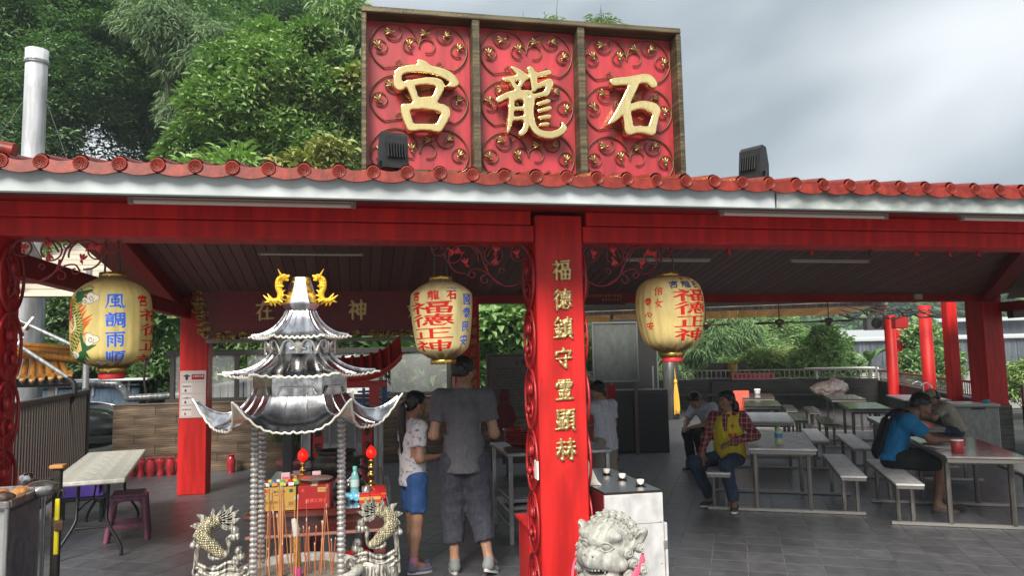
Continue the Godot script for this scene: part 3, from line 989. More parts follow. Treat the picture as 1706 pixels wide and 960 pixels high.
func bracket(p: Node, base: Vector3, c: Vector3, dir: float, k: float):
	var iron := mat("bracket_iron", Color(0.20, 0.016, 0.02), 0.4, 0.2)
	var petal := mat("red_petal", Color(0.52, 0.025, 0.03), 0.4, 0.0)
	var X := Vector3(dir * k, 0, 0)
	var Y := Vector3.UP * k
	var P := func(x: float, y: float) -> Vector3: return c + X * x + Y * y
	var st := nb()
	tube(st, spiral(P.call(0.15, -0.13), 0.145, 0.145, PI * 0.1, PI * 2.0, 26, X, Y), 0.0055, 6)
	tube(st, spiral(P.call(0.085, -0.06), 0.055, 0.05, PI * 0.5, PI * 2.3, 18, X, Y), 0.005, 6)
	tube(st, spiral(P.call(0.245, -0.075), 0.065, 0.055, PI * -0.6, PI * 1.3, 18, X, Y), 0.005, 6)
	tube(st, spiral(P.call(0.195, -0.175), 0.02, 0.012, -PI * 0.5, PI * 1.4, 12, X, Y), 0.004, 6)
	tube(st, bend([P.call(0.19, -0.265), P.call(0.27, -0.21), P.call(0.31, -0.13), P.call(0.34, -0.05), P.call(0.40, -0.012)], 6), 0.0055, 6)
	tube(st, spiral(P.call(0.445, -0.105), 0.10, 0.088, PI * 1.05, -PI * 0.55, 22, X, Y), 0.0055, 6)
	tube(st, spiral(P.call(0.51, -0.075), 0.055, 0.05, PI * 1.0, PI * 2.4, 16, X, Y), 0.005, 6)
	tube(st, spiral(P.call(0.33, -0.04), 0.035, 0.012, PI * 0.8, -PI * 1.2, 14, X, Y), 0.0045, 6)
	tube(st, bend([P.call(0.27, -0.21), P.call(0.33, -0.17), P.call(0.385, -0.165), P.call(0.41, -0.2)], 6), 0.005, 6)
	tube(st, spiral(P.call(0.305, -0.235), 0.035, 0.012, PI * 0.6, -PI * 1.2, 14, X, Y), 0.0045, 6)
	tube(st, spiral(P.call(0.385, -0.20), 0.028, 0.01, PI * 0.1, -PI * 1.6, 14, X, Y), 0.0045, 6)
	tube(st, spiral(P.call(0.60, -0.035), 0.05, 0.045, PI, TAU, 14, X, Y), 0.0045, 6)
	tube(st, spiral(P.call(0.572, -0.03), 0.022, 0.01, PI * 0.9, -PI, 10, X, Y), 0.004, 6)
	tube(st, spiral(P.call(0.628, -0.03), 0.022, 0.01, PI * 0.1, PI * 2, 10, X, Y), 0.004, 6)
	tube(st, bend([P.call(0.03, -0.22), P.call(0.055, -0.28), P.call(0.04, -0.35), P.call(0.01, -0.38)], 6), 0.005, 6)
	tube(st, spiral(P.call(0.035, -0.27), 0.03, 0.012, PI * 0.4, -PI * 1.3, 12, X, Y), 0.004, 6)
	var o := obj("scroll_bracket", fin(st), iron, p, -base)
	for q in [[0.095, -0.075, 0.2], [0.235, -0.055, -0.2], [0.235, -0.10, 2.9], [0.46, -0.06, 1.1], [0.425, -0.135, 0.3], [0.50, -0.055, 1.8]]:
		var b := obj("flower", leaf_bud(), petal, o, P.call(q[0], q[1]) + Vector3(0, 0, 0.006))
		b.rotation.z = q[2] * -dir
		b.scale = Vector3(1, 1, 1) * 0.042 * k

# ================================================================ sign board on the roof
func build_signboard():
	var at := Vector3(1.1, 2.9, -4.78)
	var s := thing("temple_signboard", "red rooftop sign board in three panels with big gold characters and iron scrolls", "sign", at)
	var fm := mat("sign_frame", Color(0.13, 0.105, 0.055), 0.5, 0.3, {"tex": "grain", "scale": 2.0, "bump": 0.1})
	var h := 1.08
	obj("frame_rail", bx(Vector3(0, h - 0.02, 0), Vector3(2.18, 0.042, 0.16), 0.006), fm, s)
	obj("frame_rail", bx(Vector3(0, 0.0, 0), Vector3(2.18, 0.042, 0.16), 0.006), fm, s)
	for x in [-1.073, 1.073]:
		obj("frame_post", bx(Vector3(x, h / 2 - 0.02, 0), Vector3(0.034, h - 0.046, 0.16), 0.006), fm, s)
	for x in [-0.352, 0.367]:
		obj("frame_post", bx(Vector3(x, h / 2 - 0.02, 0.005), Vector3(0.052, h - 0.046, 0.15), 0.006), fm, s)
	for x in [-0.8, 0.8]:
		obj("prop", tb([Vector3(x, 0.8, -0.08), Vector3(x, 0.05, -0.9)], 0.025, 6), fm, s)
	var pm := mat("sign_red", Color(0.46, 0.03, 0.042), 0.38, 0.0, {"tex": "paint_streak", "scale": 0.8, "clear": 0.35, "clear_rough": 0.25})
	var iron := mat("sign_iron", Color(0.16, 0.07, 0.035), 0.42, 0.55)
	var lf := mat("sign_leaf", Color(0.42, 0.30, 0.12), 0.38, 0.8, {"tex": "speckle", "scale": 20.0})
	var panels := [[-1.056, -0.378, "gong_brush", Vector2(0.42, 0.47), 0.0225, -0.70, 0.505], [-0.326, 0.341, "long_brush", Vector2(0.44, 0.47), 0.0195, 0.01, 0.50], [0.393, 1.056, "shi_brush", Vector2(0.36, 0.41), 0.0265, 0.705, 0.515]]
	for q in panels:
		var w: float = q[1] - q[0]
		var cx: float = (q[0] + q[1]) / 2
		var pan := obj("panel", bx(Vector3(cx, h / 2 - 0.02, -0.045), Vector3(w - 0.004, h - 0.05, 0.02)), pm, s)
		for row in 3:
			var y0 := h - 0.215 - row * 0.355
			var st := nb()
			var z := -0.022
			for side in [-1.0, 1.0]:
				var X := Vector3(side, 0, 0)
				# large C scroll with its inner curls
				tube(st, spiral(Vector3(cx + side * 0.155, y0, z), 0.165, 0.155, -1.1, PI * 1.0, 26, X, Vector3.UP), 0.0055, 6)
				tube(st, spiral(Vector3(cx + side * 0.255, y0 - 0.01, z), 0.055, 0.04, -0.2, PI * 1.7, 18, X, Vector3.UP), 0.0045, 6)
				tube(st, spiral(Vector3(cx + side * 0.165, y0 + 0.095, z), 0.058, 0.05, PI * 0.2, -PI * 1.25, 18, X, Vector3.UP), 0.0045, 6)
				tube(st, spiral(Vector3(cx + side * 0.055, y0 + 0.01, z), 0.055, 0.045, PI * 1.0, -PI * 0.6, 18, X, Vector3.UP), 0.0045, 6)
				tube(st, bend([Vector3(cx + side * 0.235, y0 - 0.15, z), Vector3(cx + side * 0.15, y0 - 0.135, z), Vector3(cx + side * 0.09, y0 - 0.13, z), Vector3(cx + side * 0.06, y0 - 0.16, z)], 5), 0.0045, 6)
				tube(st, spiral(Vector3(cx + side * 0.13, y0 - 0.11, z), 0.024, 0.009, -PI * 0.5, PI * 1.5, 14, X, Vector3.UP), 0.0042, 6)
				tube(st, spiral(Vector3(cx + side * 0.075, y0 - 0.135, z), 0.02, 0.008, PI * 0.5, -PI * 1.4, 12, X, Vector3.UP), 0.0042, 6)
			var sc := obj("scroll", fin(st), iron, pan)
			var spots := [[-0.255, -0.01, 0.3], [-0.17, 0.095, 1.5], [-0.06, 0.005, 0.1], [0.06, 0.085, 1.3], [0.17, 0.09, -1.2], [0.255, -0.015, -0.3]]
			for e in spots:
				var b := obj("leaf", leaf_bud(), lf, pan, Vector3(cx + e[0] + rng.randf_range(-0.012, 0.012), y0 + e[1] + rng.randf_range(-0.012, 0.012), -0.008))
				b.rotation.z = e[2] + rng.randf_range(-0.4, 0.4)
				b.scale = Vector3.ONE * 0.045
		var gm := mat("sign_gold", Color(0.90, 0.70, 0.32), 0.13, 1.0, {"bump": 0.35, "bump_tex": "blotch", "scale": 1.2})
		obj("character", glyph_mesh(q[2], q[3], q[4], 0.055, 0.0075, true), gm, s, Vector3(q[5], q[6], 0.055))
		for e in [Vector3(q[5] - 0.1, q[6] + 0.12, 0), Vector3(q[5] + 0.1, q[6] - 0.14, 0)]:
			obj("character_stud", tb([e + Vector3(0, 0, -0.04), e + Vector3(0, 0, 0.05)], 0.006, 6), iron, s)
	# floodlights standing on the eave
	var black := mat("black_cast", Color(0.018, 0.019, 0.021), 0.42, 0.2, {"tex": "blotch", "scale": 4.0})
	for k in 2:
		var fl := thing("floodlight", ["black floodlight on the eave in front of the leftmost sign panel", "black floodlight on the eave right of the sign board against the sky"][k], "floodlight", [Vector3(0.195, 2.80, -4.42), Vector3(2.53, 2.80, -4.42)][k], [0.25, -1.05][k], "floodlights on the roof edge")
		var body := nb()
		var poly := PackedVector2Array([Vector2(-0.06, 0.0), Vector2(0.055, 0.0), Vector2(0.06, 0.10), Vector2(0.035, 0.215), Vector2(-0.01, 0.225), Vector2(-0.035, 0.20)])
		prism(body, poly, 0.155, Transform3D(Basis(Vector3.UP, PI / 2), Vector3(0, 0.04, 0)))
		obj("housing", fin(body), black, fl)
		for g in 7:
			obj("cooling_fin", bx(Vector3(-0.05 + g * 0.0167, 0.145, 0.062), Vector3(0.006, 0.10, 0.022), 0.002, Basis(Vector3.RIGHT, -0.2)), black, fl)
		obj("bracket", tb([Vector3(-0.088, 0.09, 0), Vector3(-0.088, 0.0, 0), Vector3(0.088, 0.0, 0), Vector3(0.088, 0.09, 0)], 0.010, 6), black, fl)
		obj("glass", bx(Vector3(0, 0.15, -0.062), Vector3(0.13, 0.13, 0.006), 0.002, Basis(Vector3.RIGHT, -0.12)), mat("dark_glass", Color(0.02, 0.02, 0.025), 0.1), fl)
	# tubes: under the eave and on the ceiling
	var tube_m := mat("tube_white", Color(0.62, 0.58, 0.52), 0.35)
	var cap_m := mat("tube_cap", Color(0.35, 0.33, 0.30), 0.4, 0.5)
	var names := ["fluorescent tube under the eave above the left lantern", "fluorescent tube under the eave above the right lantern", "fluorescent tube under the eave at the far right edge", "ceiling tube behind the left bay of the pavilion, above the gold plaque", "ceiling tube partly behind the right lantern's hanging wires", "ceiling tube above the dining tables, rightmost on the ceiling"]
	var spots := [Vector3(-0.62, 2.605, -4.3), Vector3(2.81, 2.605, -4.3), Vector3(4.56, 2.605, -4.3), Vector3(-0.55, 2.965, -8.95), Vector3(3.9, 2.935, -9.05), Vector3(6.25, 2.935, -9.05)]
	for k in 6:
		var t := thing("fluorescent_tube", names[k], "light tube", spots[k], 0.0, "fluorescent tubes")
		var l := 1.2
		obj("housing", bx(Vector3(0, 0.017, 0), Vector3(l, 0.022, 0.04), 0.004), mat("tube_tray", Color(0.55, 0.5, 0.45), 0.4), t)
		obj("tube", tb([Vector3(-l / 2 + 0.03, -0.012, 0), Vector3(l / 2 - 0.03, -0.012, 0)], 0.013, 10), tube_m, t)
		for e in [-1, 1]:
			obj("end_cap", bx(Vector3(e * (l / 2 - 0.015), -0.008, 0), Vector3(0.028, 0.036, 0.034), 0.004), cap_m, t)
	# carved plaque at the back
	var pq := thing("carved_plaque", "long dark red plaque with carved gilt border and gold characters under the ceiling", "plaque", Vector3(-0.35, 2.05, -10.52))
	var poly := PackedVector2Array([Vector2(-1.66, 0), Vector2(1.6, 0), Vector2(1.78, 0.72), Vector2(-1.84, 0.72)])
	var tilt := Transform3D(Basis(Vector3.RIGHT, 0.04), Vector3.ZERO)
	obj("board", pz(poly, 0.03, tilt), mat("plaque_red", Color(0.20, 0.013, 0.016), 0.4, 0.0, {"tex": "blotch_soft", "scale": 1.0}), pq)
	var gilt := mat("gilt_carving", Color(0.78, 0.46, 0.10), 0.42, 0.1, {"tex": "gold_wear", "scale": 5.0})
	var carve := nb()
	var crng := RandomNumberGenerator.new()
	crng.seed = 31
	for e in [[Vector2(-1.66, 0.02), Vector2(1.6, 0.02), 90], [Vector2(-1.82, 0.68), Vector2(1.76, 0.68), 96], [Vector2(-1.63, 0.02), Vector2(-1.79, 0.70), 34], [Vector2(1.57, 0.02), Vector2(1.73, 0.70), 34]]:
		for k in e[2]:
			var c: Vector2 = e[0].lerp(e[1], crng.randf()) + Vector2(crng.randf_range(-0.03, 0.03), crng.randf_range(-0.03, 0.03))
			var a := crng.randf() * TAU
			var pts := []
			for i in 6:
				var t := i / 5.0
				var r := 0.05 * (1.0 - t * 0.7)
				pts.append(tilt * Vector3(c.x + cos(a + t * 3.0) * r * 1.6, c.y + sin(a + t * 3.0) * r * 0.8, 0.025 + 0.012 * sin(t * 3)))
			tube(carve, pts, [0.006, 0.015, 0.018, 0.014, 0.01, 0.004], 5)
	obj("carved_border", fin(carve), gilt, pq)
	var lat := nb()
	for i in 17:
		box(lat, tilt * Vector3(-1.46 + i * 0.038, 0.365, 0.018), Vector3(0.010, 0.50, 0.012), tilt.basis)
	for j in 13:
		box(lat, tilt * Vector3(-1.155, 0.13 + j * 0.039, 0.021), Vector3(0.62, 0.010, 0.012), tilt.basis)
	obj("lattice", fin(lat), mat("plaque_lattice", Color(0.30, 0.02, 0.022), 0.4), pq)
	var pg := mat("plaque_gold", Color(0.78, 0.58, 0.25), 0.4, 0.15)
	for e in [["zai", -0.90], ["shen", 0.32], ["ru", 1.12]]:
		var g := obj("character", glyph_mesh(e[0], Vector2(0.25, 0.27), 0.0165, 0.016, 0.0095), pg, pq, tilt * Vector3(e[1], 0.36, 0.026))
		g.rotation.x = 0.04
	# small red notice board with rows of gold text under the back beam
	var im := Image.create(256, 128, false, Image.FORMAT_RGBA8)
	im.fill(Color(0.36, 0.03, 0.05))
	var keys := GLYPHS.keys()
	var trng := RandomNumberGenerator.new()
	trng.seed = 4
	for r in 4:
		for c in 12 if r < 3 else 7:
			paint_glyph(im, keys[trng.randi() % keys.size()], 14 + (c + (5 if r == 3 else 0)) * 19, 10 + r * 29, 15, 20 if r < 3 else 12, 1.0, Color(0.68, 0.42, 0.16))
	var rs := thing("red_notice_board", "small dark red board with rows of gold characters right of the middle pillar", "notice board", Vector3(3.55, 2.63, -10.6))
	obj("board", bx(Vector3.ZERO, Vector3(0.66, 0.33, 0.03), 0.004), mat("notice_red", Color(0.11, 0.008, 0.012), 0.5), rs)
	var fp := nb()
	quad_uv(fp, [Vector3(-0.31, -0.15, 0.019), Vector3(-0.31, 0.15, 0.019), Vector3(0.31, 0.15, 0.019), Vector3(0.31, -0.15, 0.019)], [Vector2(0, 1), Vector2(0, 0), Vector2(1, 0), Vector2(1, 1)])
	obj("lettering", fin(fp), image_mat("notice_text", im, 0.5), rs)

# ================================================================ walls, railings and the hall behind
func rail_run(called: String, label: String, a: Vector3, b: Vector3, y0: float, y1: float, gap: float, m: Material, top_m: Material, bar := 0.012):
	var o := thing(called, label, "railing", a)
	var d := b - a
	d.y = 0
	var n := int(d.length() / gap)
	var dir := d.normalized()
	var bs := Basis(Vector3.UP, atan2(-dir.z, dir.x))
	obj("top_rail", bx(d / 2 + Vector3(0, y1, 0), Vector3(d.length(), 0.045, 0.05), 0.006, bs), top_m, o)
	obj("bottom_rail", bx(d / 2 + Vector3(0, y0 + 0.04, 0), Vector3(d.length(), 0.03, 0.03), 0.004, bs), m, o)
	var one := bx(Vector3(0, (y0 + y1) / 2, 0), Vector3(bar * 2, y1 - y0 - 0.04, bar * 1.2), 0.002, bs)
	for i in n + 1:
		obj("baluster", one, m, o, dir * (i * gap + 0.02))
	for i in [0, n]:
		obj("post", bx(dir * (i * gap) + Vector3(0, (y0 + y1) / 2 + 0.02, 0), Vector3(0.06, y1 - y0 + 0.06, 0.06), 0.005, bs), m, o)
	return o

func tiled_wall(called: String, label: String, a: Vector3, b: Vector3, h: float, th: float, tile: Vector2, cols: Array, rough: float, cap_m: Material, face_sign := 1.0):
	var d := b - a
	var l := d.length()
	var dir := d / l
	var o := thing(called, label, "wall", a, atan2(-dir.z, dir.x))
	obj("core", bx(Vector3(l / 2, h / 2, 0), Vector3(l, h, th - 0.02)), mat(called + "_grout", cols[0] * 0.6, 0.9), o)
	obj("coping", bx(Vector3(l / 2, h + 0.012, 0), Vector3(l + 0.02, 0.024, th + 0.03), 0.005), cap_m, o)
	var ms := []
	for k in cols.size():
		ms.append(mat(called + "_tile_%d" % k, cols[k], rough, 0.0, {"tex": "grain", "scale3": Vector3(1.5, 1.5, 1.5)}))
	var rows := int(round(h / tile.y))
	var th_ := h / rows
	var lib := {}
	for r in rows:
		var x := -(r % 2) * tile.x * 0.5
		while x < l - 0.02:
			var x0 := maxf(x, 0.0)
			var x1 := minf(x + tile.x, l)
			if x1 - x0 > 0.03:
				var k := "%.2f" % (x1 - x0)
				if not lib.has(k):
					lib[k] = bx(Vector3.ZERO, Vector3(x1 - x0 - 0.005, th_ - 0.005, 0.012), 0.002)
				obj("tile", lib[k], ms[rng.randi() % ms.size()], o, Vector3((x0 + x1) / 2, (r + 0.5) * th_, face_sign * (th / 2 - 0.006 + rng.randf_range(0, 0.0015))))
			x += tile.x
	return o

func build_back_structures():
	var dark := [Color(0.060, 0.054, 0.050), Color(0.070, 0.062, 0.056), Color(0.052, 0.047, 0.045)]
	var cap := mat("dark_coping", Color(0.06, 0.055, 0.05), 0.45, 0.0, {"tex": "blotch", "scale": 1.0})
	tiled_wall("parapet_wall", "low dark tiled wall along the far end of the dining floor", grid(-5.5, 24.7), grid(3.95, 24.7), 0.86, 0.16, Vector2(0.9, 0.215), dark, 0.5, cap)
	tiled_wall("side_parapet_wall", "low dark tiled wall on the right side of the dining floor behind the red columns", grid(4.03, 24.7), grid(4.03, 14.4), 0.80, 0.16, Vector2(0.9, 0.2), dark, 0.5, cap)
	tiled_wall("front_parapet_wall", "low dark tiled wall running towards the viewer from the right red pillar", Vector3(10.75, 0, -10.6), Vector3(14.6, 0, -9.9), 0.72, 0.16, Vector2(0.9, 0.2), dark, 0.5, cap)
	obj("bench_ledge", bx(Vector3.ZERO, Vector3(6.2, 0.06, 0.42), 0.006), mat("ledge_stone", Color(0.07, 0.066, 0.062), 0.4, 0.0, {"tex": "blotch", "scale": 1.0}), get_node("parapet_wall"), Vector3(4.8, 0.43, 0.32))
	var steel := mat("rail_steel", Color(0.42, 0.40, 0.37), 0.4, 0.5, {"tex": "blotch", "scale": 2.0})
	var rail_top := mat("rail_top", Color(0.34, 0.25, 0.2), 0.45)
	var rust := mat("rail_rust", Color(0.24, 0.05, 0.035), 0.5)
	rail_run("railing", "steel railing on the low wall at the far end of the dining floor", grid(-5.5, 24.7), grid(3.95, 24.7), 0.885, 1.17, 0.145, steel, steel)
	rail_run("railing", "steel railing with rust-red top on the side wall behind the round columns", grid(4.03, 24.7), grid(4.03, 14.4), 0.825, 1.11, 0.145, steel, rust)
	rail_run("railing", "steel railing with red top to the right of the right-hand red pillar", Vector3(10.75, 0, -10.6), Vector3(14.6, 0, -9.9), 0.745, 1.06, 0.105, steel, rust)
	# red and white strip sign hung on the far railing
	var im := Image.create(256, 48, false, Image.FORMAT_RGBA8)
	im.fill(Color(0.72, 0.5, 0.5))
	var keys := GLYPHS.keys()
	for c in 9:
		paint_glyph(im, keys[(c * 5 + 2) % keys.size()], 10 + c * 27, 8, 22, 30, 2.0, Color(0.62, 0.12, 0.14))
	var bn := thing("railing_banner", "faded red and white strip banner tied to the far railing", "banner", grid(0.4, 24.6, 0.98), grid_turn)
	var st := nb()
	for k in 8:
		var x0 := -0.62 + k * 0.155
		var x1 := x0 + 0.155
		var z0 := 0.02 + 0.012 * sin(k * 1.7)
		var z1 := 0.02 + 0.012 * sin((k + 1) * 1.7)
		quad_uv(st, [Vector3(x0, -0.10, z0), Vector3(x0, 0.10, z0 * 0.6), Vector3(x1, 0.10, z1 * 0.6), Vector3(x1, -0.10, z1)], [Vector2(k / 8.0, 1), Vector2(k / 8.0, 0), Vector2((k + 1) / 8.0, 0), Vector2((k + 1) / 8.0, 1)])
	obj("cloth", fin(st), image_mat("banner_cloth", im, 0.8, {"back": Color(0.3, 0.2, 0.2)}), bn)
	# dining hall roof beyond the pavilion: gutter, pale slatted soffit, rafter end
	var hall := thing("dining_hall_roof", "low roof over the dining tables with a grey gutter and pale slatted ceiling", "roof", grid(0, 22.0), grid_turn)
	obj("inner_ceiling", bx(Vector3(-1.1, 3.04, 1.55), Vector3(9.8, 0.04, 2.8)), mat("hall_roof", Color(0.16, 0.15, 0.14), 0.6), hall)
	obj("gutter", bx(Vector3(-1.1, 2.955, 0.05), Vector3(9.9, 0.11, 0.16), 0.01), mat("gutter_grey", Color(0.40, 0.39, 0.37), 0.5, 0.3, {"tex": "streak", "scale": 0.6}), hall)
	var so := {"tex": "grain", "scale": 1.0, "back": Color(1.0, 0.88, 0.70)}
	var slat_m := [mat("soffit_slat_0", Color(0.92, 0.82, 0.66), 0.6, 0.0, so), mat("soffit_slat_1", Color(0.85, 0.75, 0.60), 0.6, 0.0, so)]
	for k in 34:
		obj("soffit_slat", bx(Vector3(-5.9 + k * 0.29, 3.03, -3.7), Vector3(0.275, 0.02, 7.4), 0.004), slat_m[k & 1], hall)
	obj("rafter_end", bx(Vector3(3.72, 2.85, -0.6), Vector3(0.24, 0.22, 1.2), 0.01), mat("rafter_wood", Color(0.40, 0.12, 0.06), 0.5), hall)
	# ceiling fans
	var fan_m := mat("fan_blade", Color(0.055, 0.036, 0.025), 0.45, 0.0, {"tex": "grain", "scale": 3.0})
	var fan_b := mat("fan_brass", Color(0.10, 0.07, 0.035), 0.35, 0.7)
	var fl := ["dark ceiling fan right behind the right lantern, over the dining tables", "dark ceiling fan in the middle of the pale hall ceiling", "dark ceiling fan near the right end of the pale hall ceiling"]
	var fp := [Vector3(8.55, 2.43, -17.6), Vector3(10.35, 2.45, -17.2), Vector3(11.6, 2.47, -17.0)]
	for k in 3:
		var f := thing("ceiling_fan", fl[k], "fan", fp[k], 0.3 + k * 0.5, "ceiling fans of the dining hall")
		obj("rod", tb([Vector3(0, 0.02, 0), Vector3(0, 0.55, 0)], 0.016, 6), fan_b, f)
		obj("motor", lt([Vector2(0, 0.09), Vector2(0.06, 0.085), Vector2(0.11, 0.05), Vector2(0.115, 0.0), Vector2(0.08, -0.04), Vector2(0.05, -0.06), Vector2(0.045, -0.11), Vector2(0, -0.13)], 16), fan_b, f)
		for b in 5:
			var a := b * TAU / 5.0
			obj("blade", bx(Vector3(0.42, 0.0, 0), Vector3(0.54, 0.012, 0.13), 0.004, Basis(Vector3.RIGHT, 0.2)), fan_m, f, Vector3.ZERO, a)
	# round and square red columns along the side wall
	var cols := [[11.49, -13.57, 0.125, "second round red column from the left, standing against the side wall", true], [13.53, -17.25, 0.14, "leftmost round red column by the corner of the side wall", true], [10.72, -12.05, 0.10, "square red column just left of the big right-hand pillar", false], [19.0, -23.8, 0.16, "far red column standing outside behind the side wall railing", false]]
	for q in cols:
		var c := thing("red_column", q[3], "column", Vector3(q[0], 0, q[1]), -0.2, "red columns of the dining hall")
		if q[4]:
			obj("shaft", lt([Vector2(q[2] * 1.02, 0.0), Vector2(q[2], 0.4), Vector2(q[2] * 0.96, 2.62), Vector2(0, 2.62)], 24), red(), c)
			obj("collar", lt([Vector2(q[2] * 1.12, 0.0), Vector2(q[2] * 1.12, 0.10), Vector2(q[2], 0.12)], 24), dark_red(), c)
		else:
			obj("shaft", bx(Vector3(0, 1.3, 0), Vector3(q[2] * 1.9, 2.6, q[2] * 1.9), 0.01), red(), c)
			obj("plinth", bx(Vector3(0, 0.1, 0), Vector3(q[2] * 2.1, 0.2, q[2] * 2.1), 0.01), dark_red(), c)
	# air conditioner and cables under the gutter at the right
	var ac := thing("air_conditioner", "grey outdoor air conditioner unit hung under the gutter between red columns", "air conditioner", Vector3(13.5, 2.25, -17.6), -0.3)
	obj("case", bx(Vector3(0, 0.17, 0), Vector3(0.75, 0.34, 0.3), 0.02), mat("ac_white", Color(0.42, 0.43, 0.43), 0.5), ac)
	obj("grille", lt([Vector2(0.0, 0.01), Vector2(0.13, 0.012), Vector2(0.14, 0.0)], 20), mat("ac_dark", Color(0.06, 0.06, 0.06), 0.5), ac, Vector3(-0.12, 0.17, 0.15)).rotation.x = PI / 2
	for k in 4:
		obj("pipe", tb(bend([Vector3(-0.3 + k * 0.2, 0.34, 0.05), Vector3(-0.33 + k * 0.2, 0.5, 0.1), Vector3(-0.2 + k * 0.22, 0.6, 0.15)], 4), 0.018, 6), mat("ac_pipe", Color(0.09, 0.085, 0.08), 0.6), ac)
	var bk := thing("red_fire_bucket", "small red box hanging under the gutter between the columns", "box", Vector3(11.55, 2.17, -14.4), -0.2)
	obj("body", bx(Vector3(0, 0.14, 0), Vector3(0.28, 0.26, 0.2), 0.01), dark_red(), bk)
	obj("handle", tb(bend([Vector3(-0.1, 0.27, 0), Vector3(-0.06, 0.36, 0), Vector3(0.06, 0.36, 0), Vector3(0.1, 0.27, 0)], 4), 0.01, 5), mat("wire", Color(0.03, 0.03, 0.03), 0.5), bk)
	var cb := thing("cable_bundle", "tangle of dark cables looping along the gutter above the red columns", "cables", Vector3(10.6, 2.45, -13.0))
	for k in 6:
		var pts := []
		for i in 8:
			pts.append(Vector3(-1.4 + i * 0.32 + rng.randf_range(-0.08, 0.08), rng.randf_range(-0.12, 0.12), rng.randf_range(-0.3, 0.2)))
		obj("cable", tb(bend(pts, 4), 0.012, 5), mat("cable_black", Color(0.02, 0.02, 0.02), 0.6), cb)

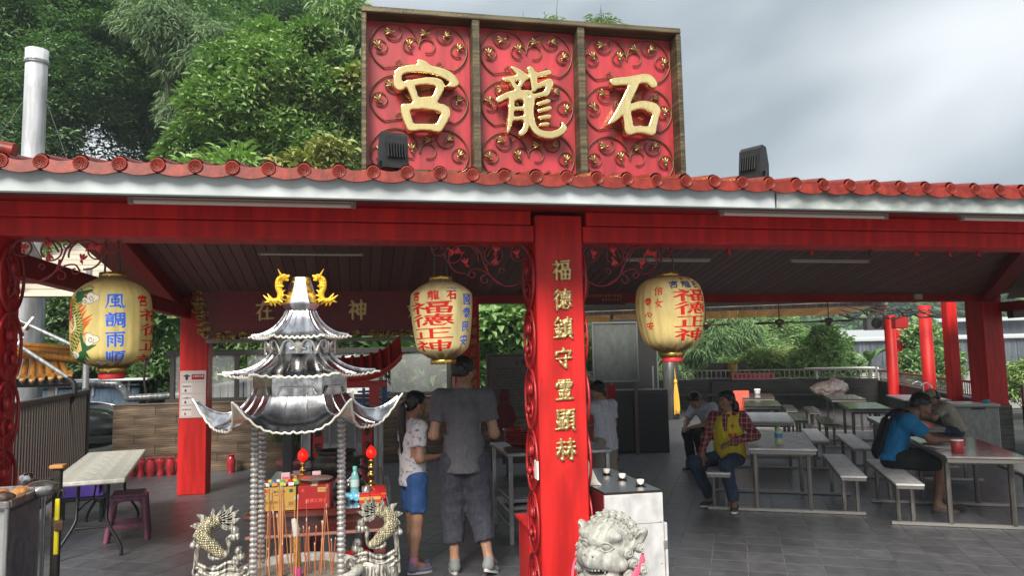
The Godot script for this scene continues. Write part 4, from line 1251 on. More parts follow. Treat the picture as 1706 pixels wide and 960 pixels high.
# ================================================================ the left-hand surroundings
func build_left_side():
	# wood-look tiled wall at the back left
	var wd := [Color(0.235, 0.165, 0.105), Color(0.20, 0.137, 0.088), Color(0.26, 0.185, 0.125), Color(0.185, 0.13, 0.088)]
	tiled_wall("wood_tile_wall", "long low wall faced with brown wood-look tiles behind the red vases", Vector3(-3.78, 0, -12.95), Vector3(3.05, 0, -12.95), 1.07, 0.18, Vector2(0.62, 0.152), wd, 0.5, mat("wall_coping", Color(0.30, 0.23, 0.16), 0.5, 0.0, {"tex": "grain", "scale": 1.0}))
	# dark slatted fence running back along the left edge
	var fa := Vector3(-3.20, 0, -7.0)
	var fb := Vector3(-3.95, 0, -12.2)
	var fence := thing("slat_fence", "dark brown fence of upright slats along the left side of the floor", "fence", fa)
	var d := fb - fa
	var n := 46
	var dk := [mat("fence_dark_0", Color(0.050, 0.042, 0.036), 0.5), mat("fence_dark_1", Color(0.062, 0.052, 0.045), 0.5)]
	var dir := d.normalized()
	var fbs := Basis(Vector3.UP, atan2(-dir.z, dir.x))
	obj("top_rail", bx(d / 2 + Vector3(0, 1.33, 0), Vector3(d.length(), 0.055, 0.07), 0.006, fbs), dk[0], fence)
	obj("bottom_rail", bx(d / 2 + Vector3(0, 0.12, 0), Vector3(d.length(), 0.05, 0.05), 0.006, fbs), dk[0], fence)
	obj("middle_rail", bx(dir * 0.55 + Vector3(0, 0.62, 0.03), Vector3(1.1, 0.04, 0.03), 0.004, fbs), dk[0], fence)
	var slat := bx(Vector3(0, 0.72, 0), Vector3(0.055, 1.18, 0.025), 0.003, fbs)
	for i in n:
		obj("slat", slat, dk[i & 1], fence, d * ((i + 0.5) / n))
	for i in 3:
		obj("post", bx(d * [0.0, 0.16, 1.0][i] + Vector3(0, 0.69, 0), Vector3(0.085, 1.38, 0.085), 0.005, fbs), dk[0], fence)
	# steel pole with a ball cap behind the fence
	var zp := thing("steel_pole", "galvanised steel pole with a ball fitting behind the end of the fence", "pole", Vector3(-4.05, 0, -12.45))
	var galv := mat("galvanised", Color(0.50, 0.52, 0.54), 0.38, 0.6, {"tex": "streak", "scale": 1.0, "rtex": "rough"})
	obj("shaft", tb([Vector3(0, 0, 0), Vector3(0, 3.2, 0)], 0.045, 12), galv, zp)
	var bs2 := nb()
	ball(bs2, Vector3(0, 1.27, 0), Vector3(0.07, 0.075, 0.07), 12, 8)
	obj("ball_fitting", fin(bs2), galv, zp)
	# white flue and its silver drum
	var fl := thing("flue_stack", "tall pale metal flue above the roof at far left, silver drum at its foot", "chimney", Vector3(-5.5, 0, -14.0))
	obj("drum", lt([Vector2(0.32, 0.0), Vector2(0.32, 3.15), Vector2(0.26, 3.35), Vector2(0.2, 3.4)], 28), mat("silver_drum", Color(0.55, 0.58, 0.62), 0.42, 0.45, {"tex": "streak", "scale": 0.6}), fl, Vector3(-0.05, 0, 0))
	obj("drum_box", bx(Vector3(-0.55, 2.3, 0.1), Vector3(0.55, 2.1, 0.5), 0.01), mat("silver_drum", Color.WHITE), fl)
	obj("shaft", lt([Vector2(0.175, 3.3), Vector2(0.172, 7.05)], 28), mat("flue_white", Color(0.66, 0.69, 0.74), 0.45, 0.2, {"tex": "streak", "scale": 0.5}), fl)
	obj("rim", lt([Vector2(0.17, 6.98), Vector2(0.19, 6.99), Vector2(0.19, 7.02), Vector2(0.178, 7.03), Vector2(0.182, 7.2), Vector2(0.165, 7.2), Vector2(0.16, 6.9)], 28), mat("flue_white", Color.WHITE), fl)
	obj("band", lt([Vector2(0.174, 6.94), Vector2(0.196, 6.945), Vector2(0.196, 6.965), Vector2(0.174, 6.97)], 28), mat("flue_band", Color(0.25, 0.25, 0.26), 0.4, 0.6), fl)
	for s in [-1.0, 1.0]:
		obj("guy_wire", tb([Vector3(s * 0.17, 6.3, 0), Vector3(s * 1.3, 3.6, 0.6)], 0.008, 4), mat("wire", Color(0.03, 0.03, 0.03), 0.5), fl)
	# neighbour's awning of ribbed sheet seen under the beam
	var aw := thing("sheet_awning", "pale ribbed sheet awning on dark purlins beyond the left bay", "awning", Vector3(-4.6, 3.3, -13.6))
	var asm := [mat("awning_cream_0", Color(0.50, 0.45, 0.36), 0.6), mat("awning_cream_1", Color(0.46, 0.41, 0.33), 0.6)]
	for k in 9:
		obj("sheet", bx(Vector3(0.9, 0.55 - k * 0.135, -1.2 + k * 0.36), Vector3(3.2, 0.015, 0.34), 0.003, Basis(Vector3.RIGHT, 0.35)), asm[k & 1], aw)
	for k in 5:
		obj("purlin", bx(Vector3(0.9, 0.43 - k * 0.24, -1.1 + k * 0.64), Vector3(3.3, 0.09, 0.06), 0.004), mat("purlin", Color.WHITE), aw)
	var ap := nb()
	prism(ap, PackedVector2Array([Vector2(-1.1, -0.35), Vector2(-0.75, 0.62), Vector2(-0.55, 0.62), Vector2(0.0, -0.45)]), 0.05)
	obj("side_tarp", fin(ap), mat("dark_tarp", Color(0.055, 0.05, 0.045), 0.8, 0.0, {"tex": "blotch", "scale": 2.0}), aw, Vector3(0.15, 0, 1.2))
	# white wall light and gable beyond, at the upper left opening
	var wl := thing("white_gable", "white painted gable end seen through the upper left bracket", "gable", Vector3(-5.35, 0, -11.8))
	obj("wall", pz(PackedVector2Array([Vector2(-0.3, 2.6), Vector2(-0.3, 3.15), Vector2(0.25, 3.28), Vector2(0.55, 2.98), Vector2(0.52, 2.75)]), 0.06), mat("white_paint", Color(0.78, 0.79, 0.8), 0.5), wl)
	obj("speaker_box", bx(Vector3(-0.02, 2.86, 0.12), Vector3(0.42, 0.26, 0.16), 0.01, Basis(Vector3.BACK, -0.5)), mat("tan_box", Color(0.24, 0.19, 0.15), 0.6), wl)
	obj("post", bx(Vector3(0.1, 1.3, 0), Vector3(0.08, 2.6, 0.06), 0.004), galv, wl)
	# small shrine roof with orange glazed tiles, its eave turned up
	var sr := thing("orange_tiled_roof", "small roof of orange glazed tiles with curled ridge ornaments beyond the fence", "roof", Vector3(-4.95, 1.45, -12.9), 0.35)
	var og := [mat("orange_tile_0", Color(0.62, 0.26, 0.03), 0.35, 0.0, {"tex": "blotch", "scale": 4.0}), mat("orange_tile_1", Color(0.55, 0.215, 0.025), 0.35, 0.0, {"tex": "blotch", "scale": 4.0})]
	for k in 9:
		var x := -0.42 + k * 0.105
		obj("roof_tile", tb(bend([Vector3(x * 0.8, 0.46, -0.28), Vector3(x * 0.92, 0.30, 0.0), Vector3(x * 1.05, 0.15, 0.22), Vector3(x * 1.15, 0.10 + absf(x) * 0.12, 0.40)], 4), [0.04, 0.04, 0.04, 0.043, 0.045, 0.047, 0.048, 0.048, 0.048, 0.048, 0.05, 0.05, 0.05], 8), og[k & 1], sr)
		var tip := nb()
		lathe(tip, [Vector2(0, 0.02), Vector2(0.035, 0.015), Vector2(0.045, 0.0), Vector2(0.03, -0.03), Vector2(0, -0.07)], 10, Vector3(x * 1.16, 0.06 + absf(x) * 0.12, 0.41), Basis(Vector3.RIGHT, 0.3))
		obj("drip_tile", fin(tip), mat("tile_tip", Color(0.45, 0.27, 0.12), 0.4), sr)
	for k in 3:
		obj("ridge_tile", tb(bend([Vector3(-0.55 + k * 0.02, 0.42 + k * 0.09, 0.1 - k * 0.12), Vector3(0, 0.44 + k * 0.075, 0.0 - k * 0.12), Vector3(0.62 - k * 0.05, 0.36 + k * 0.09, 0.1 - k * 0.12)], 5), 0.055 - k * 0.006, 8), og[k & 1], sr)
	var orn := nb()
	tube(orn, bend([Vector3(0.62, 0.35, 0.1), Vector3(0.75, 0.40, 0.1), Vector3(0.78, 0.55, 0.08), Vector3(0.70, 0.60, 0.08), Vector3(0.68, 0.53, 0.08)], 5), 0.05, 8)
	tube(orn, bend([Vector3(-0.38, 0.48, 0.25), Vector3(-0.30, 0.72, 0.25), Vector3(-0.22, 0.92, 0.25), Vector3(-0.12, 0.90, 0.25)], 5), [0.09, 0.085, 0.08, 0.08, 0.075, 0.07, 0.065, 0.065, 0.06, 0.06, 0.06, 0.055, 0.05, 0.05, 0.04, 0.03], 8)
	for k in 8:
		ball(orn, Vector3(-0.38 + k * 0.033 + 0.06 * (k & 1), 0.50 + k * 0.05, 0.29), Vector3(0.035, 0.045, 0.035), 7, 5)
	obj("ridge_ornament", fin(orn), og[0], sr)
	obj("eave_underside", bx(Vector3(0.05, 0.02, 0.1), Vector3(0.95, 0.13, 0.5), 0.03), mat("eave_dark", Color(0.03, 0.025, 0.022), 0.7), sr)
	obj("post", bx(Vector3(0.25, -0.7, 0.2), Vector3(0.09, 1.45, 0.09), 0.005), mat("post_grey", Color(0.2, 0.2, 0.2), 0.6), sr)
	# slanting steel pipes tied above it
	var labels := ["slanting galvanised pipe above the orange tiled roof, upper one", "slanting galvanised pipe crossing in front of the orange tiled roof"]
	var ends := [[Vector3(-4.75, 2.47, -11.2), Vector3(-3.60, 1.88, -11.2)], [Vector3(-4.75, 2.22, -11.1), Vector3(-3.83, 1.56, -11.1)]]
	for k in 2:
		var pp := thing("slanting_pipe", labels[k], "pipe", ends[k][0], 0.0, "slanting steel pipes")
		obj("tube", tb([Vector3.ZERO, ends[k][1] - ends[k][0]], 0.026, 10), galv, pp)
		obj("clamp", bx((ends[k][1] - ends[k][0]) * 0.32 + Vector3(0.02, 0.02, 0.02), Vector3(0.03, 0.2, 0.03), 0.003, Basis(Vector3.BACK, -0.6)), mat("white_plastic", Color.WHITE), pp)
	var hose := thing("black_hose", "black rubber hose looping down from the pipe end", "hose", Vector3(-3.85, 0.9, -11.05))
	obj("tube", tb(bend([Vector3(0.03, 0.66, 0), Vector3(0.12, 0.56, 0), Vector3(0.10, 0.38, 0), Vector3(-0.02, 0.24, 0), Vector3(-0.12, 0.16, 0)], 5), 0.035, 8), mat("rubber", Color(0.015, 0.015, 0.015), 0.5), hose)
	# blue-grey truck bed and thick grey pipe beyond
	var tr := thing("blue_truck", "blue-grey truck parked beyond the fence, only its side and rails showing", "truck", Vector3(-6.6, 0, -18.4), 0.1)
	var blu := mat("truck_blue", Color(0.11, 0.17, 0.26), 0.4, 0.2, {"tex": "streak", "scale": 0.8})
	obj("bed_side", bx(Vector3(0, 0.95, 0), Vector3(3.4, 0.5, 0.08), 0.02), blu, tr)
	obj("bed_floor", bx(Vector3(0, 0.72, -0.8), Vector3(3.4, 0.1, 1.6), 0.02), blu, tr)
	obj("roof_panel", bx(Vector3(0.3, 1.38, -0.3), Vector3(3.2, 0.05, 1.2), 0.02), mat("truck_white", Color(0.6, 0.63, 0.66), 0.4), tr)
	for k in 5:
		obj("stake", bx(Vector3(-1.4 + k * 0.72, 1.2, 0.04), Vector3(0.05, 0.34, 0.05), 0.005), galv, tr)
	obj("rail", bx(Vector3(0, 1.26, 0.04), Vector3(3.4, 0.04, 0.05), 0.005), galv, tr)
	for k in 2:
		var wh := nb()
		lathe(wh, [Vector2(0.0, 0.12), Vector2(0.2, 0.12), Vector2(0.36, 0.10), Vector2(0.38, 0.0), Vector2(0.36, -0.1), Vector2(0.0, -0.1)], 20, Vector3(-1.0 + k * 2.0, 0.38, 0.0), Basis(Vector3.RIGHT, PI / 2))
		obj("wheel", fin(wh), mat("rubber", Color.WHITE), tr)
	var car := thing("parked_car", "dark car nose with pale trim showing between fence and wood-tile wall", "car", Vector3(-5.0, 0, -15.5), 0.25)
	var cf := Field.new(Vector3(-0.95, 0.0, -0.6), Vector3(0.95, 1.05, 0.9), 0.05, 40.0)
	cf.ell(Vector3(0, 0.55, 0.1), Vector3(0.82, 0.38, 0.72))
	cf.ell(Vector3(0, 0.72, -0.3), Vector3(0.7, 0.3, 0.4))
	var cst := nb()
	cf.mesh(cst)
	obj("body", fin(cst), mat("car_dark", Color(0.03, 0.033, 0.036), 0.2, 0.3, {"clear": 0.8}), car)
	obj("windscreen", bx(Vector3(0.1, 0.86, 0.25), Vector3(1.1, 0.02, 0.42), 0.01, Basis(Vector3.RIGHT, 0.55)), mat("windscreen", Color(0.25, 0.28, 0.29), 0.12), car)
	obj("trim", tb(bend([Vector3(-0.5, 0.98, 0.1), Vector3(0.1, 1.03, 0.2), Vector3(0.62, 0.93, 0.4)], 5), 0.022, 6), mat("chrome", Color(0.7, 0.7, 0.7), 0.2, 1.0), car)
	obj("bumper", bx(Vector3(0.0, 0.38, 0.78), Vector3(1.3, 0.14, 0.1), 0.03), mat("black_cast", Color.WHITE), car)
	for s in [-0.6, 0.6]:
		obj("headlight", bx(Vector3(s, 0.6, 0.68), Vector3(0.25, 0.12, 0.08), 0.02), mat("windscreen", Color.WHITE), car)
	var gp := thing("thick_grey_pipe", "thick grey drain pipe stepping down along the top of the wall at the left", "pipe", Vector3(-5.2, 1.3, -15.6))
	obj("tube", tb(bend([Vector3(-1.6, 0.10, 0), Vector3(0.45, 0.06, 0), Vector3(0.72, 0.0, 0), Vector3(0.86, -0.18, 0), Vector3(1.05, -0.22, 0), Vector3(3.0, -0.14, 0)], 6), 0.075, 12), galv, gp)
	# ramp with white parapet, glass and railing behind the wall
	var rp := thing("white_ramp", "white sloping ramp parapet with railing seen below the plaque", "ramp", Vector3(-1.3, 0, -15.0))
	obj("parapet", pz(PackedVector2Array([Vector2(-1.6, 0.9), Vector2(1.9, 1.1), Vector2(1.9, 1.95), Vector2(1.75, 1.95), Vector2(-1.6, 1.22)]), 0.14), mat("white_paint", Color(0.78, 0.79, 0.8), 0.5), rp)
	for k in 26:
		var t := k / 25.0
		obj("baluster", bx(Vector3(lerpf(-1.5, 1.85, t), lerpf(1.05, 1.55, t), 0.16), Vector3(0.022, 0.42, 0.022), 0.003), mat("rail_dark", Color(0.06, 0.06, 0.06), 0.5), rp)
	obj("hand_rail", bx(Vector3(0.18, 1.53, 0.16), Vector3(3.45, 0.05, 0.05), 0.006, Basis(Vector3.BACK, 0.148)), mat("white_paint", Color.WHITE), rp)
	var gf := thing("dark_window_frame", "dark framed glass screen standing on the wood-tile wall", "screen", Vector3(-1.35, 1.09, -13.0))
	var dkf := mat("frame_dark", Color(0.035, 0.032, 0.03), 0.5)
	obj("frame_rail", bx(Vector3(0.6, 0.79, 0), Vector3(4.6, 0.09, 0.08), 0.005), dkf, gf)
	obj("frame_rail", bx(Vector3(0.6, 0.03, 0), Vector3(4.6, 0.06, 0.08), 0.005), dkf, gf)
	for x in [-1.6, -0.62, 0.55, 1.7, 2.85]:
		obj("frame_post", bx(Vector3(x, 0.4, 0), Vector3(0.07, 0.76, 0.07), 0.005), dkf, gf)
	for k in 4:
		obj("pane", bx(Vector3(-1.11 + k * 1.16, 0.41, 0), Vector3(1.02, 0.68, 0.004)), mat("clear_glass", Color(0.9, 0.95, 0.95), 0.05, 0.0, {"alpha": 0.12}), gf)

# ================================================================ landscape
func leaf_mesh(kind: String) -> ArrayMesh:
	if texs.has("_leaf_" + kind):
		return texs["_leaf_" + kind]
	var st := nb()
	var r := RandomNumberGenerator.new()
	r.seed = hash(kind) % 999
	var n := 15
	var ll := 0.17
	var lw := 0.075
	match kind:
		"broad": n = 12; ll = 0.30; lw = 0.12
		"fine": n = 20; ll = 0.14; lw = 0.055
		"bamboo": n = 18; ll = 0.24; lw = 0.032
		"willow": n = 16; ll = 0.42; lw = 0.05
		"big": n = 6; ll = 0.46; lw = 0.26
	for i in n:
		var a := i * 2.4 + r.randf() * 0.6
		var e := r.randf_range(-0.35, 0.75)
		if kind == "willow" or kind == "bamboo":
			e = r.randf_range(-1.35, -0.1)
		var dir := Vector3(cos(a) * cos(e), sin(e), sin(a) * cos(e))
		var side := dir.cross(Vector3.UP).normalized()
		side = side.rotated(dir, r.randf_range(-0.7, 0.7))
		var up := side.cross(dir).normalized()
		var l := ll * r.randf_range(0.7, 1.25)
		var w := lw * r.randf_range(0.8, 1.2)
		var s := dir * r.randf_range(0.02, 0.16) + Vector3(r.randf_range(-0.1, 0.1), r.randf_range(-0.1, 0.1), r.randf_range(-0.1, 0.1))
		var m1 := s + dir * l * 0.4 + up * l * 0.05
		var tip := s + dir * l - up * l * 0.16
		var fold := up * w * 0.25
		st.set_smooth_group(-1)
		var m2 := s + dir * l * 0.74 + up * l * 0.0
		for sg in [-1.0, 1.0]:
			var o1: Vector3 = m1 + side * w * 0.5 * sg + fold
			var o2: Vector3 = m2 + side * w * 0.36 * sg + fold * 0.7
			tri(st, s, o1, m1)
			tri(st, m1, o1, o2)
			tri(st, m1, o2, m2)
			tri(st, m2, o2, tip)
	texs["_leaf_" + kind] = fin(st)
	return texs["_leaf_" + kind]

func leaf_mat() -> StandardMaterial3D:
	return mat("leaf", Color(1, 1, 1), 0.4, 0.0, {"vcol": true, "back": Color(0.56, 0.76, 0.24), "tri": false})

func scatter(called: String, places: Array, kind: String, parent: Node) -> MultiMeshInstance3D:
	var mm := MultiMesh.new()
	mm.transform_format = MultiMesh.TRANSFORM_3D
	mm.use_colors = true
	mm.mesh = leaf_mesh(kind)
	mm.instance_count = places.size()
	for i in places.size():
		mm.set_instance_transform(i, places[i][0])
		mm.set_instance_color(i, places[i][1])
	var o := MultiMeshInstance3D.new()
	o.name = called
	o.multimesh = mm
	o.material_override = leaf_mat()
	o.set_meta("kind", "stuff")
	parent.add_child(o, true)
	return o

# lobes are [x, y, z, radius] in the world
func tree(called: String, label: String, cat: String, lobes: Array, kind: String, dens: float, ca: Color, cb: Color, group := "", size := 1.0, trunk := 0.14, ground := 0.0, base_shift := Vector3.ZERO):
	var c := Vector3.ZERO
	for l in lobes:
		c += Vector3(l[0], l[1], l[2]) / lobes.size()
	var foot := Vector3(c.x, ground, c.z) + base_shift
	var t := thing(called, label, cat, foot, 0.0, group)
	var bark := mat("bark", Color(0.055, 0.045, 0.035), 0.9, 0.0, {"tex": "streak", "scale": 1.5, "bump": 0.6})
	var mid := Vector3(c.x, lerpf(ground, c.y, 0.62), c.z) - foot + Vector3(rng.randf_range(-0.2, 0.2), 0, rng.randf_range(-0.2, 0.2))
	if trunk > 0.0:
		obj("trunk", tb(bend([Vector3.ZERO, mid * 0.5 + Vector3(0.12, 0, 0.05) * trunk * 4, mid, c - foot], 4), [trunk * 1.25, trunk * 1.1, trunk, trunk, trunk * 0.95, trunk * 0.9, trunk * 0.85, trunk * 0.8, trunk * 0.7, trunk * 0.6, trunk * 0.5, trunk * 0.4, trunk * 0.25], 9), bark, t)
		for l in lobes:
			var e := Vector3(l[0], l[1], l[2]) - foot
			var s := mid.lerp(c - foot, rng.randf() * 0.8)
			obj("limb", tb(bend([s, s.lerp(e, 0.5) + Vector3(rng.randf_range(-0.2, 0.2), 0.1, rng.randf_range(-0.2, 0.2)), e + (e - s) * 0.25], 3), [trunk * 0.45, trunk * 0.4, trunk * 0.36, trunk * 0.32, trunk * 0.27, trunk * 0.2, trunk * 0.08], 6), bark, t)
	var pl := []
	for l in lobes:
		var rad: float = l[3]
		var ctr := Vector3(l[0], l[1], l[2]) - foot
		var tone := rng.randf()
		var cnt := int(dens * rad * rad)
		for k in cnt:
			var d := Vector3(rng.randfn(), rng.randfn(), rng.randfn()).normalized()
			var rr := rad * (0.35 + 0.68 * pow(rng.randf(), 0.45))
			var bump := 1.0 + 0.22 * sin(d.x * 5.0 + tone * 9.0) * cos(d.y * 4.0 + d.z * 5.0 + tone * 4.0)
			var p := ctr + d * rr * bump * Vector3(1.05, 0.88, 1.0)
			var b := Basis(Vector3.UP, rng.randf() * TAU) * Basis(Vector3.RIGHT, rng.randf_range(-0.7, 0.7))
			var q := clampf(tone * 0.55 + rng.randf() * 0.45, 0.0, 1.0)
			pl.append([Transform3D(b.scaled(Vector3.ONE * size * rng.randf_range(0.75, 1.3)), p), ca.lerp(cb, q)])
	scatter("crown", pl, kind, t)
	return t

func build_landscape():
	var dk := 1.6 * Color(0.063, 0.109, 0.052)
	var dk2 := 1.6 * Color(0.145, 0.225, 0.099)
	var br := Color(0.133, 0.224, 0.077)
	var br2 := Color(0.277, 0.406, 0.144)
	var ter := nb()
	quad(ter, Vector3(3, -0.012, -26.6), Vector3(3, -0.012, -60), Vector3(60, -0.012, -60), Vector3(60, -0.012, 3.6))
	struct("bounce_yard", fin(ter), mat("concrete", Color.WHITE))  # pale concrete added beyond the wall to bounce light up onto the hall soffit
	# wooded hillside behind everything on the left
	var hn := FastNoiseLite.new()
	hn.seed = 8
	hn.frequency = 0.06
	var st := nb()
	st.set_smooth_group(0)
	var hill := func(x: float, z: float) -> float:
		var side := clampf((9.0 - x) / 14.0, 0.0, 1.0)
		return maxf(-0.5, (-z - 26.0) * 0.42 * side + hn.get_noise_2d(x, z) * 1.2 * side)
	for i in 26:
		for j in 16:
			var x0 := -62.0 + i * 3.0
			var z0 := -26.0 - j * 3.0
			var q := []
			for e in [[0, 0], [0, 1], [1, 1], [1, 0]]:
				var xx: float = x0 + e[0] * 3.0
				var zz: float = z0 - e[1] * 3.0
				q.append(Vector3(xx, hill.call(xx, zz), zz))
			quad(st, q[0], q[1], q[2], q[3])
	var earth := mat("hill_earth", Color(0.032, 0.042, 0.024), 0.95, 0.0, {"tex": "blotch", "scale": 0.3, "world": true})
	var hs := struct("hillside", fin(st), earth)
	var pl := []
	for k in 5200:
		var x := rng.randf_range(-34, 10)
		var z := -26.0 - pow(rng.randf(), 1.4) * 30.0
		var y: float = hill.call(x, z)
		if y > -0.2:
			pl.append([Transform3D(Basis(Vector3.UP, rng.randf() * TAU).scaled(Vector3.ONE * rng.randf_range(1.8, 3.6)), Vector3(x, y + rng.randf() * 1.6, z)), dk.lerp(dk2, rng.randf())])
	scatter("undergrowth", pl, "broad", hs)
	# trees above the roof
	var g := "trees behind the pavilion"
	tree("dark_tree", "tall dark broadleaf tree at the far left behind the pale flue", "tree", [[-10.6,11.1,-22.4,1.97],[-9.2,11.1,-22.6,1.85],[-7.8,11.5,-22.0,1.83],[-9.5,9.5,-22.9,1.69],[-10.6,8.7,-23.2,1.70],[-7.6,9.5,-21.6,1.46],[-8.4,7.8,-21.8,1.13],[-9.0,6.3,-22.5,1.3],[-10.5,6.0,-23.5,1.5]], "fine", 330, dk, dk2, g, 1.05, 0.22)
	tree("dark_tree", "dark tree with bare inner limbs right of the pale flue", "tree", [[-7.4,12.4,-24.7,2.08],[-5.8,10.6,-23.5,1.71],[-6.8,9.6,-23.7,1.44],[-5.6,12.5,-24.6,1.53],[-6.2,8.4,-24.1,1.28],[-5.0,7.6,-24.0,1.2],[-5.2,9.7,-23.8,1.10],[-7.2,6.2,-24.6,1.2]], "fine", 170, dk, dk2, g, 1.1, 0.24)
	tree("dark_tree", "dark tree crown touching the top edge of the photo, behind the bright leafy tree", "tree", [[-5.2,15.8,-30.8,1.94],[-3.6,15.1,-29.4,1.63],[-3.0,14.6,-30.3,1.0],[-3.1,13.2,-31.1,1.3],[-4.8,14.2,-31.1,1.47],[-3.4,12.0,-30.0,1.8],[-1.8,10.6,-30.0,1.3],[-5.0,11.6,-30.5,1.8]], "fine", 380, dk, dk2, g, 1.25, 0.25)
	tree("vine_tree", "grey-green tree hung with vines in the upper left middle", "tree", [[-4.0,9.5,-19.5,0.91],[-4.6,10.3,-20.3,0.79],[-3.8,9.0,-20.2,0.70],[-4.8,10.0,-19.0,0.59],[-3.2,8.8,-19.4,0.7],[-5.3,10.8,-20.3,0.8],[-4.3,8.2,-19.8,0.6]], "willow", 800, Color(0.115, 0.181, 0.091), Color(0.210, 0.299, 0.160), g, 0.55, 0.12)
	tree("bright_tree", "bright green big-leaved tree just left of the sign board", "tree", [[-2.5,7.8,-16.0,0.69],[-1.7,7.4,-15.1,0.72],[-1.0,7.9,-15.8,0.70],[-0.7,7.0,-15.6,0.81],[-2.0,6.6,-15.6,0.92],[-2.8,6.8,-15.4,0.60],[-0.4,6.0,-16.0,0.77],[-1.3,6.1,-15.7,0.93],[-0.2,7.5,-15.7,0.50],[-2.7,6.0,-16.5,0.77],[-3.4,6.3,-16.4,0.5],[-2.0,8.6,-16.2,0.38],[-1.0,8.3,-15.3,0.37],[-3.7,6.0,-16.6,0.40],[-2.0,5.2,-16.0,0.9],[-0.8,5.0,-16.0,0.8]], "broad", 1150, br, br2, g, 0.52, 0.10)
	tree("yellowing_shrub", "light green shrub with yellowing sprays above the tiles left of the sign", "shrub", [[-0.9,5.4,-14.6,0.36],[-0.5,5.7,-14.5,0.28],[-1.4,5.3,-14.7,0.3],[-0.2,7.2,-15.0,0.3]], "broad", 330, Color(0.202, 0.260, 0.084), Color(0.379, 0.346, 0.119), "", 0.7, 0.04)
	tree("bright_shrub", "fresh green leafy shoots just above the tile edge at centre left", "shrub", [[-2.3,5.35,-14.6,0.33],[-2.8,5.3,-14.8,0.30],[-3.2,5.25,-14.9,0.22]], "broad", 420, br2, Color(0.260, 0.411, 0.126), "", 0.8, 0.04)
	var gb := "bamboo clumps behind the sign board"
	tree("bamboo", "feathery bamboo hugging the left edge of the sign board", "bamboo", [[-0.4,10.5,-19.1,0.62],[-0.1,9.8,-19.3,0.55],[-0.6,11.5,-20.5,0.50],[0.0,8.9,-19.7,0.64],[-0.1,7.7,-20.2,0.81],[-0.2,6.5,-20.0,0.9]], "bamboo", 300, Color(0.123, 0.199, 0.071), Color(0.239, 0.349, 0.134), gb, 1.3, 0.05)
	tree("bamboo", "bamboo tip showing above the middle of the sign board", "bamboo", [[5.7,11.9,-22.1,0.42],[6.1,12.35,-22.3,0.31],[5.2,11.6,-22.4,0.38],[5.8,10.8,-22.2,0.7]], "bamboo", 260, Color(0.123, 0.199, 0.071), Color(0.239, 0.349, 0.134), gb, 1.2, 0.05)
	tree("bamboo", "bamboo tip showing above the right part of the sign board", "bamboo", [[7.5,11.9,-21.8,0.5],[7.1,11.9,-22.3,0.4],[8.1,11.8,-22.1,0.42],[7.8,12.7,-22.7,0.24],[7.6,10.9,-22.2,0.8]], "bamboo", 260, Color(0.136, 0.206, 0.073), Color(0.275, 0.352, 0.136), gb, 1.2, 0.05)
	# greenery seen under the roof on the left
	tree("bank_shrub", "dense dark shrubs on the bank behind the left lantern", "shrub", [[-7.2,3.0,-20.0,1.02],[-5.1,2.4,-20.1,0.89],[-6.1,1.2,-20.3,0.67],[-4.7,3.3,-20.0,0.75],[-4.4,1.5,-19.6,0.73],[-6.6,1.8,-19.3,0.70],[-5.2,1.2,-20.1,0.59],[-8.5,2.5,-20.8,0.90],[-6.0,3.6,-20.5,1.0],[-8.2,3.9,-21,1.1]], "broad", 700, Color(0.072, 0.128, 0.052), Color(0.175, 0.271, 0.108), "", 0.6, 0.08)
	tree("broadleaf_plant", "pale big-leaved plant right of the left lantern", "plant", [[-4.35,2.9,-17.2,0.30],[-4.15,2.55,-17.3,0.30],[-4.45,2.3,-17.4,0.22]], "big", 170, Color(0.156, 0.257, 0.104), Color(0.242, 0.362, 0.171), "", 0.8, 0.03)
	tree("bank_plants", "leafy plants on the bank under the carved plaque", "plant", [[-3.4,2.3,-20.7,0.63],[-2.2,2.1,-20.0,0.61],[-0.9,2.1,-20.0,0.62],[0.3,2.0,-18.9,0.67],[1.4,2.3,-19.7,0.78],[2.1,2.5,-19.1,0.76],[1.3,2.9,-18.8,0.90],[0.0,2.7,-18.7,0.88],[-2.8,3.0,-20.5,0.94],[-1.5,2.9,-20.4,0.95]], "broad", 600, Color(0.096, 0.172, 0.063), Color(0.228, 0.348, 0.127), "", 0.7, 0.06)
	tree("hanging_vine", "vine with large bright leaves in the gap left of the middle pillar", "vine", [[2.8,2.4,-16.2,0.53],[3.6,2.2,-17.1,0.56],[3.2,1.8,-16.6,0.41],[3.6,2.6,-16.1,0.53],[2.6,2.1,-16.6,0.47],[3.9,1.7,-17.0,0.5]], "big", 420, Color(0.141, 0.243, 0.083), Color(0.290, 0.450, 0.168), "", 0.5, 0.03)
	tree("dark_leaf_plant", "plant with big drooping dark green leaves below the middle lantern", "plant", [[0.35,1.75,-13.9,0.22],[0.62,1.62,-13.9,0.24],[0.15,1.85,-13.9,0.16],[0.5,1.9,-13.9,0.2]], "big", 300, Color(0.052, 0.108, 0.042), Color(0.113, 0.204, 0.076), "", 0.75, 0.02)
	# beyond the dining floor on the right
	tree("weeping_bamboo", "drooping bamboo thicket behind the right lantern", "bamboo", [[14.8,2.7,-36.7,1.24],[16.3,2.0,-36.8,1.41],[16.2,2.6,-34.1,1.32],[17.7,1.4,-35.7,1.23],[14.6,0.8,-34.6,0.88],[18.2,2.6,-35.8,1.24],[18.4,3.2,-34.5,1.05],[13.4,2.2,-35.0,1.2],[19.4,1.8,-36.0,1.2]], "willow", 520, Color(0.112, 0.198, 0.081), Color(0.230, 0.361, 0.158), "", 0.95, 0.1)
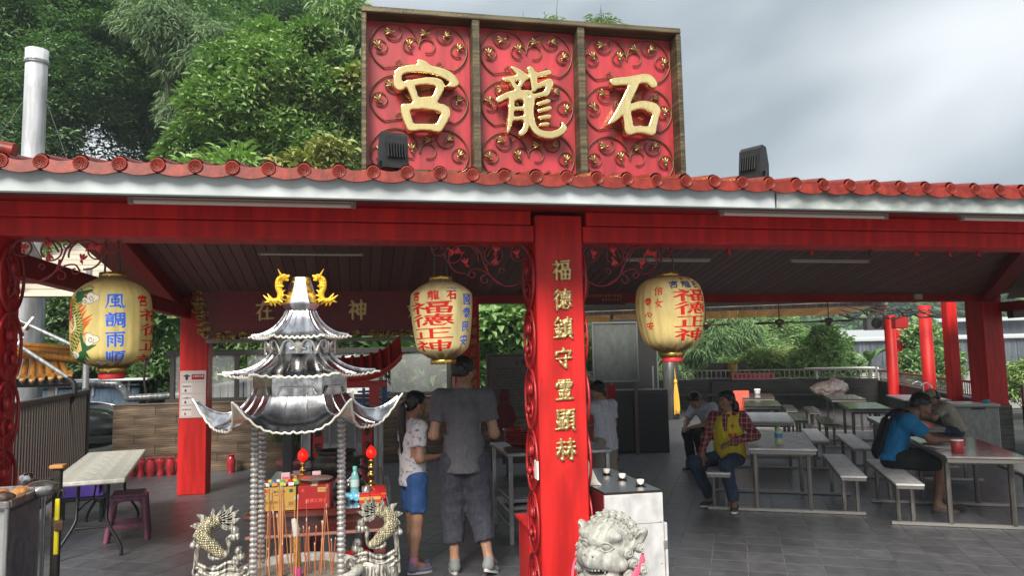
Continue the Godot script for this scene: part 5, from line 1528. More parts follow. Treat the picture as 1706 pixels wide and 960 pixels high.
	tree("feathery_grove", "light green feathery grove beyond the far railing", "grove", [[25.8,2.5,-49.6,1.71],[27.5,2.9,-49.6,1.94],[28.2,3.0,-47.5,1.66],[26.4,1.6,-46.1,1.41],[30.0,1.8,-47.6,1.47],[24.0,2.0,-48.0,1.5],[27.0,0.6,-45.0,1.3],[24.2,0.6,-44.0,1.3]], "fine", 420, Color(0.155, 0.256, 0.092), Color(0.300, 0.439, 0.173), "", 1.5, 0.12)
	tree("yellow_green_bush", "low yellow-green bush just outside the far railing", "bush", [[15.1,1.3,-26.6,0.58],[16.1,1.2,-26.8,0.59],[14.9,1.0,-27.5,0.48],[17.1,1.4,-27.6,0.48],[14.0,0.9,-27.2,0.5]], "fine", 420, Color(0.150, 0.220, 0.075), Color(0.288, 0.364, 0.128), "", 1.2, 0.05)
	var gr := "rounded leafy trees beyond the railing"
	tree("round_tree", "rounded pale green tree beyond the far railing, left of the round columns", "tree", [[16.5,1.6,-24.6,0.83],[15.9,1.2,-24.5,0.76],[18.0,1.1,-25.9,0.81],[16.7,2.3,-24.8,0.49],[17.6,0.9,-26.2,0.93],[17.4,1.9,-25.4,0.6]], "big", 560, Color(0.134, 0.230, 0.087), Color(0.289, 0.438, 0.190), gr, 0.34, 0.09)
	tree("round_tree", "rounded pale green tree seen between the red columns at the right", "tree", [[19.9,1.8,-23.4,0.82],[18.8,1.1,-22.6,0.72],[19.6,1.1,-22.6,0.73],[19.3,0.5,-22.9,0.83],[19.2,2.2,-23.0,0.53],[19.7,0.5,-23.0,0.63],[19.8,2.5,-23.3,0.4],[20.3,1.0,-23.2,0.6]], "big", 560, Color(0.134, 0.230, 0.087), Color(0.289, 0.438, 0.190), gr, 0.34, 0.09)
	tree("garden_shrub", "light green shrub right of the right-hand pillar", "shrub", [[15.5,1.1,-15.4,0.32],[15.7,0.8,-15.5,0.44],[15.8,0.7,-16.0,0.37],[16.2,1.2,-15.3,0.43],[16.4,0.7,-15.3,0.5]], "fine", 420, Color(0.153, 0.244, 0.079), Color(0.321, 0.428, 0.150), "", 0.8, 0.04)
	# banana plant
	var bp := thing("banana_plant", "banana plant with split paddle leaves in front of the grey shed", "plant", Vector3(19.3, 0, -25.9))
	obj("stem", tb([Vector3.ZERO, Vector3(0.05, 1.3, 0)], [0.1, 0.07], 8), mat("banana_stem", Color(0.12, 0.16, 0.06), 0.6), bp)
	for k in 11:
		var a := k * 2.1
		var lean := 0.55 + 0.3 * fmod(k * 0.37, 1.0)
		var pts := []
		for i in 6:
			var t := i / 5.0
			pts.append(Vector3(cos(a) * lean * t * 1.5, 1.25 + t * 1.0 - t * t * lean * 0.9, sin(a) * lean * t * 1.5))
		var ls := nb()
		for i in 5:
			var w0: float = [0.03, 0.17, 0.21, 0.2, 0.14, 0.02][i]
			var w1: float = [0.03, 0.17, 0.21, 0.2, 0.14, 0.02][i + 1]
			var sd := Vector3(-sin(a), 0, cos(a))
			quad(ls, pts[i], pts[i] + sd * w0 + Vector3(0, w0 * 0.3, 0), pts[i + 1] + sd * w1 + Vector3(0, w1 * 0.3, 0), pts[i + 1])
			quad(ls, pts[i], pts[i + 1], pts[i + 1] - sd * w1 + Vector3(0, w1 * 0.3, 0), pts[i] - sd * w0 + Vector3(0, w0 * 0.3, 0))
		obj("leaf", fin(ls), mat("banana_leaf_%d" % (k % 3), [Color(0.07, 0.17, 0.05), Color(0.10, 0.22, 0.06), Color(0.19, 0.3, 0.07)][k % 3], 0.45, 0.0, {"back": Color(0.3, 0.42, 0.1)}), bp)
	# grey sheds
	var sh := thing("grey_shed", "long grey corrugated shed with pale roof edges behind the columns at the right", "shed", Vector3(44, 0, -52), -0.35)
	var sm := [mat("shed_wall_0", Color(0.085, 0.10, 0.125), 0.6, 0.2, {"tex": "streak", "scale": 0.3}), mat("shed_wall_1", Color(0.11, 0.13, 0.155), 0.6, 0.2, {"tex": "streak", "scale": 0.3})]
	for k in 44:
		obj("cladding_panel", bx(Vector3(-11 + k * 0.9, 1.4, 0), Vector3(0.87, 2.2, 0.12), 0.02), sm[k & 1], sh)
		obj("cladding_panel", bx(Vector3(-11 + k * 0.9, -0.6, 1.2), Vector3(0.87, 1.7, 0.12), 0.02), sm[(k + 1) & 1], sh)
	obj("roof", bx(Vector3(8.5, 3.0, -4), Vector3(40, 0.25, 9), 0.03, Basis(Vector3.RIGHT, 0.10)), mat("shed_roof", Color(0.45, 0.48, 0.5), 0.5, 0.2), sh)
	obj("eave_band", bx(Vector3(8.5, 2.62, 0.3), Vector3(40, 0.25, 0.3), 0.03), mat("shed_eave", Color(0.5, 0.52, 0.53), 0.5), sh)
	obj("lower_roof", bx(Vector3(8.5, 0.30, 0.9), Vector3(40, 0.12, 1.4), 0.02, Basis(Vector3.RIGHT, 0.15)), mat("shed_lower_dark", Color(0.05, 0.055, 0.06), 0.6), sh)  # lower roof slab in a darker grey than the main roof
	obj("gable", bx(Vector3(14, 3.3, -1.0), Vector3(24, 1.3, 0.2), 0.02), sm[0], sh)
	obj("upper_roof", bx(Vector3(14, 4.05, -2.2), Vector3(26, 0.2, 4.5), 0.03, Basis(Vector3.RIGHT, 0.06)), mat("shed_roof", Color.WHITE), sh)
	for k in 3:
		obj("window", bx(Vector3(6 + k * 3.4, -0.45, 1.28), Vector3(1.6, 0.5, 0.06), 0.01), mat("shed_window", Color(0.02, 0.022, 0.025), 0.3), sh)
	var cp := thing("white_canopy", "white flat canopy roof outside the far railing", "canopy", Vector3(15.2, 0, -21.8), -0.4)
	obj("roof", bx(Vector3(0, 1.15, 0), Vector3(2.0, 0.07, 1.2), 0.02), mat("white_paint", Color.WHITE), cp)
	for x in [-0.8, 0.85]:
		obj("leg", bx(Vector3(x, 0.55, 0.4), Vector3(0.06, 1.12, 0.06), 0.004), mat("white_paint", Color.WHITE), cp)
	# distant wooded hills
	for hh in [[Vector3(92, -3, -150), 70.0, 15.5, "distant_hill"], [Vector3(125, -3, -112), 52.0, 27.0, "wooded_hill"], [Vector3(30, -3, -120), 60.0, 9.0, "distant_hill"]]:
		var hst := nb()
		hst.set_smooth_group(0)
		var hpl := []
		var ph := func(u: float, v: float) -> Vector3:
			var a := u * TAU
			var h: float = hh[2] * cos(minf(v, 1.0) * PI / 2.0) * (1.0 + 0.18 * sin(a * 3.0 + hh[1]) * v)
			return hh[0] + Vector3(cos(a) * hh[1] * v, h, sin(a) * hh[1] * 0.6 * v)
		for i in 40:
			for j in 10:
				quad(hst, ph.call(i / 40.0, j / 10.0), ph.call((i + 1) / 40.0, j / 10.0), ph.call((i + 1) / 40.0, (j + 1) / 10.0), ph.call(i / 40.0, (j + 1) / 10.0))
		var ho := struct(hh[3], fin(hst), mat("far_hill", Color(0.04, 0.075, 0.025), 0.95))
		for k in 2600:
			var p: Vector3 = ph.call(rng.randf(), sqrt(rng.randf()))
			hpl.append([Transform3D(Basis(Vector3.UP, rng.randf() * TAU).scaled(Vector3.ONE * rng.randf_range(5.0, 10.0)), p), Color(0.045, 0.095, 0.025).lerp(Color(0.11, 0.2, 0.045), rng.randf())])
		scatter("forest", hpl, "broad", ho)

# ================================================================ dining tables
func build_tables():
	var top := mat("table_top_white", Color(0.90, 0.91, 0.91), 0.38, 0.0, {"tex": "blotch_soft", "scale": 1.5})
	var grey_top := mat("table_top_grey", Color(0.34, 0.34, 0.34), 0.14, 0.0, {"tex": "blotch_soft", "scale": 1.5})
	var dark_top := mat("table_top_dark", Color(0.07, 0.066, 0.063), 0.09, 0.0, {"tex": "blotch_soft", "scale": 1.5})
	var edge := mat("table_edge", Color(0.22, 0.205, 0.19), 0.35, 0.4)
	var leg := mat("table_leg", Color(0.20, 0.185, 0.17), 0.38, 0.55, {"tex": "streak", "scale": 2.0})
	var names := [
		["white table set nearest on the left, where the person in the yellow vest sits", 0.0, 8.45], ["white table set second from the front in the left column of tables", 0.0, 11.7],
		["dark third table set in the left column, brown reflection on its top", 0.0, 15.05], ["dark farthest table set of the left column by the dark wall", 0.0, 17.75],
		["grey front right table set where the person in the blue shirt sits", 1.77, 8.05], ["grey second table set in the right column, behind the blue shirt", 1.77, 10.95],
		["dark third table set in the right column with railing reflected in its top", 1.77, 14.35], ["dark farthest table set of the right column beside the plastic bag", 1.77, 17.2]]
	var first: Node3D = null
	for q in names:
		var at := grid(q[1], q[2])
		if first:
			var c := copy(first, at, grid_turn, q[0])
			var far: bool = q[2] > 14.0
			for e in c.get_children():
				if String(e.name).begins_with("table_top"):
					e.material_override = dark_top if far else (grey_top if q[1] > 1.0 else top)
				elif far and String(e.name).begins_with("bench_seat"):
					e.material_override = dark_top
			continue
		first = thing("canteen_table", q[0], "table", at, grid_turn, "canteen tables with fixed benches")
		var L := 1.75
		var f := first
		# local: x across, -z away from the viewer
		obj("table_top", bx(Vector3(0.40, 0.70, -L / 2), Vector3(0.68, 0.022, L), 0.006), top, f)
		obj("top_edge", bx(Vector3(0.40, 0.667, -L / 2), Vector3(0.66, 0.04, L - 0.03), 0.004), edge, f)
		for x in [0.13, 0.67]:
			for z in [-0.30, -L + 0.30]:
				obj("leg", bx(Vector3(x, 0.335, z), Vector3(0.045, 0.62, 0.045), 0.004), leg, f)
		for x in [-0.26, 1.07]:
			var bch := obj("bench_seat", bx(Vector3(x, 0.435, -L / 2), Vector3(0.25, 0.022, L), 0.006), top, f)
			obj("seat_edge", bx(Vector3(x, 0.408, -L / 2), Vector3(0.24, 0.03, L - 0.02), 0.004), edge, bch)
			for e in [-0.065, 0.065]:
				for z in [-0.30, -L + 0.30]:
					obj("bench_leg", bx(Vector3(x + e, 0.205, z), Vector3(0.04, 0.375, 0.04), 0.004), leg, f)
		for z in [-0.30, -L + 0.30]:
			obj("base_bar", bx(Vector3(0.405, 0.02, z), Vector3(1.6, 0.035, 0.045), 0.004), mat("base_bar", Color(0.36, 0.35, 0.33), 0.35, 0.6), f)
			obj("cross_bar", bx(Vector3(0.40, 0.62, z), Vector3(0.5, 0.04, 0.03), 0.004), leg, f)
	# single benches standing in the aisle

# ================================================================ lanterns
func even(prof: Array, n: int) -> Array:    # the same outline in n steps of equal length
	var l := [0.0]
	for i in prof.size() - 1:
		l.append(l[-1] + prof[i].distance_to(prof[i + 1]))
	var out := []
	for k in n + 1:
		var s: float = l[-1] * k / n
		var i := 0
		while i < prof.size() - 2 and l[i + 1] < s:
			i += 1
		out.append(prof[i].lerp(prof[i + 1], clampf((s - l[i]) / maxf(l[i + 1] - l[i], 1e-6), 0.0, 1.0)))
	return out

func round_off(prof: Array, n: int) -> Array:
	var p := []
	for q in prof:
		p.append(Vector3(q.x, q.y, 0))
	var out := []
	for q in bend(p, n):
		out.append(Vector2(maxf(q.x, 0.0), q.y))
	return out

func lantern_ground(seed_: int, base: Color) -> Image:
	var im := Image.create(1024, 512, false, Image.FORMAT_RGBA8)
	var n := FastNoiseLite.new()
	n.seed = seed_
	n.frequency = 0.012
	n.fractal_octaves = 4
	for y in 512:
		var v := y / 511.0
		for x in 1024:
			var a := TAU * x / 1024.0
			var s := n.get_noise_3d(cos(a) * 163.0, y * 0.35, sin(a) * 163.0)
			var c := base * (0.94 + 0.16 * s)
			var dirt := clampf((0.13 - v) * 7.0 + s * 0.5, 0.0, 0.75)
			c = c.lerp(Color(0.36, 0.31, 0.27), dirt)
			var low := clampf((v - 0.84) * 8.0 + s * 1.3, 0.0, 0.8)
			c = c.lerp(Color(0.33, 0.24, 0.13), low)
			c.a = 1.0
			im.set_pixel(x, y, c)
	return im

# text centred at an angle in degrees (to the right of the front) and a height 0..1 from the top
func lantern_text(im: Image, g: String, deg: float, v: float, wdeg: float, hv: float, pen: float, col: Color, flat := 1.0):
	var w := wdeg / 360.0 * 1024.0
	var h := hv * 512.0
	paint_glyph(im, g, deg / 360.0 * 1024.0 - w / 2, v * 512.0 - h / 2, w, h, pen, col, flat)

func build_lanterns():
	var red_c := Color(0.80, 0.09, 0.07)
	var blue_c := Color(0.22, 0.40, 0.85)
	var base := Color(0.88, 0.80, 0.50)
	# left: dragon and four blue characters
	var a := lantern_ground(3, base)
	paint_dragon(a)
	var k := 0
	for g in ["feng", "tiao", "yu", "shun"]:
		lantern_text(a, g, 22, 0.335 + k * 0.155, 29, 0.125, 5.2, Color(0.72, 0.78, 0.9))
		lantern_text(a, g, 22, 0.335 + k * 0.155, 28, 0.125, 4.2, blue_c)
		k += 1
	lantern_text(a, "gong", 67, 0.32, 24, 0.10, 4.0, red_c)
	k = 0
	for g in ["fu", "de", "zheng", "shen"]:
		lantern_text(a, g, 92, 0.44 + k * 0.127, 70, 0.10, 10.0, red_c, 3.2)
		k += 1
	var p1 := [Vector2(0.062, 0.0), Vector2(0.10, 0.012), Vector2(0.165, 0.035), Vector2(0.198, 0.065), Vector2(0.207, 0.13), Vector2(0.212, 0.25), Vector2(0.208, 0.36), Vector2(0.195, 0.425), Vector2(0.15, 0.475), Vector2(0.10, 0.505), Vector2(0.06, 0.53)]
	make_lantern("large yellow lantern at the left painted with a green dragon and blue characters", Vector3(-1.41, 1.705, -4.75), p1, image_mat("lantern_paint_left", a, 0.62, {"back": Color(0.6, 0.48, 0.25)}), 0.62, true, false, 0.018, 28)
	# middle: broad red characters, blue column at the right
	var b := lantern_ground(8, Color(0.90, 0.84, 0.60))
	lantern_text(b, "shi", 14, 0.285, 23, 0.10, 5.0, red_c)
	lantern_text(b, "long", -20, 0.285, 23, 0.10, 4.0, red_c)
	lantern_text(b, "gong", -58, 0.285, 23, 0.10, 4.4, red_c)
	k = 0
	for g in ["fu", "de", "zheng", "shen"]:
		lantern_text(b, g, -30, 0.405 + k * 0.128, 94, 0.118, 12.0, red_c, 3.2)
		k += 1
	k = 0
	for g in ["guo", "tai", "min", "an"]:
		lantern_text(b, g, 50 - k * 2, 0.33 + k * 0.135, 25, 0.105, 4.0, blue_c)
		k += 1
	lantern_text(b, "xinh", 18, 0.20, 22, 0.05, 3.4, blue_c)
	var p2 := [Vector2(0.065, 0.0), Vector2(0.10, 0.018), Vector2(0.145, 0.05), Vector2(0.165, 0.085), Vector2(0.182, 0.2), Vector2(0.192, 0.31), Vector2(0.193, 0.40), Vector2(0.175, 0.43), Vector2(0.125, 0.467), Vector2(0.085, 0.487), Vector2(0.062, 0.505)]
	make_lantern("middle yellow lantern with broad red characters, hanging left of the middle pillar", Vector3(0.515, 1.715, -4.75), p2, image_mat("lantern_paint_middle", b, 0.62, {"back": Color(0.6, 0.48, 0.25)}), 0.5, false, false, 0.012, 40)
	# right: barrel with tassel
	var c := lantern_ground(12, Color(0.88, 0.79, 0.52))
	lantern_text(c, "shi", 34, 0.235, 19, 0.085, 3.6, Color(0.12, 0.2, 0.42))
	lantern_text(c, "long", 11, 0.235, 20, 0.085, 3.0, Color(0.12, 0.2, 0.42))
	lantern_text(c, "gong", -13, 0.235, 19, 0.085, 3.4, Color(0.12, 0.2, 0.42))
	lantern_text(c, "zhong", 30, 0.155, 10, 0.05, 2.4, red_c)
	lantern_text(c, "ling", 8, 0.155, 11, 0.05, 2.0, red_c)
	k = 0
	for g in ["fu", "de", "zheng", "shen"]:
		lantern_text(c, g, 20, 0.35 + k * 0.13, 74, 0.122, 10.5, red_c, 2.8)
		k += 1
	k = 0
	for g in ["xin", "nu"]:
		lantern_text(c, g, -40, 0.30 + k * 0.12, 16, 0.085, 2.8, red_c)
		k += 1
	k = 0
	for g in ["tai", "xinh", "an"]:
		lantern_text(c, g, -60, 0.40 + k * 0.12, 16, 0.075, 2.8, red_c)
		k += 1
	var p3 := [Vector2(0.07, 0.0), Vector2(0.12, 0.02), Vector2(0.168, 0.055), Vector2(0.195, 0.11), Vector2(0.218, 0.23), Vector2(0.222, 0.30), Vector2(0.215, 0.39), Vector2(0.192, 0.45), Vector2(0.15, 0.485), Vector2(0.10, 0.503), Vector2(0.065, 0.51)]
	make_lantern("right yellow barrel lantern with red base and yellow tassel", Vector3(2.055, 1.735, -4.75), p3, image_mat("lantern_paint_right", c, 0.62, {"back": Color(0.6, 0.48, 0.25)}), 0.55, true, true, 0.03, 24)

func make_lantern(label: String, at: Vector3, prof: Array, paint: Material, hang: float, red_foot: bool, tassel: bool, fold: float, folds: int):
	var l := thing("paper_lantern", label, "lantern", at, 0.0, "yellow temple lanterns under the front beam")
	l.rotation = Vector3(0, -0.02, 0.02)
	var st := nb()
	lathe(st, even(round_off(prof, 6), 36), 96, Vector3.ZERO, Basis.IDENTITY, true, folds, fold)
	obj("shade", fin(st), paint, l)
	var brass := mat("lantern_brass", Color(0.78, 0.56, 0.14), 0.28, 0.9, {"tex": "blotch", "scale": 6.0})
	var top: Vector2 = prof[-1]
	obj("top_ring", lt([Vector2(top.x, top.y - 0.01), Vector2(top.x + 0.012, top.y - 0.008), Vector2(top.x + 0.010, top.y + 0.022), Vector2(top.x - 0.005, top.y + 0.024), Vector2(top.x - 0.008, top.y)], 28), brass, l)
	obj("bottom_ring", lt([Vector2(0.05, -0.03), Vector2(0.078, -0.032), Vector2(0.082, -0.005), Vector2(0.07, 0.004), Vector2(0.06, 0.0)], 28), brass, l)
	if red_foot:
		obj("foot", lt([Vector2(0.0, -0.066), Vector2(0.066, -0.068), Vector2(0.070, -0.062), Vector2(0.068, -0.03), Vector2(0.05, -0.028)], 28), mat("lantern_foot", Color(0.60, 0.03, 0.035), 0.45), l)
	var wire := mat("wire", Color(0.03, 0.03, 0.03), 0.5)
	for s in [-1.0, 1.0]:
		obj("hanging_wire", tb([Vector3(s * top.x * 0.7, top.y, 0), Vector3(s * 0.012 + s * top.x * 0.35, 2.46 - at.y, 0.0)], 0.006, 6), wire, l)
	if tassel:
		var ym := mat("tassel_yellow", Color(0.72, 0.42, 0.05), 0.6, 0.0, {"rim": 0.3})
		var ts := nb()
		tube(ts, [Vector3(0.01, -0.07, 0.0), Vector3(0.012, -0.19, 0.0)], 0.003, 5)
		ball(ts, Vector3(0.012, -0.20, 0), Vector3(0.013, 0.018, 0.013), 8, 6)
		for k in 26:
			var a := k * 2.4
			var r := 0.016 * sqrt((k % 9) / 9.0)
			tube(ts, bend([Vector3(0.012 + cos(a) * r * 0.4, -0.21, sin(a) * r * 0.4), Vector3(0.012 + cos(a) * r, -0.29, sin(a) * r), Vector3(0.012 + cos(a) * r * 1.2, -0.385 - rng.randf() * 0.035, sin(a) * r * 1.2)], 3), 0.0028, 4)
		obj("tassel", fin(ts), ym, l)

func paint_dragon(im: Image):
	var green := Color(0.13, 0.33, 0.16)
	var light := Color(0.80, 0.72, 0.36)
	var orange := Color(0.83, 0.34, 0.10)
	var white := Color(0.85, 0.83, 0.76)
	var D := func(deg: float) -> float: return deg / 360.0 * 1024.0
	var path := []
	for q in [[-36, 0.30], [-44, 0.37], [-37, 0.47], [-34, 0.56], [-46, 0.66], [-60, 0.77], [-66, 0.87], [-72, 0.92]]:
		path.append(Vector3(D.call(q[0]), q[1] * 512.0, 0))
	var c := bend(path, 8)
	# flames along the back
	for i in range(4, c.size() - 4, 3):
		var p: Vector3 = c[i]
		paint_line(im, Vector2(p.x + 20, p.y), Vector2(p.x + 52 + (i % 4) * 8, p.y - 22 - (i % 3) * 12), 10.0, 1.0, orange)
		paint_line(im, Vector2(p.x - 20, p.y), Vector2(p.x - 50 - (i % 3) * 8, p.y - 16 - (i % 4) * 8), 9.0, 1.0, orange)
	for i in c.size() - 1:
		paint_line(im, Vector2(c[i].x, c[i].y), Vector2(c[i + 1].x, c[i + 1].y), 34.0, 34.0, Color(0.75, 0.45, 0.2))
	for i in c.size() - 1:
		paint_line(im, Vector2(c[i].x, c[i].y), Vector2(c[i + 1].x, c[i + 1].y), 29.0, 29.0, green)
	# crossed lines for scales
	for i in range(0, c.size() - 3, 2):
		var t: Vector3 = (c[i + 2] - c[i]).normalized()
		var n := Vector2(-t.y, t.x)
		var a := Vector2(c[i].x, c[i].y)
		var b := Vector2(c[i + 2].x, c[i + 2].y)
		paint_line(im, a - n * 28, b + n * 28, 1.8, 1.8, light)
		paint_line(im, a + n * 28, b - n * 28, 1.8, 1.8, light)
	# head with jaws, whiskers and horns
	var hx: float = D.call(-34)
	for e in [[0, 150, -26, 120, 22, 16], [-10, 140, 55, 122, 18, 7], [-5, 158, 50, 150, 14, 6], [-22, 128, 20, 92, 9, 3]]:
		paint_line(im, Vector2(hx + e[0], e[1]), Vector2(hx + e[2], e[3]), e[4], e[5], green)
	paint_line(im, Vector2(hx + 24, 140), Vector2(hx + 66, 132), 3, 2, Color(0.7, 0.2, 0.12))
	for e in [[-4, 102, 40, 96], [40, 96, 60, 110], [-14, 118, -50, 108]]:
		paint_line(im, Vector2(hx + e[0], e[1]), Vector2(hx + e[2], e[3]), 6, 5, Color(0.62, 0.58, 0.5))
	# a second face with red mane at the left, long white whiskers
	var fx: float = D.call(-64)
	for k in 14:
		var a := k * 0.45
		paint_line(im, Vector2(fx, 215), Vector2(fx + cos(a) * 46, 205 + sin(a) * 60), 8, 2, [orange, Color(0.72, 0.14, 0.1), Color(0.78, 0.62, 0.5)][k % 3])
	paint_line(im, Vector2(fx - 10, 205), Vector2(fx + 18, 230), 22, 16, Color(0.72, 0.3, 0.2))
	for k in 3:
		paint_line(im, Vector2(fx - 12 + k * 14, 196), Vector2(fx - 10 + k * 14, 199), 4, 4, white)
	var wk := bend([Vector3(fx - 20, 225, 0), Vector3(fx - 24, 265, 0), Vector3(fx + 8, 268, 0), Vector3(fx + 40, 290, 0), Vector3(fx + 66, 270, 0), Vector3(fx + 60, 225, 0)], 6)
	for i in wk.size() - 1:
		paint_line(im, Vector2(wk[i].x, wk[i].y), Vector2(wk[i + 1].x, wk[i + 1].y), 4.5, 4.5, white)
	# claw
	var cx: float = D.call(-24)
	paint_line(im, Vector2(cx - 50, 420), Vector2(cx, 380), 26, 12, green)
	for e in [[-14, 300], [26, 320], [56, 352], [22, 408], [-6, 432]]:
		var m := Vector2(cx + e[0] * 0.5, 372 + (e[1] - 372) * 0.55)
		paint_line(im, Vector2(cx, 372), m, 10, 8, green)
		paint_line(im, m, Vector2(cx + e[0], e[1]), 8, 2, green)
	# clouds
	for e in [[-12, 0.305, 26], [-12, 0.64, 28], [-4, 0.88, 26], [-44, 0.76, 20], [-22, 0.33, 18]]:
		var q := Vector2(D.call(e[0]), e[1] * 512.0)
		for k in 3:
			var o := Vector2(cos(k * 2.1) * e[2] * 0.6, sin(k * 2.1) * e[2] * 0.45)
			paint_line(im, q + o, q + o + Vector2(6, 0), e[2] * 0.62, e[2] * 0.5, Color(0.35, 0.33, 0.3))
		for k in 3:
			var o := Vector2(cos(k * 2.1) * e[2] * 0.6, sin(k * 2.1) * e[2] * 0.45)
			paint_line(im, q + o, q + o + Vector2(6, 0), e[2] * 0.55, e[2] * 0.44, white)
		var sp := spiral(Vector3(q.x, q.y, 0), e[2] * 0.5, 3.0, 0.0, 7.0, 16)
		for i in sp.size() - 1:
			paint_line(im, Vector2(sp[i].x, sp[i].y), Vector2(sp[i + 1].x, sp[i + 1].y), 1.3, 1.3, Color(0.4, 0.38, 0.34))

# ================================================================ incense burner with its pagoda roof
func pagoda_tier(parent: Node, called: String, m: Material, rim_m: Material, yt: float, yb: float, rt: float, rb: float, lift: float, out: float, scallop: int, curve := 2.0):
	var tier := obj(called, bx(Vector3(0, yt - 0.004, 0), Vector3(rt * 1.2, 0.008, rt * 1.2), 0.002), m, parent)
	var half := PI / 6.0
	for f in 6:
		var a0 := f * PI / 3.0
		var st := nb()
		st.set_smooth_group(0)
		var ns := 18
		var nt := 8
		var P := func(s: float, t: float) -> Vector3:
			var r := lerpf(rt, rb, pow(t, 1.25))
			var y := yb + (yt - yb) * pow(1.0 - t, curve)
			var e := pow(absf(s), 3.5) * pow(t, 3.0)
			r += out * e
			y += lift * e
			if t > 0.99 and scallop > 0:
				y -= 0.0075 * absf(sin(s * scallop * PI * 0.5))
			var c := r * cos(half)                       # apothem of the hexagon
			var x := s * r * sin(half)
			return Vector3(x, y, c).rotated(Vector3.UP, a0)
		for i in ns:
			for j in nt:
				var s0 := -1.0 + 2.0 * i / ns
				var s1 := -1.0 + 2.0 * (i + 1) / ns
				quad(st, P.call(s0, float(j) / nt), P.call(s0, float(j + 1) / nt), P.call(s1, float(j + 1) / nt), P.call(s1, float(j) / nt))
		obj("roof_panel", fin(st), m, tier)
		for s in [-1.0, -0.36, 0.36]:
			var pts := []
			for j in 9:
				pts.append(P.call(s, j / 8.5) + Vector3(0, 0.002, 0))
			obj("roof_rib", tb(pts, 0.0042 if s == -1.0 else 0.0018, 5), m, tier)
		var ed := nb()
		var pe := []
		for i in 37:
			pe.append(P.call(-1.0 + i / 18.0, 1.0))
		tube(ed, pe, 0.0042, 5)
		obj("eave_edge", fin(ed), rim_m, tier)

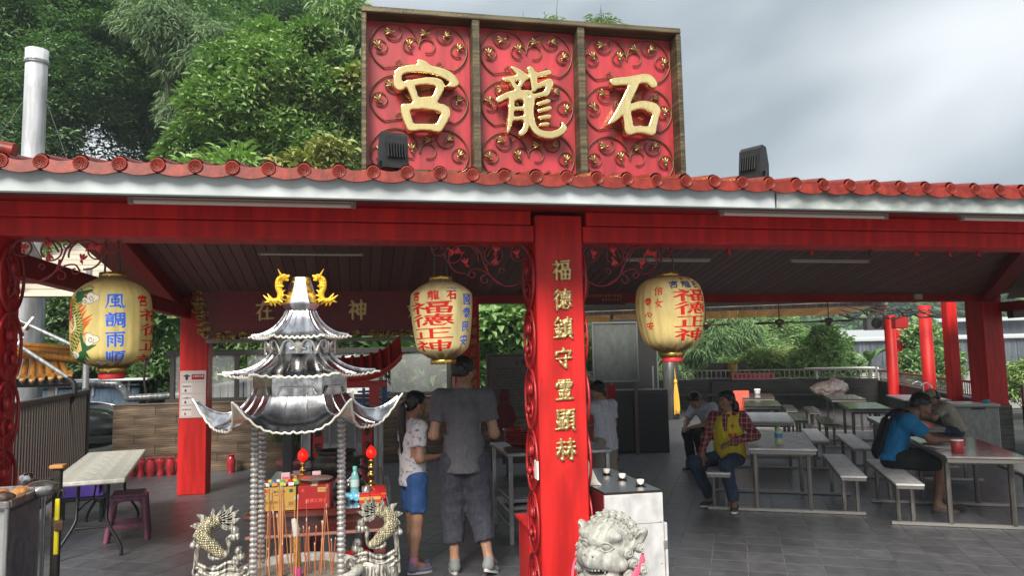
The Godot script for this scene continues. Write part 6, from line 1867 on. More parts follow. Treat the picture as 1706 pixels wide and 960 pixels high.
func build_incense_burner():
	var o := thing("incense_burner", "tall incense burner with a three-tiered mirror steel pagoda roof, beaded columns and dragon handles", "incense burner", Vector3(-0.225, 0, -3.02))
	var steel := mat("mirror_steel", Color(0.76, 0.77, 0.80), 0.17, 1.0, {"tex": "soot", "scale": 2.5})
	var rim := mat("steel_rim", Color(0.78, 0.74, 0.64), 0.3, 0.6)
	var stone := mat("white_stone", Color(0.60, 0.58, 0.53), 0.6, 0.0, {"tex": "blotch", "scale": 6.0, "bump": 0.1})
	# finial
	var fh := nb()
	lathe(fh, [Vector2(0.066, 1.945), Vector2(0.034, 2.045), Vector2(0.0, 2.046)], 6, Vector3.ZERO, Basis(Vector3.UP, PI / 6), false)
	lathe(fh, [Vector2(0.05, 1.905), Vector2(0.056, 1.918), Vector2(0.074, 1.94), Vector2(0.074, 1.945), Vector2(0.0, 1.946)], 6, Vector3.ZERO, Basis(Vector3.UP, PI / 6), false)
	obj("finial", fin(fh), steel, o)
	pagoda_tier(o, "roof_tier", steel, rim, 1.912, 1.812, 0.056, 0.172, 0.008, 0.02, 9, 1.7)
	pagoda_tier(o, "roof_tier", steel, rim, 1.748, 1.668, 0.115, 0.262, 0.014, 0.04, 11, 1.6)
	pagoda_tier(o, "roof_tier", steel, rim, 1.592, 1.478, 0.185, 0.345, 0.115, 0.045, 13, 1.7)
	# drums between the roofs with cut scrolls
	var hexdrum := func(y0: float, y1: float, r: float):
		var st := nb()
		lathe(st, [Vector2(r, y0), Vector2(r, y1)], 6, Vector3.ZERO, Basis(Vector3.UP, PI / 6), false)
		obj("drum", fin(st), steel, o)
	hexdrum.call(1.585, 1.675, 0.175)
	hexdrum.call(1.742, 1.815, 0.095)
	for f in 6:
		var st := nb()
		for s in [-1.0, 1.0]:
			tube(st, bend([Vector3(s * 0.065, 0.0, 0.112), Vector3(s * 0.05, 0.045, 0.12), Vector3(s * 0.025, 0.05, 0.125), Vector3(s * 0.012, 0.025, 0.122), Vector3(s * 0.028, 0.018, 0.12)], 4), 0.006, 5)
		ball(st, Vector3(0, 0.03, 0.12), Vector3(0.018, 0.028, 0.008), 8, 6)
		obj("scroll_ornament", fin(st), mat("steel_ornament", Color(0.62, 0.60, 0.55), 0.25, 1.0), o, Vector3(0, 1.748, 0), f * PI / 3.0)
		var pn := nb()
		tube(pn, [Vector3(-0.07, 1.60, 0.158), Vector3(-0.055, 1.625, 0.158), Vector3(0.055, 1.625, 0.158), Vector3(0.07, 1.60, 0.158)], 0.004, 5)
		obj("drum_moulding", fin(pn), mat("steel_ornament", Color.WHITE), o, Vector3.ZERO, f * PI / 3.0)
	# golden dragons at the finial
	var dg := mat("bright_gold", Color(0.85, 0.48, 0.03), 0.35, 0.35)
	for s in [-1.0, 1.0]:
		var st := nb()
		var pts := bend([Vector3(s * 0.125, 1.935, 0), Vector3(s * 0.085, 1.935, 0), Vector3(s * 0.072, 1.965, 0), Vector3(s * 0.085, 2.0, 0), Vector3(s * 0.082, 2.035, 0), Vector3(s * 0.055, 2.05, 0.0)], 5)
		var rad := []
		for i in pts.size():
			rad.append(0.014 * (0.6 + 0.5 * sin(PI * clampf(i / float(pts.size() - 1) + 0.08, 0, 1))))
		tube(st, pts, rad, 8)
		for i in range(1, pts.size(), 2):
			var t: Vector3 = (pts[i] - pts[i - 1]).normalized()
			var n: Vector3 = Vector3(t.y, -t.x, 0) * -s
			tube(st, [pts[i] + n * 0.008, pts[i] + n * 0.026 + t * 0.008], [0.008, 0.001], 5)
			ball(st, pts[i] + Vector3(0, 0, 0.011), Vector3(0.007, 0.007, 0.005), 6, 4)
		ball(st, Vector3(s * 0.058, 2.045, 0), Vector3(0.021, 0.015, 0.014), 8, 6)
		tube(st, [Vector3(s * 0.05, 2.04, 0.0), Vector3(s * 0.030, 2.052, 0.0)], [0.012, 0.006], 6)
		tube(st, [Vector3(s * 0.05, 2.033, 0.0), Vector3(s * 0.034, 2.03, 0.0)], [0.009, 0.005], 6)
		tube(st, [Vector3(s * 0.07, 2.055, 0.006), Vector3(s * 0.085, 2.082, 0.012)], [0.006, 0.001], 5)
		for e in [[0.125, 1.935, 0.155, 1.96], [0.12, 1.933, 0.15, 1.925], [0.115, 1.94, 0.135, 1.968]]:
			tube(st, [Vector3(s * e[0], e[1], 0), Vector3(s * e[2], e[3], 0)], [0.01, 0.001], 5)
		for e in [[0.085, 1.94, 0.06, 1.925], [0.082, 2.0, 0.056, 2.0]]:
			tube(st, [Vector3(s * e[0], e[1], 0.008), Vector3(s * e[2], e[3], 0.02)], [0.008, 0.004], 5)
		obj("golden_dragon", fin(st), dg, o, Vector3(s * 0.02, 0.35, 0)).scale = Vector3(0.78, 0.83, 0.83)
	# beaded columns
	var bead := mat("bead_steel", Color(0.66, 0.64, 0.62), 0.3, 0.6, {"tex": "soot", "scale": 7.0, "world": true})
	var bs := nb()
	lathe(bs, [Vector2(0.006, -0.0095), Vector2(0.011, -0.0075), Vector2(0.0148, -0.003), Vector2(0.0148, 0.003), Vector2(0.011, 0.0075), Vector2(0.006, 0.0095)], 14)
	var bead_mesh := fin(bs)
	for q in [Vector3(-0.155, 0, 0.075), Vector3(0.155, 0, 0.075), Vector3(-0.155, 0, -0.15), Vector3(0.155, 0, -0.15)]:
		var c := obj("column", tb([q + Vector3(0, 0.89, 0), q + Vector3(0, 1.53, 0)], 0.007, 8), bead, o)
		for k in 32:
			obj("bead", bead_mesh, bead, c, q + Vector3(0, 0.902 + k * 0.0192, 0))
	# bowl of pale stone on a pedestal, full of ash
	var bowl := nb()
	lathe(bowl, [Vector2(0.0, 0.48), Vector2(0.16, 0.50), Vector2(0.225, 0.62), Vector2(0.25, 0.76), Vector2(0.235, 0.87), Vector2(0.222, 0.905), Vector2(0.240, 0.925), Vector2(0.240, 0.94), Vector2(0.222, 0.947), Vector2(0.204, 0.94), Vector2(0.20, 0.90)], 48)
	obj("bowl", fin(bowl), stone, o)
	var ped := nb()
	lathe(ped, [Vector2(0.30, 0.0), Vector2(0.30, 0.08), Vector2(0.22, 0.14), Vector2(0.17, 0.30), Vector2(0.17, 0.44), Vector2(0.20, 0.485), Vector2(0.0, 0.49)], 32)
	obj("pedestal", fin(ped), stone, o)
	obj("altar_step", bx(Vector3(0.10, 0.86, -0.36), Vector3(0.34, 0.05, 0.2), 0.01), mat("red_lacquer", Color(0.45, 0.02, 0.02), 0.3), o)
	var ash := nb()
	ash.set_smooth_group(0)
	var an := FastNoiseLite.new()
	an.frequency = 18.0
	for i in 28:
		for j in 9:
			var q := []
			for e in [[0, 0], [0, 1], [1, 1], [1, 0]]:
				var a: float = TAU * (i + e[0]) / 28.0
				var r: float = 0.202 * (j + e[1]) / 9.0
				var x := cos(a) * r
				var z := sin(a) * r
				q.append(Vector3(x, 0.915 + an.get_noise_2d(x, z) * 0.012 + 0.008 * cos(r * 7.0), z))
			quad(ash, q[0], q[1], q[2], q[3])
	obj("ash_bed", fin(ash), mat("ash", Color(0.42, 0.36, 0.30), 0.95, 0.0, {"tex": "speckle", "scale": 30.0, "bump": 0.2}), o)
	# incense sticks
	var sm := [mat("incense_0", Color(0.42, 0.16, 0.06), 0.7), mat("incense_1", Color(0.50, 0.22, 0.09), 0.7), mat("incense_2", Color(0.38, 0.10, 0.05), 0.7)]
	for k in 34:
		var a := k * 2.4
		var r := 0.15 * sqrt((k + 1) / 34.0)
		var p := Vector3(cos(a) * r, 0.91, sin(a) * r * 0.75 - 0.01)
		var l := rng.randf_range(0.10, 0.33)
		var t := Vector3(rng.randf_range(-0.09, 0.09), 1.0, rng.randf_range(-0.08, 0.08)) * l
		var stick := obj("incense_stick", tb([p, p + t], 0.0021, 5), sm[k % 3], o)
		obj("ash_tip", tb([p + t, p + t * 1.05], 0.0023, 5), mat("ash_grey", Color(0.5, 0.48, 0.45), 0.9), stick)
	for k in 9:
		var p := Vector3(-0.062 + (k % 3) * 0.005 - 0.005, 0.905, 0.03 + (k / 3) * 0.005)
		obj("incense_stick", tb([p, p + Vector3(-0.004 + (k % 3) * 0.002, 0.30 + 0.012 * (k % 4), 0.0)], 0.0024, 5), sm[1], o)
	var big := nb()
	tube(big, [Vector3(0.0, 0.94, 0.06), Vector3(-0.006, 1.075, 0.058)], 0.012, 12)
	var bi := obj("thick_incense", fin(big), mat("printed_incense", Color(0.62, 0.28, 0.06), 0.6, 0.0, {"tex": "gold_wear", "scale": 30.0}), o)
	obj("paper_sleeve", tb([Vector3(0.004, 0.905, 0.061), Vector3(0.0, 0.945, 0.06), Vector3(-0.002, 0.965, 0.059)], [0.006, 0.015, 0.012], 10), mat("magenta_paper", Color(0.45, 0.04, 0.18), 0.6), bi)
	obj("ash_end", tb(bend([Vector3(-0.006, 1.072, 0.058), Vector3(-0.008, 1.10, 0.058), Vector3(-0.014, 1.125, 0.056), Vector3(-0.016, 1.137, 0.055)], 3), [0.012, 0.012, 0.013, 0.013, 0.012, 0.011, 0.010, 0.009, 0.004], 10), mat("ash_white", Color(0.62, 0.60, 0.57), 0.9, 0.0, {"tex": "speckle", "scale": 40.0}), bi)
	# dragon handles
	for s in [-1.0, 1.0]:
		dragon_handle(o, s)

func dragon_handle(o: Node3D, s: float):
	var pale := mat("dragon_stone", Color(0.52, 0.50, 0.44), 0.42, 0.3, {"tex": "gold_wear", "scale": 9.0})
	var goldm := mat("dragon_gilt", Color(0.62, 0.56, 0.38), 0.38, 0.45, {"tex": "gold_wear", "scale": 16.0})
	var root := Node3D.new()
	root.name = "dragon_handle"
	root.position = Vector3(s * 0.30, 0.0, 0.0)
	root.scale = Vector3(-s, 1, 1)       # drawn for the left one, curling towards the bowl
	o.add_child(root, true)
	# built in one frame: x towards the bowl, y up
	var body := nb()
	var pts := bend([Vector3(0.012, 1.137, 0), Vector3(-0.020, 1.128, 0.004), Vector3(-0.043, 1.10, 0.006), Vector3(-0.036, 1.07, 0.008), Vector3(-0.008, 1.044, 0.010), Vector3(0.022, 1.016, 0.008), Vector3(0.045, 1.01, 0.0)], 6)
	var rad := []
	for i in pts.size():
		rad.append(0.010 + 0.014 * sin(PI * clampf(i / float(pts.size() - 1) * 0.9 + 0.15, 0.0, 1.0)))
	tube(body, pts, rad, 12)
	for i in range(0, pts.size() - 2):
		var t: Vector3 = (pts[i + 1] - pts[i]).normalized()
		var n := Vector3(-t.y, t.x, 0)
		for k in 6:
			var a := PI * (k + 0.5 * (i & 1)) / 5.5 - 0.15
			var d := n * cos(a) + Vector3(0, 0, 1) * sin(a)
			ball(body, pts[i] + d * rad[i] * 0.92, Vector3(0.0058, 0.0058, 0.0058), 6, 4)
	obj("scaled_body", fin(body), goldm, root)
	# flame fins
	for q in [[Vector2(0.0, 1.135), Vector2(0.030, 1.192)], [Vector2(0.006, 1.138), Vector2(0.060, 1.188)], [Vector2(0.012, 1.138), Vector2(0.082, 1.170)], [Vector2(0.016, 1.132), Vector2(0.088, 1.140)], [Vector2(0.016, 1.126), Vector2(0.070, 1.110)], [Vector2(-0.018, 1.132), Vector2(-0.012, 1.182)], [Vector2(-0.034, 1.122), Vector2(-0.066, 1.162)], [Vector2(-0.046, 1.105), Vector2(-0.088, 1.122)], [Vector2(-0.048, 1.085), Vector2(-0.080, 1.082)]]:
		var a: Vector2 = q[0]
		var b: Vector2 = q[1]
		var n := (b - a).orthogonal().normalized()
		var poly := PackedVector2Array()
		for i in 7:
			var t := i / 6.0
			poly.append(a.lerp(b, t) + n * (0.013 * sin(PI * minf(t * 0.8 + 0.2, 1.0)) + 0.008 * sin(t * PI)))
		for i in 7:
			var t := 1.0 - i / 6.0
			poly.append(a.lerp(b, t) + n * (-0.013 * sin(PI * minf(t * 0.8 + 0.2, 1.0)) + 0.008 * sin(t * PI)) - n * 0.0004)
		var f := nb()
		prism(f, poly, 0.007)
		for w in [-0.35, 0.35]:
			tube(f, [Vector3(a.x + n.x * 0.013 * w, a.y + n.y * 0.013 * w, 0.004), Vector3(lerpf(a.x, b.x, 0.5) + n.x * (0.008 + 0.012 * w), lerpf(a.y, b.y, 0.5) + n.y * (0.008 + 0.012 * w), 0.005), Vector3(b.x, b.y, 0.003)], [0.002, 0.002, 0.0008], 4)
		obj("fin", fin(f), pale, root)
	# claws, clouds and waves below
	var lo := nb()
	tube(lo, bend([Vector3(-0.07, 1.06, 0.0), Vector3(-0.062, 1.075, 0.01), Vector3(-0.05, 1.06, 0.01), Vector3(-0.062, 1.03, 0.0), Vector3(-0.066, 0.98, 0.0), Vector3(-0.07, 0.90, 0.0)], 5), 0.0095, 8)
	for e in [[-0.077, 1.052, 0.012], [-0.068, 1.062, 0.011], [-0.06, 1.048, 0.010], [0.07, 1.095, 0.016], [0.078, 1.075, 0.015], [0.066, 1.072, 0.014], [0.085, 1.02, 0.017], [0.09, 1.0, 0.018], [0.075, 0.99, 0.016]]:
		ball(lo, Vector3(e[0], e[1], 0.006), Vector3(e[2], e[2] * 1.1, e[2] * 0.8), 8, 6)
	tube(lo, bend([Vector3(0.07, 1.08, 0), Vector3(0.045, 1.07, 0.008), Vector3(0.05, 1.045, 0.01), Vector3(0.04, 1.01, 0.01), Vector3(0.0, 1.0, 0.01), Vector3(-0.02, 1.015, 0.01), Vector3(0.0, 1.03, 0.012)], 5), 0.008, 8)
	for k in 9:
		tube(lo, spiral(Vector3(-0.06 + k * 0.021, 0.955 - 0.012 * sin(k * 1.9), 0.012), 0.021, 0.005, k * 1.3, k * 1.3 + 6.0, 12), 0.007, 6)
	for k in 4:
		tube(lo, bend([Vector3(-0.055, 0.985 - k * 0.024, 0.016), Vector3(0.0, 0.965 - k * 0.024, 0.022), Vector3(0.05, 0.985 - k * 0.024, 0.018), Vector3(0.095, 0.975 - k * 0.024, 0.01)], 4), 0.008, 6)
	ball(lo, Vector3(0.01, 0.90, 0), Vector3(0.085, 0.075, 0.035), 14, 8)
	ball(lo, Vector3(0.06, 0.86, 0), Vector3(0.06, 0.05, 0.03), 12, 8)
	obj("cloud_base", fin(lo), pale, root)

# ================================================================ altar table and offerings
func build_altar():
	var lac := mat("lacquer_brown", Color(0.115, 0.022, 0.016), 0.14, 0.0, {"tex": "grain", "scale": 1.2, "clear": 0.9, "clear_rough": 0.06})
	var t := thing("altar_table", "large glossy dark red-brown altar table behind the incense burner", "table", Vector3(-0.27, 0, -6.1))
	obj("table_top", bx(Vector3(0, 0.73, 0), Vector3(0.92, 0.04, 1.9), 0.008), lac, t)
	obj("apron", bx(Vector3(0, 0.655, 0.9), Vector3(0.86, 0.11, 0.03), 0.004), lac, t)
	obj("apron_moulding", bx(Vector3(0, 0.595, 0.925), Vector3(0.90, 0.018, 0.03), 0.004), mat("lacquer_line", Color(0.25, 0.12, 0.1), 0.3), t)
	for s in [-1.0, 1.0]:
		obj("side_apron", bx(Vector3(s * 0.42, 0.655, 0), Vector3(0.03, 0.11, 1.78), 0.004), lac, t)
		for z in [-0.85, 0.85]:
			obj("leg", bx(Vector3(s * 0.40, 0.30, z), Vector3(0.08, 0.60, 0.08), 0.006), lac, t)
	obj("lower_board", bx(Vector3(0, 0.22, 0), Vector3(0.80, 0.03, 1.6), 0.004), lac, t)
	var y := 0.752
	# bronze urn with loop handles
	var u := thing("bronze_urn", "dark bronze incense urn with loop handles standing at the back of the altar", "urn", Vector3(-0.20, y, -6.6))
	var br := mat("bronze", Color(0.075, 0.068, 0.06), 0.45, 0.6, {"tex": "blotch", "scale": 5.0, "bump": 0.25})
	obj("body", lt([Vector2(0.10, 0.0), Vector2(0.12, 0.01), Vector2(0.19, 0.06), Vector2(0.205, 0.10), Vector2(0.19, 0.14), Vector2(0.145, 0.165), Vector2(0.14, 0.185), Vector2(0.165, 0.20), Vector2(0.165, 0.215), Vector2(0.135, 0.215), Vector2(0.12, 0.15)], 36), br, u)
	for s in [-1.0, 1.0]:
		obj("handle", tb(bend([Vector3(s * 0.18, 0.07, 0), Vector3(s * 0.25, 0.06, 0), Vector3(s * 0.27, 0.11, 0), Vector3(s * 0.23, 0.15, 0), Vector3(s * 0.17, 0.14, 0)], 5), 0.014, 8), br, u)
	for k in 3:
		var a := k * TAU / 3.0 + PI / 2
		obj("foot", tb([Vector3(sin(a) * 0.1, 0.03, cos(a) * 0.1), Vector3(sin(a) * 0.12, 0.0, cos(a) * 0.12)], 0.022, 8), br, u)
	# candle lamps with red flame bulbs
	var brass := mat("lamp_brass", Color(0.55, 0.36, 0.11), 0.25, 0.95)
	for k in 2:
		var l := thing("candle_lamp", ["altar lamp with glowing red bulb left of the bronze urn", "altar lamp with glowing red bulb right of the bronze urn"][k], "lamp", Vector3([-0.425, 0.085][k], y, -6.0), 0.0, "red altar lamps")
		obj("stand", lt([Vector2(0.05, 0.0), Vector2(0.05, 0.01), Vector2(0.02, 0.025), Vector2(0.012, 0.05), Vector2(0.026, 0.07), Vector2(0.032, 0.085), Vector2(0.024, 0.10), Vector2(0.012, 0.115), Vector2(0.022, 0.13), Vector2(0.028, 0.142), Vector2(0.018, 0.155), Vector2(0.01, 0.17), Vector2(0.018, 0.185), Vector2(0.022, 0.195), Vector2(0.012, 0.205), Vector2(0.0, 0.207)], 20), brass, l)
		var bulb := nb()
		lathe(bulb, round_off([Vector2(0.0, 0.0), Vector2(0.030, 0.015), Vector2(0.040, 0.042), Vector2(0.030, 0.075), Vector2(0.010, 0.098), Vector2(0.0, 0.105)], 4), 18)
		obj("red_bulb", fin(bulb), mat("red_glow_bulb", Color(0.8, 0.03, 0.015), 0.3, 0.0, {"emit": Color(1.0, 0.035, 0.015), "energy": 0.42}), l, Vector3(0, 0.205, 0))
		var om := OmniLight3D.new()
		om.name = "lamp_light"
		om.light_color = Color(1.0, 0.1, 0.05)
		om.light_energy = 0.006
		om.light_size = 0.03
		om.omni_range = 20.0
		om.omni_attenuation = 2.0
		om.shadow_enabled = true
		om.position = Vector3(0, 0.25, 0.06)
		l.add_child(om)
	# cartons of offerings at the front of the table
	var im1 := Image.create(256, 192, false, Image.FORMAT_RGBA8)
	im1.fill(Color(0.66, 0.52, 0.24))
	im1.fill_rect(Rect2i(8, 10, 30, 30), Color(0.72, 0.3, 0.14))
	im1.fill_rect(Rect2i(205, 12, 30, 30), Color(0.1, 0.3, 0.12))
	for k in 4:
		paint_glyph(im1, ["fu", "an", "tai", "guo"][k], 78 + k * 24, 22, 20, 20, 1.3, Color(0.25, 0.16, 0.08))
	im1.fill_rect(Rect2i(84, 58, 82, 5), Color(0.3, 0.18, 0.08))
	for k in 5:
		im1.fill_rect(Rect2i(14 + k * 24, 110, 18, 22), Color(0.45, 0.33, 0.14))
	for k in 10:
		im1.fill_rect(Rect2i(200 + k * 4, 120, 2, 34), Color(0.3, 0.2, 0.1))
	im1.fill_rect(Rect2i(0, 160, 256, 3), Color(0.5, 0.38, 0.16))
	var im2 := Image.create(256, 192, false, Image.FORMAT_RGBA8)
	im2.fill(Color(0.55, 0.07, 0.06))
	im2.fill_rect(Rect2i(160, 12, 66, 36), Color(0.75, 0.62, 0.34))
	for k in 12:
		im2.fill_rect(Rect2i(166 + k * 5, 18, 2, 24), Color(0.2, 0.1, 0.05))
	paint_line(im2, Vector2(36, 32), Vector2(37, 32), 14, 14, Color(0.7, 0.22, 0.18))
	for k in 5:
		paint_glyph(im2, ["fu", "de", "zheng", "shen", "gong"][k], 60 + k * 36, 104, 30, 34, 2.2, Color(0.78, 0.28, 0.22))
	for k in 2:
		var c := thing("carton", ["yellow-brown printed carton topped with colourful snack packs on the altar", "red printed carton beside the yellow-brown one on the altar"][k], "carton", Vector3([-0.515, -0.29][k], y, -5.32), [0.03, -0.05][k])
		var w := 0.205
		var h := 0.15
		obj("body", bx(Vector3(0, h / 2, 0), Vector3(w, h, 0.26), 0.003), mat(["carton_tan", "carton_red"][k], [Color(0.38, 0.24, 0.065), Color(0.26, 0.014, 0.012)][k], 0.6), c)
		var fp := nb()
		quad_uv(fp, [Vector3(-w / 2 + 0.003, 0.003, 0.132), Vector3(-w / 2 + 0.003, h - 0.003, 0.132), Vector3(w / 2 - 0.003, h - 0.003, 0.132), Vector3(w / 2 - 0.003, 0.003, 0.132)], [Vector2(0, 1), Vector2(0, 0), Vector2(1, 0), Vector2(1, 1)])
		obj("printed_front", fin(fp), image_mat(["carton_print_tan", "carton_print_red"][k], [im1, im2][k], 0.55), c)
		obj("tape", bx(Vector3(0, h + 0.001, 0), Vector3(0.04, 0.002, 0.26)), mat("tape", Color(0.5, 0.42, 0.28), 0.3), c)
	var pack_c := [Color(0.55, 0.04, 0.03), Color(0.7, 0.55, 0.08), Color(0.08, 0.2, 0.5), Color(0.65, 0.62, 0.6), Color(0.1, 0.35, 0.12), Color(0.6, 0.25, 0.04)]
	for k in 8:
		var pk := thing("snack_pack", ["red", "yellow", "blue", "white", "green", "orange", "second red", "second yellow"][k] + " snack pack in the row on the yellow-brown carton, number " + ["one", "two", "three", "four", "five", "six", "seven", "eight"][k] + " from the left", "snack pack", Vector3(-0.605 + k * 0.026, y + 0.151, -5.24 - 0.04 * (k % 2)), 0.2, "snack packs on the altar")
		var ps := nb()
		ball(ps, Vector3(0, 0.02, 0), Vector3(0.024, 0.02, 0.05), 10, 6)
		obj("bag", fin(ps), mat("pack_%d" % (k % 6), pack_c[k % 6], 0.25, 0.2), pk)
		obj("seal", bx(Vector3(0, 0.018, 0.05), Vector3(0.036, 0.022, 0.006), 0.002), mat("pack_%d" % ((k + 3) % 6), pack_c[(k + 3) % 6], 0.25), pk)
	var tray := thing("foil_tray", "flat foil-covered tray on the red carton", "tray", Vector3(-0.29, y + 0.153, -5.35))
	obj("tray", lt([Vector2(0.0, 0.0), Vector2(0.09, 0.0), Vector2(0.11, 0.022), Vector2(0.115, 0.022), Vector2(0.10, 0.03), Vector2(0.0, 0.036)], 24, 12, 0.04), mat("foil", Color(0.5, 0.46, 0.42), 0.28, 0.8, {"tex": "blotch", "scale": 20.0, "bump": 0.4}), tray)
	# gilt paper stacks and pink packets behind
	var gs := ["gold paper bundle on the altar, lying behind the cartons", "gold paper bundle on the altar, standing behind the first bundle", "small gold paper bundle near the left lamp"]
	for k in 3:
		var q := thing("gold_paper_bundle", gs[k], "paper bundle", [Vector3(-0.40, y, -5.60), Vector3(-0.39, y + 0.055, -5.66), Vector3(-0.47, y + 0.10, -5.72)][k], 0.2 * k, "gold paper bundles on the altar")
		obj("stack", bx(Vector3(0, 0.026, 0), Vector3(0.13, 0.05, 0.09), 0.006), mat("gold_sheet", Color(0.72, 0.36, 0.05), 0.3, 0.5, {"tex": "gold_wear", "scale": 12.0}), q)
		obj("band", bx(Vector3(0, 0.026, 0), Vector3(0.022, 0.053, 0.093), 0.002), mat("pink_band", Color(0.7, 0.3, 0.3), 0.5), q)
	for k in 2:
		var q := thing("pink_packet", ["pink and white packet standing left of the gold paper", "pink and white packet standing right of the gold paper"][k], "packet", Vector3([-0.51, -0.30][k], y, -5.58), 0.0, "pink packets on the altar")
		obj("packet", bx(Vector3(0, 0.095, 0), Vector3(0.06, 0.19, 0.035), 0.004), mat("packet_white", Color(0.68, 0.45, 0.5), 0.45), q)
		obj("label", bx(Vector3(0, 0.14, 0.0185), Vector3(0.045, 0.045, 0.002)), mat("packet_pink", Color(0.62, 0.12, 0.22), 0.45), q)
		for e in 3:
			obj("character", glyph_mesh(["fu", "an", "he"][e], Vector2(0.011, 0.014), 0.0012, 0.0012, 0.0011), mat("packet_white", Color.WHITE), q, Vector3(-0.014 + e * 0.014, 0.142, 0.0205))
	var candy := thing("red_candy_bag", "crinkled red bag of sweets on the altar behind the cartons", "bag", Vector3(-0.47, y + 0.10, -5.46))
	var cst := nb()
	for k in 12:
		ball(cst, Vector3(rng.randf_range(-0.06, 0.06), rng.randf_range(0.0, 0.04), rng.randf_range(-0.04, 0.04)), Vector3(0.022, 0.016, 0.02), 7, 5, Basis(Vector3(1, 1, 0).normalized(), rng.randf() * 3))
	obj("sweets", fin(cst), mat("red_wrap", Color(0.6, 0.05, 0.03), 0.22, 0.2), candy)
	# black bag, bottle and mug
	var bag := thing("black_plastic_bag", "crumpled black plastic bag on the right side of the altar", "bag", Vector3(-0.08, y, -5.75))
	var bf := Field.new(Vector3(-0.16, -0.02, -0.14), Vector3(0.16, 0.2, 0.14), 0.012, 80.0)
	bf.ell(Vector3(0, 0.06, 0), Vector3(0.115, 0.07, 0.09))
	bf.ell(Vector3(0.03, 0.12, 0), Vector3(0.05, 0.05, 0.04))
	var wn := FastNoiseLite.new()
	wn.frequency = 16.0
	wn.seed = 3
	var bst := nb()
	bf.mesh(bst, Transform3D.IDENTITY, wn, 0.035)
	obj("bag", fin(bst), mat("black_plastic", Color(0.016, 0.016, 0.022), 0.22), bag)
	var blue_bag := thing("blue_plastic_bag", "small light blue plastic bag beside the drink bottle on the altar", "bag", Vector3(-0.02, y, -5.42))
	var bf2 := Field.new(Vector3(-0.12, -0.02, -0.09), Vector3(0.12, 0.1, 0.09), 0.01, 90.0)
	bf2.ell(Vector3(0, 0.025, 0), Vector3(0.085, 0.03, 0.05))
	var bst2 := nb()
	bf2.mesh(bst2, Transform3D.IDENTITY, wn, 0.03)
	obj("bag", fin(bst2), mat("blue_plastic", Color(0.12, 0.38, 0.55), 0.2), blue_bag)
	drink_bottle(Vector3(-0.035, y, -5.55), "teal drink bottle with teal cap on the altar", mat("teal_drink", Color(0.16, 0.42, 0.42), 0.15), mat("teal_cap", Color(0.1, 0.5, 0.45), 0.4), mat("bottle_label", Color(0.5, 0.62, 0.6), 0.4))
	var mug := thing("steel_mug", "dull steel mug right of the teal bottle on the altar", "mug", Vector3(0.045, y, -5.5))
	obj("cup", lt([Vector2(0.0, 0.0), Vector2(0.03, 0.0), Vector2(0.034, 0.08), Vector2(0.031, 0.08), Vector2(0.027, 0.01)], 18), mat("dull_steel", Color(0.4, 0.38, 0.35), 0.35, 0.8), mug)
	obj("handle", tb(bend([Vector3(0.033, 0.065, 0), Vector3(0.055, 0.055, 0), Vector3(0.05, 0.025, 0), Vector3(0.032, 0.02, 0)], 4), 0.004, 6), mat("dull_steel", Color.WHITE), mug)
	for k in 4:
		var q := thing("red_gold_box", ["left red and gold box in the lower row at the table edge", "right red and gold box in the lower row at the table edge", "left red and gold box in the upper row", "right red and gold box in the upper row"][k], "box", Vector3(0.03 + (k % 2) * 0.072, y + (k / 2) * 0.041, -5.2), 0.0, "red and gold boxes on the altar")
		obj("box", bx(Vector3(0, 0.02, 0), Vector3(0.068, 0.039, 0.08), 0.003), mat("gold_card", Color(0.5, 0.3, 0.06), 0.4), q)
		obj("red_lid", bx(Vector3(0, 0.031, 0), Vector3(0.0695, 0.018, 0.0815), 0.003), mat("red_card", Color(0.5, 0.02, 0.02), 0.4), q)
	var rc := thing("red_case", "flat red case at the right edge of the altar top", "case", Vector3(0.13, y, -5.55))
	obj("case", bx(Vector3(0, 0.025, 0), Vector3(0.10, 0.05, 0.3), 0.006), mat("red_card", Color.WHITE), rc)
	obj("lid_line", bx(Vector3(0, 0.038, 0), Vector3(0.103, 0.004, 0.303)), mat("gold_card", Color.WHITE), rc)

func drink_bottle(at: Vector3, label: String, liquid: Material, cap: Material, lab: Material, k := 1.0):
	var b := thing("drink_bottle", label, "bottle", at)
	obj("body", lt([Vector2(0.0, 0.0), Vector2(0.028 * k, 0.0), Vector2(0.031 * k, 0.01), Vector2(0.031 * k, 0.05), Vector2(0.028 * k, 0.06), Vector2(0.031 * k, 0.07), Vector2(0.031 * k, 0.13), Vector2(0.022 * k, 0.165), Vector2(0.013 * k, 0.18), Vector2(0.013 * k, 0.195)], 18), liquid, b)
	obj("label", lt([Vector2(0.0315 * k, 0.075), Vector2(0.0318 * k, 0.125)], 18), lab, b)
	obj("cap", lt([Vector2(0.0155 * k, 0.19), Vector2(0.016 * k, 0.215), Vector2(0.0, 0.217)], 14), cap, b)

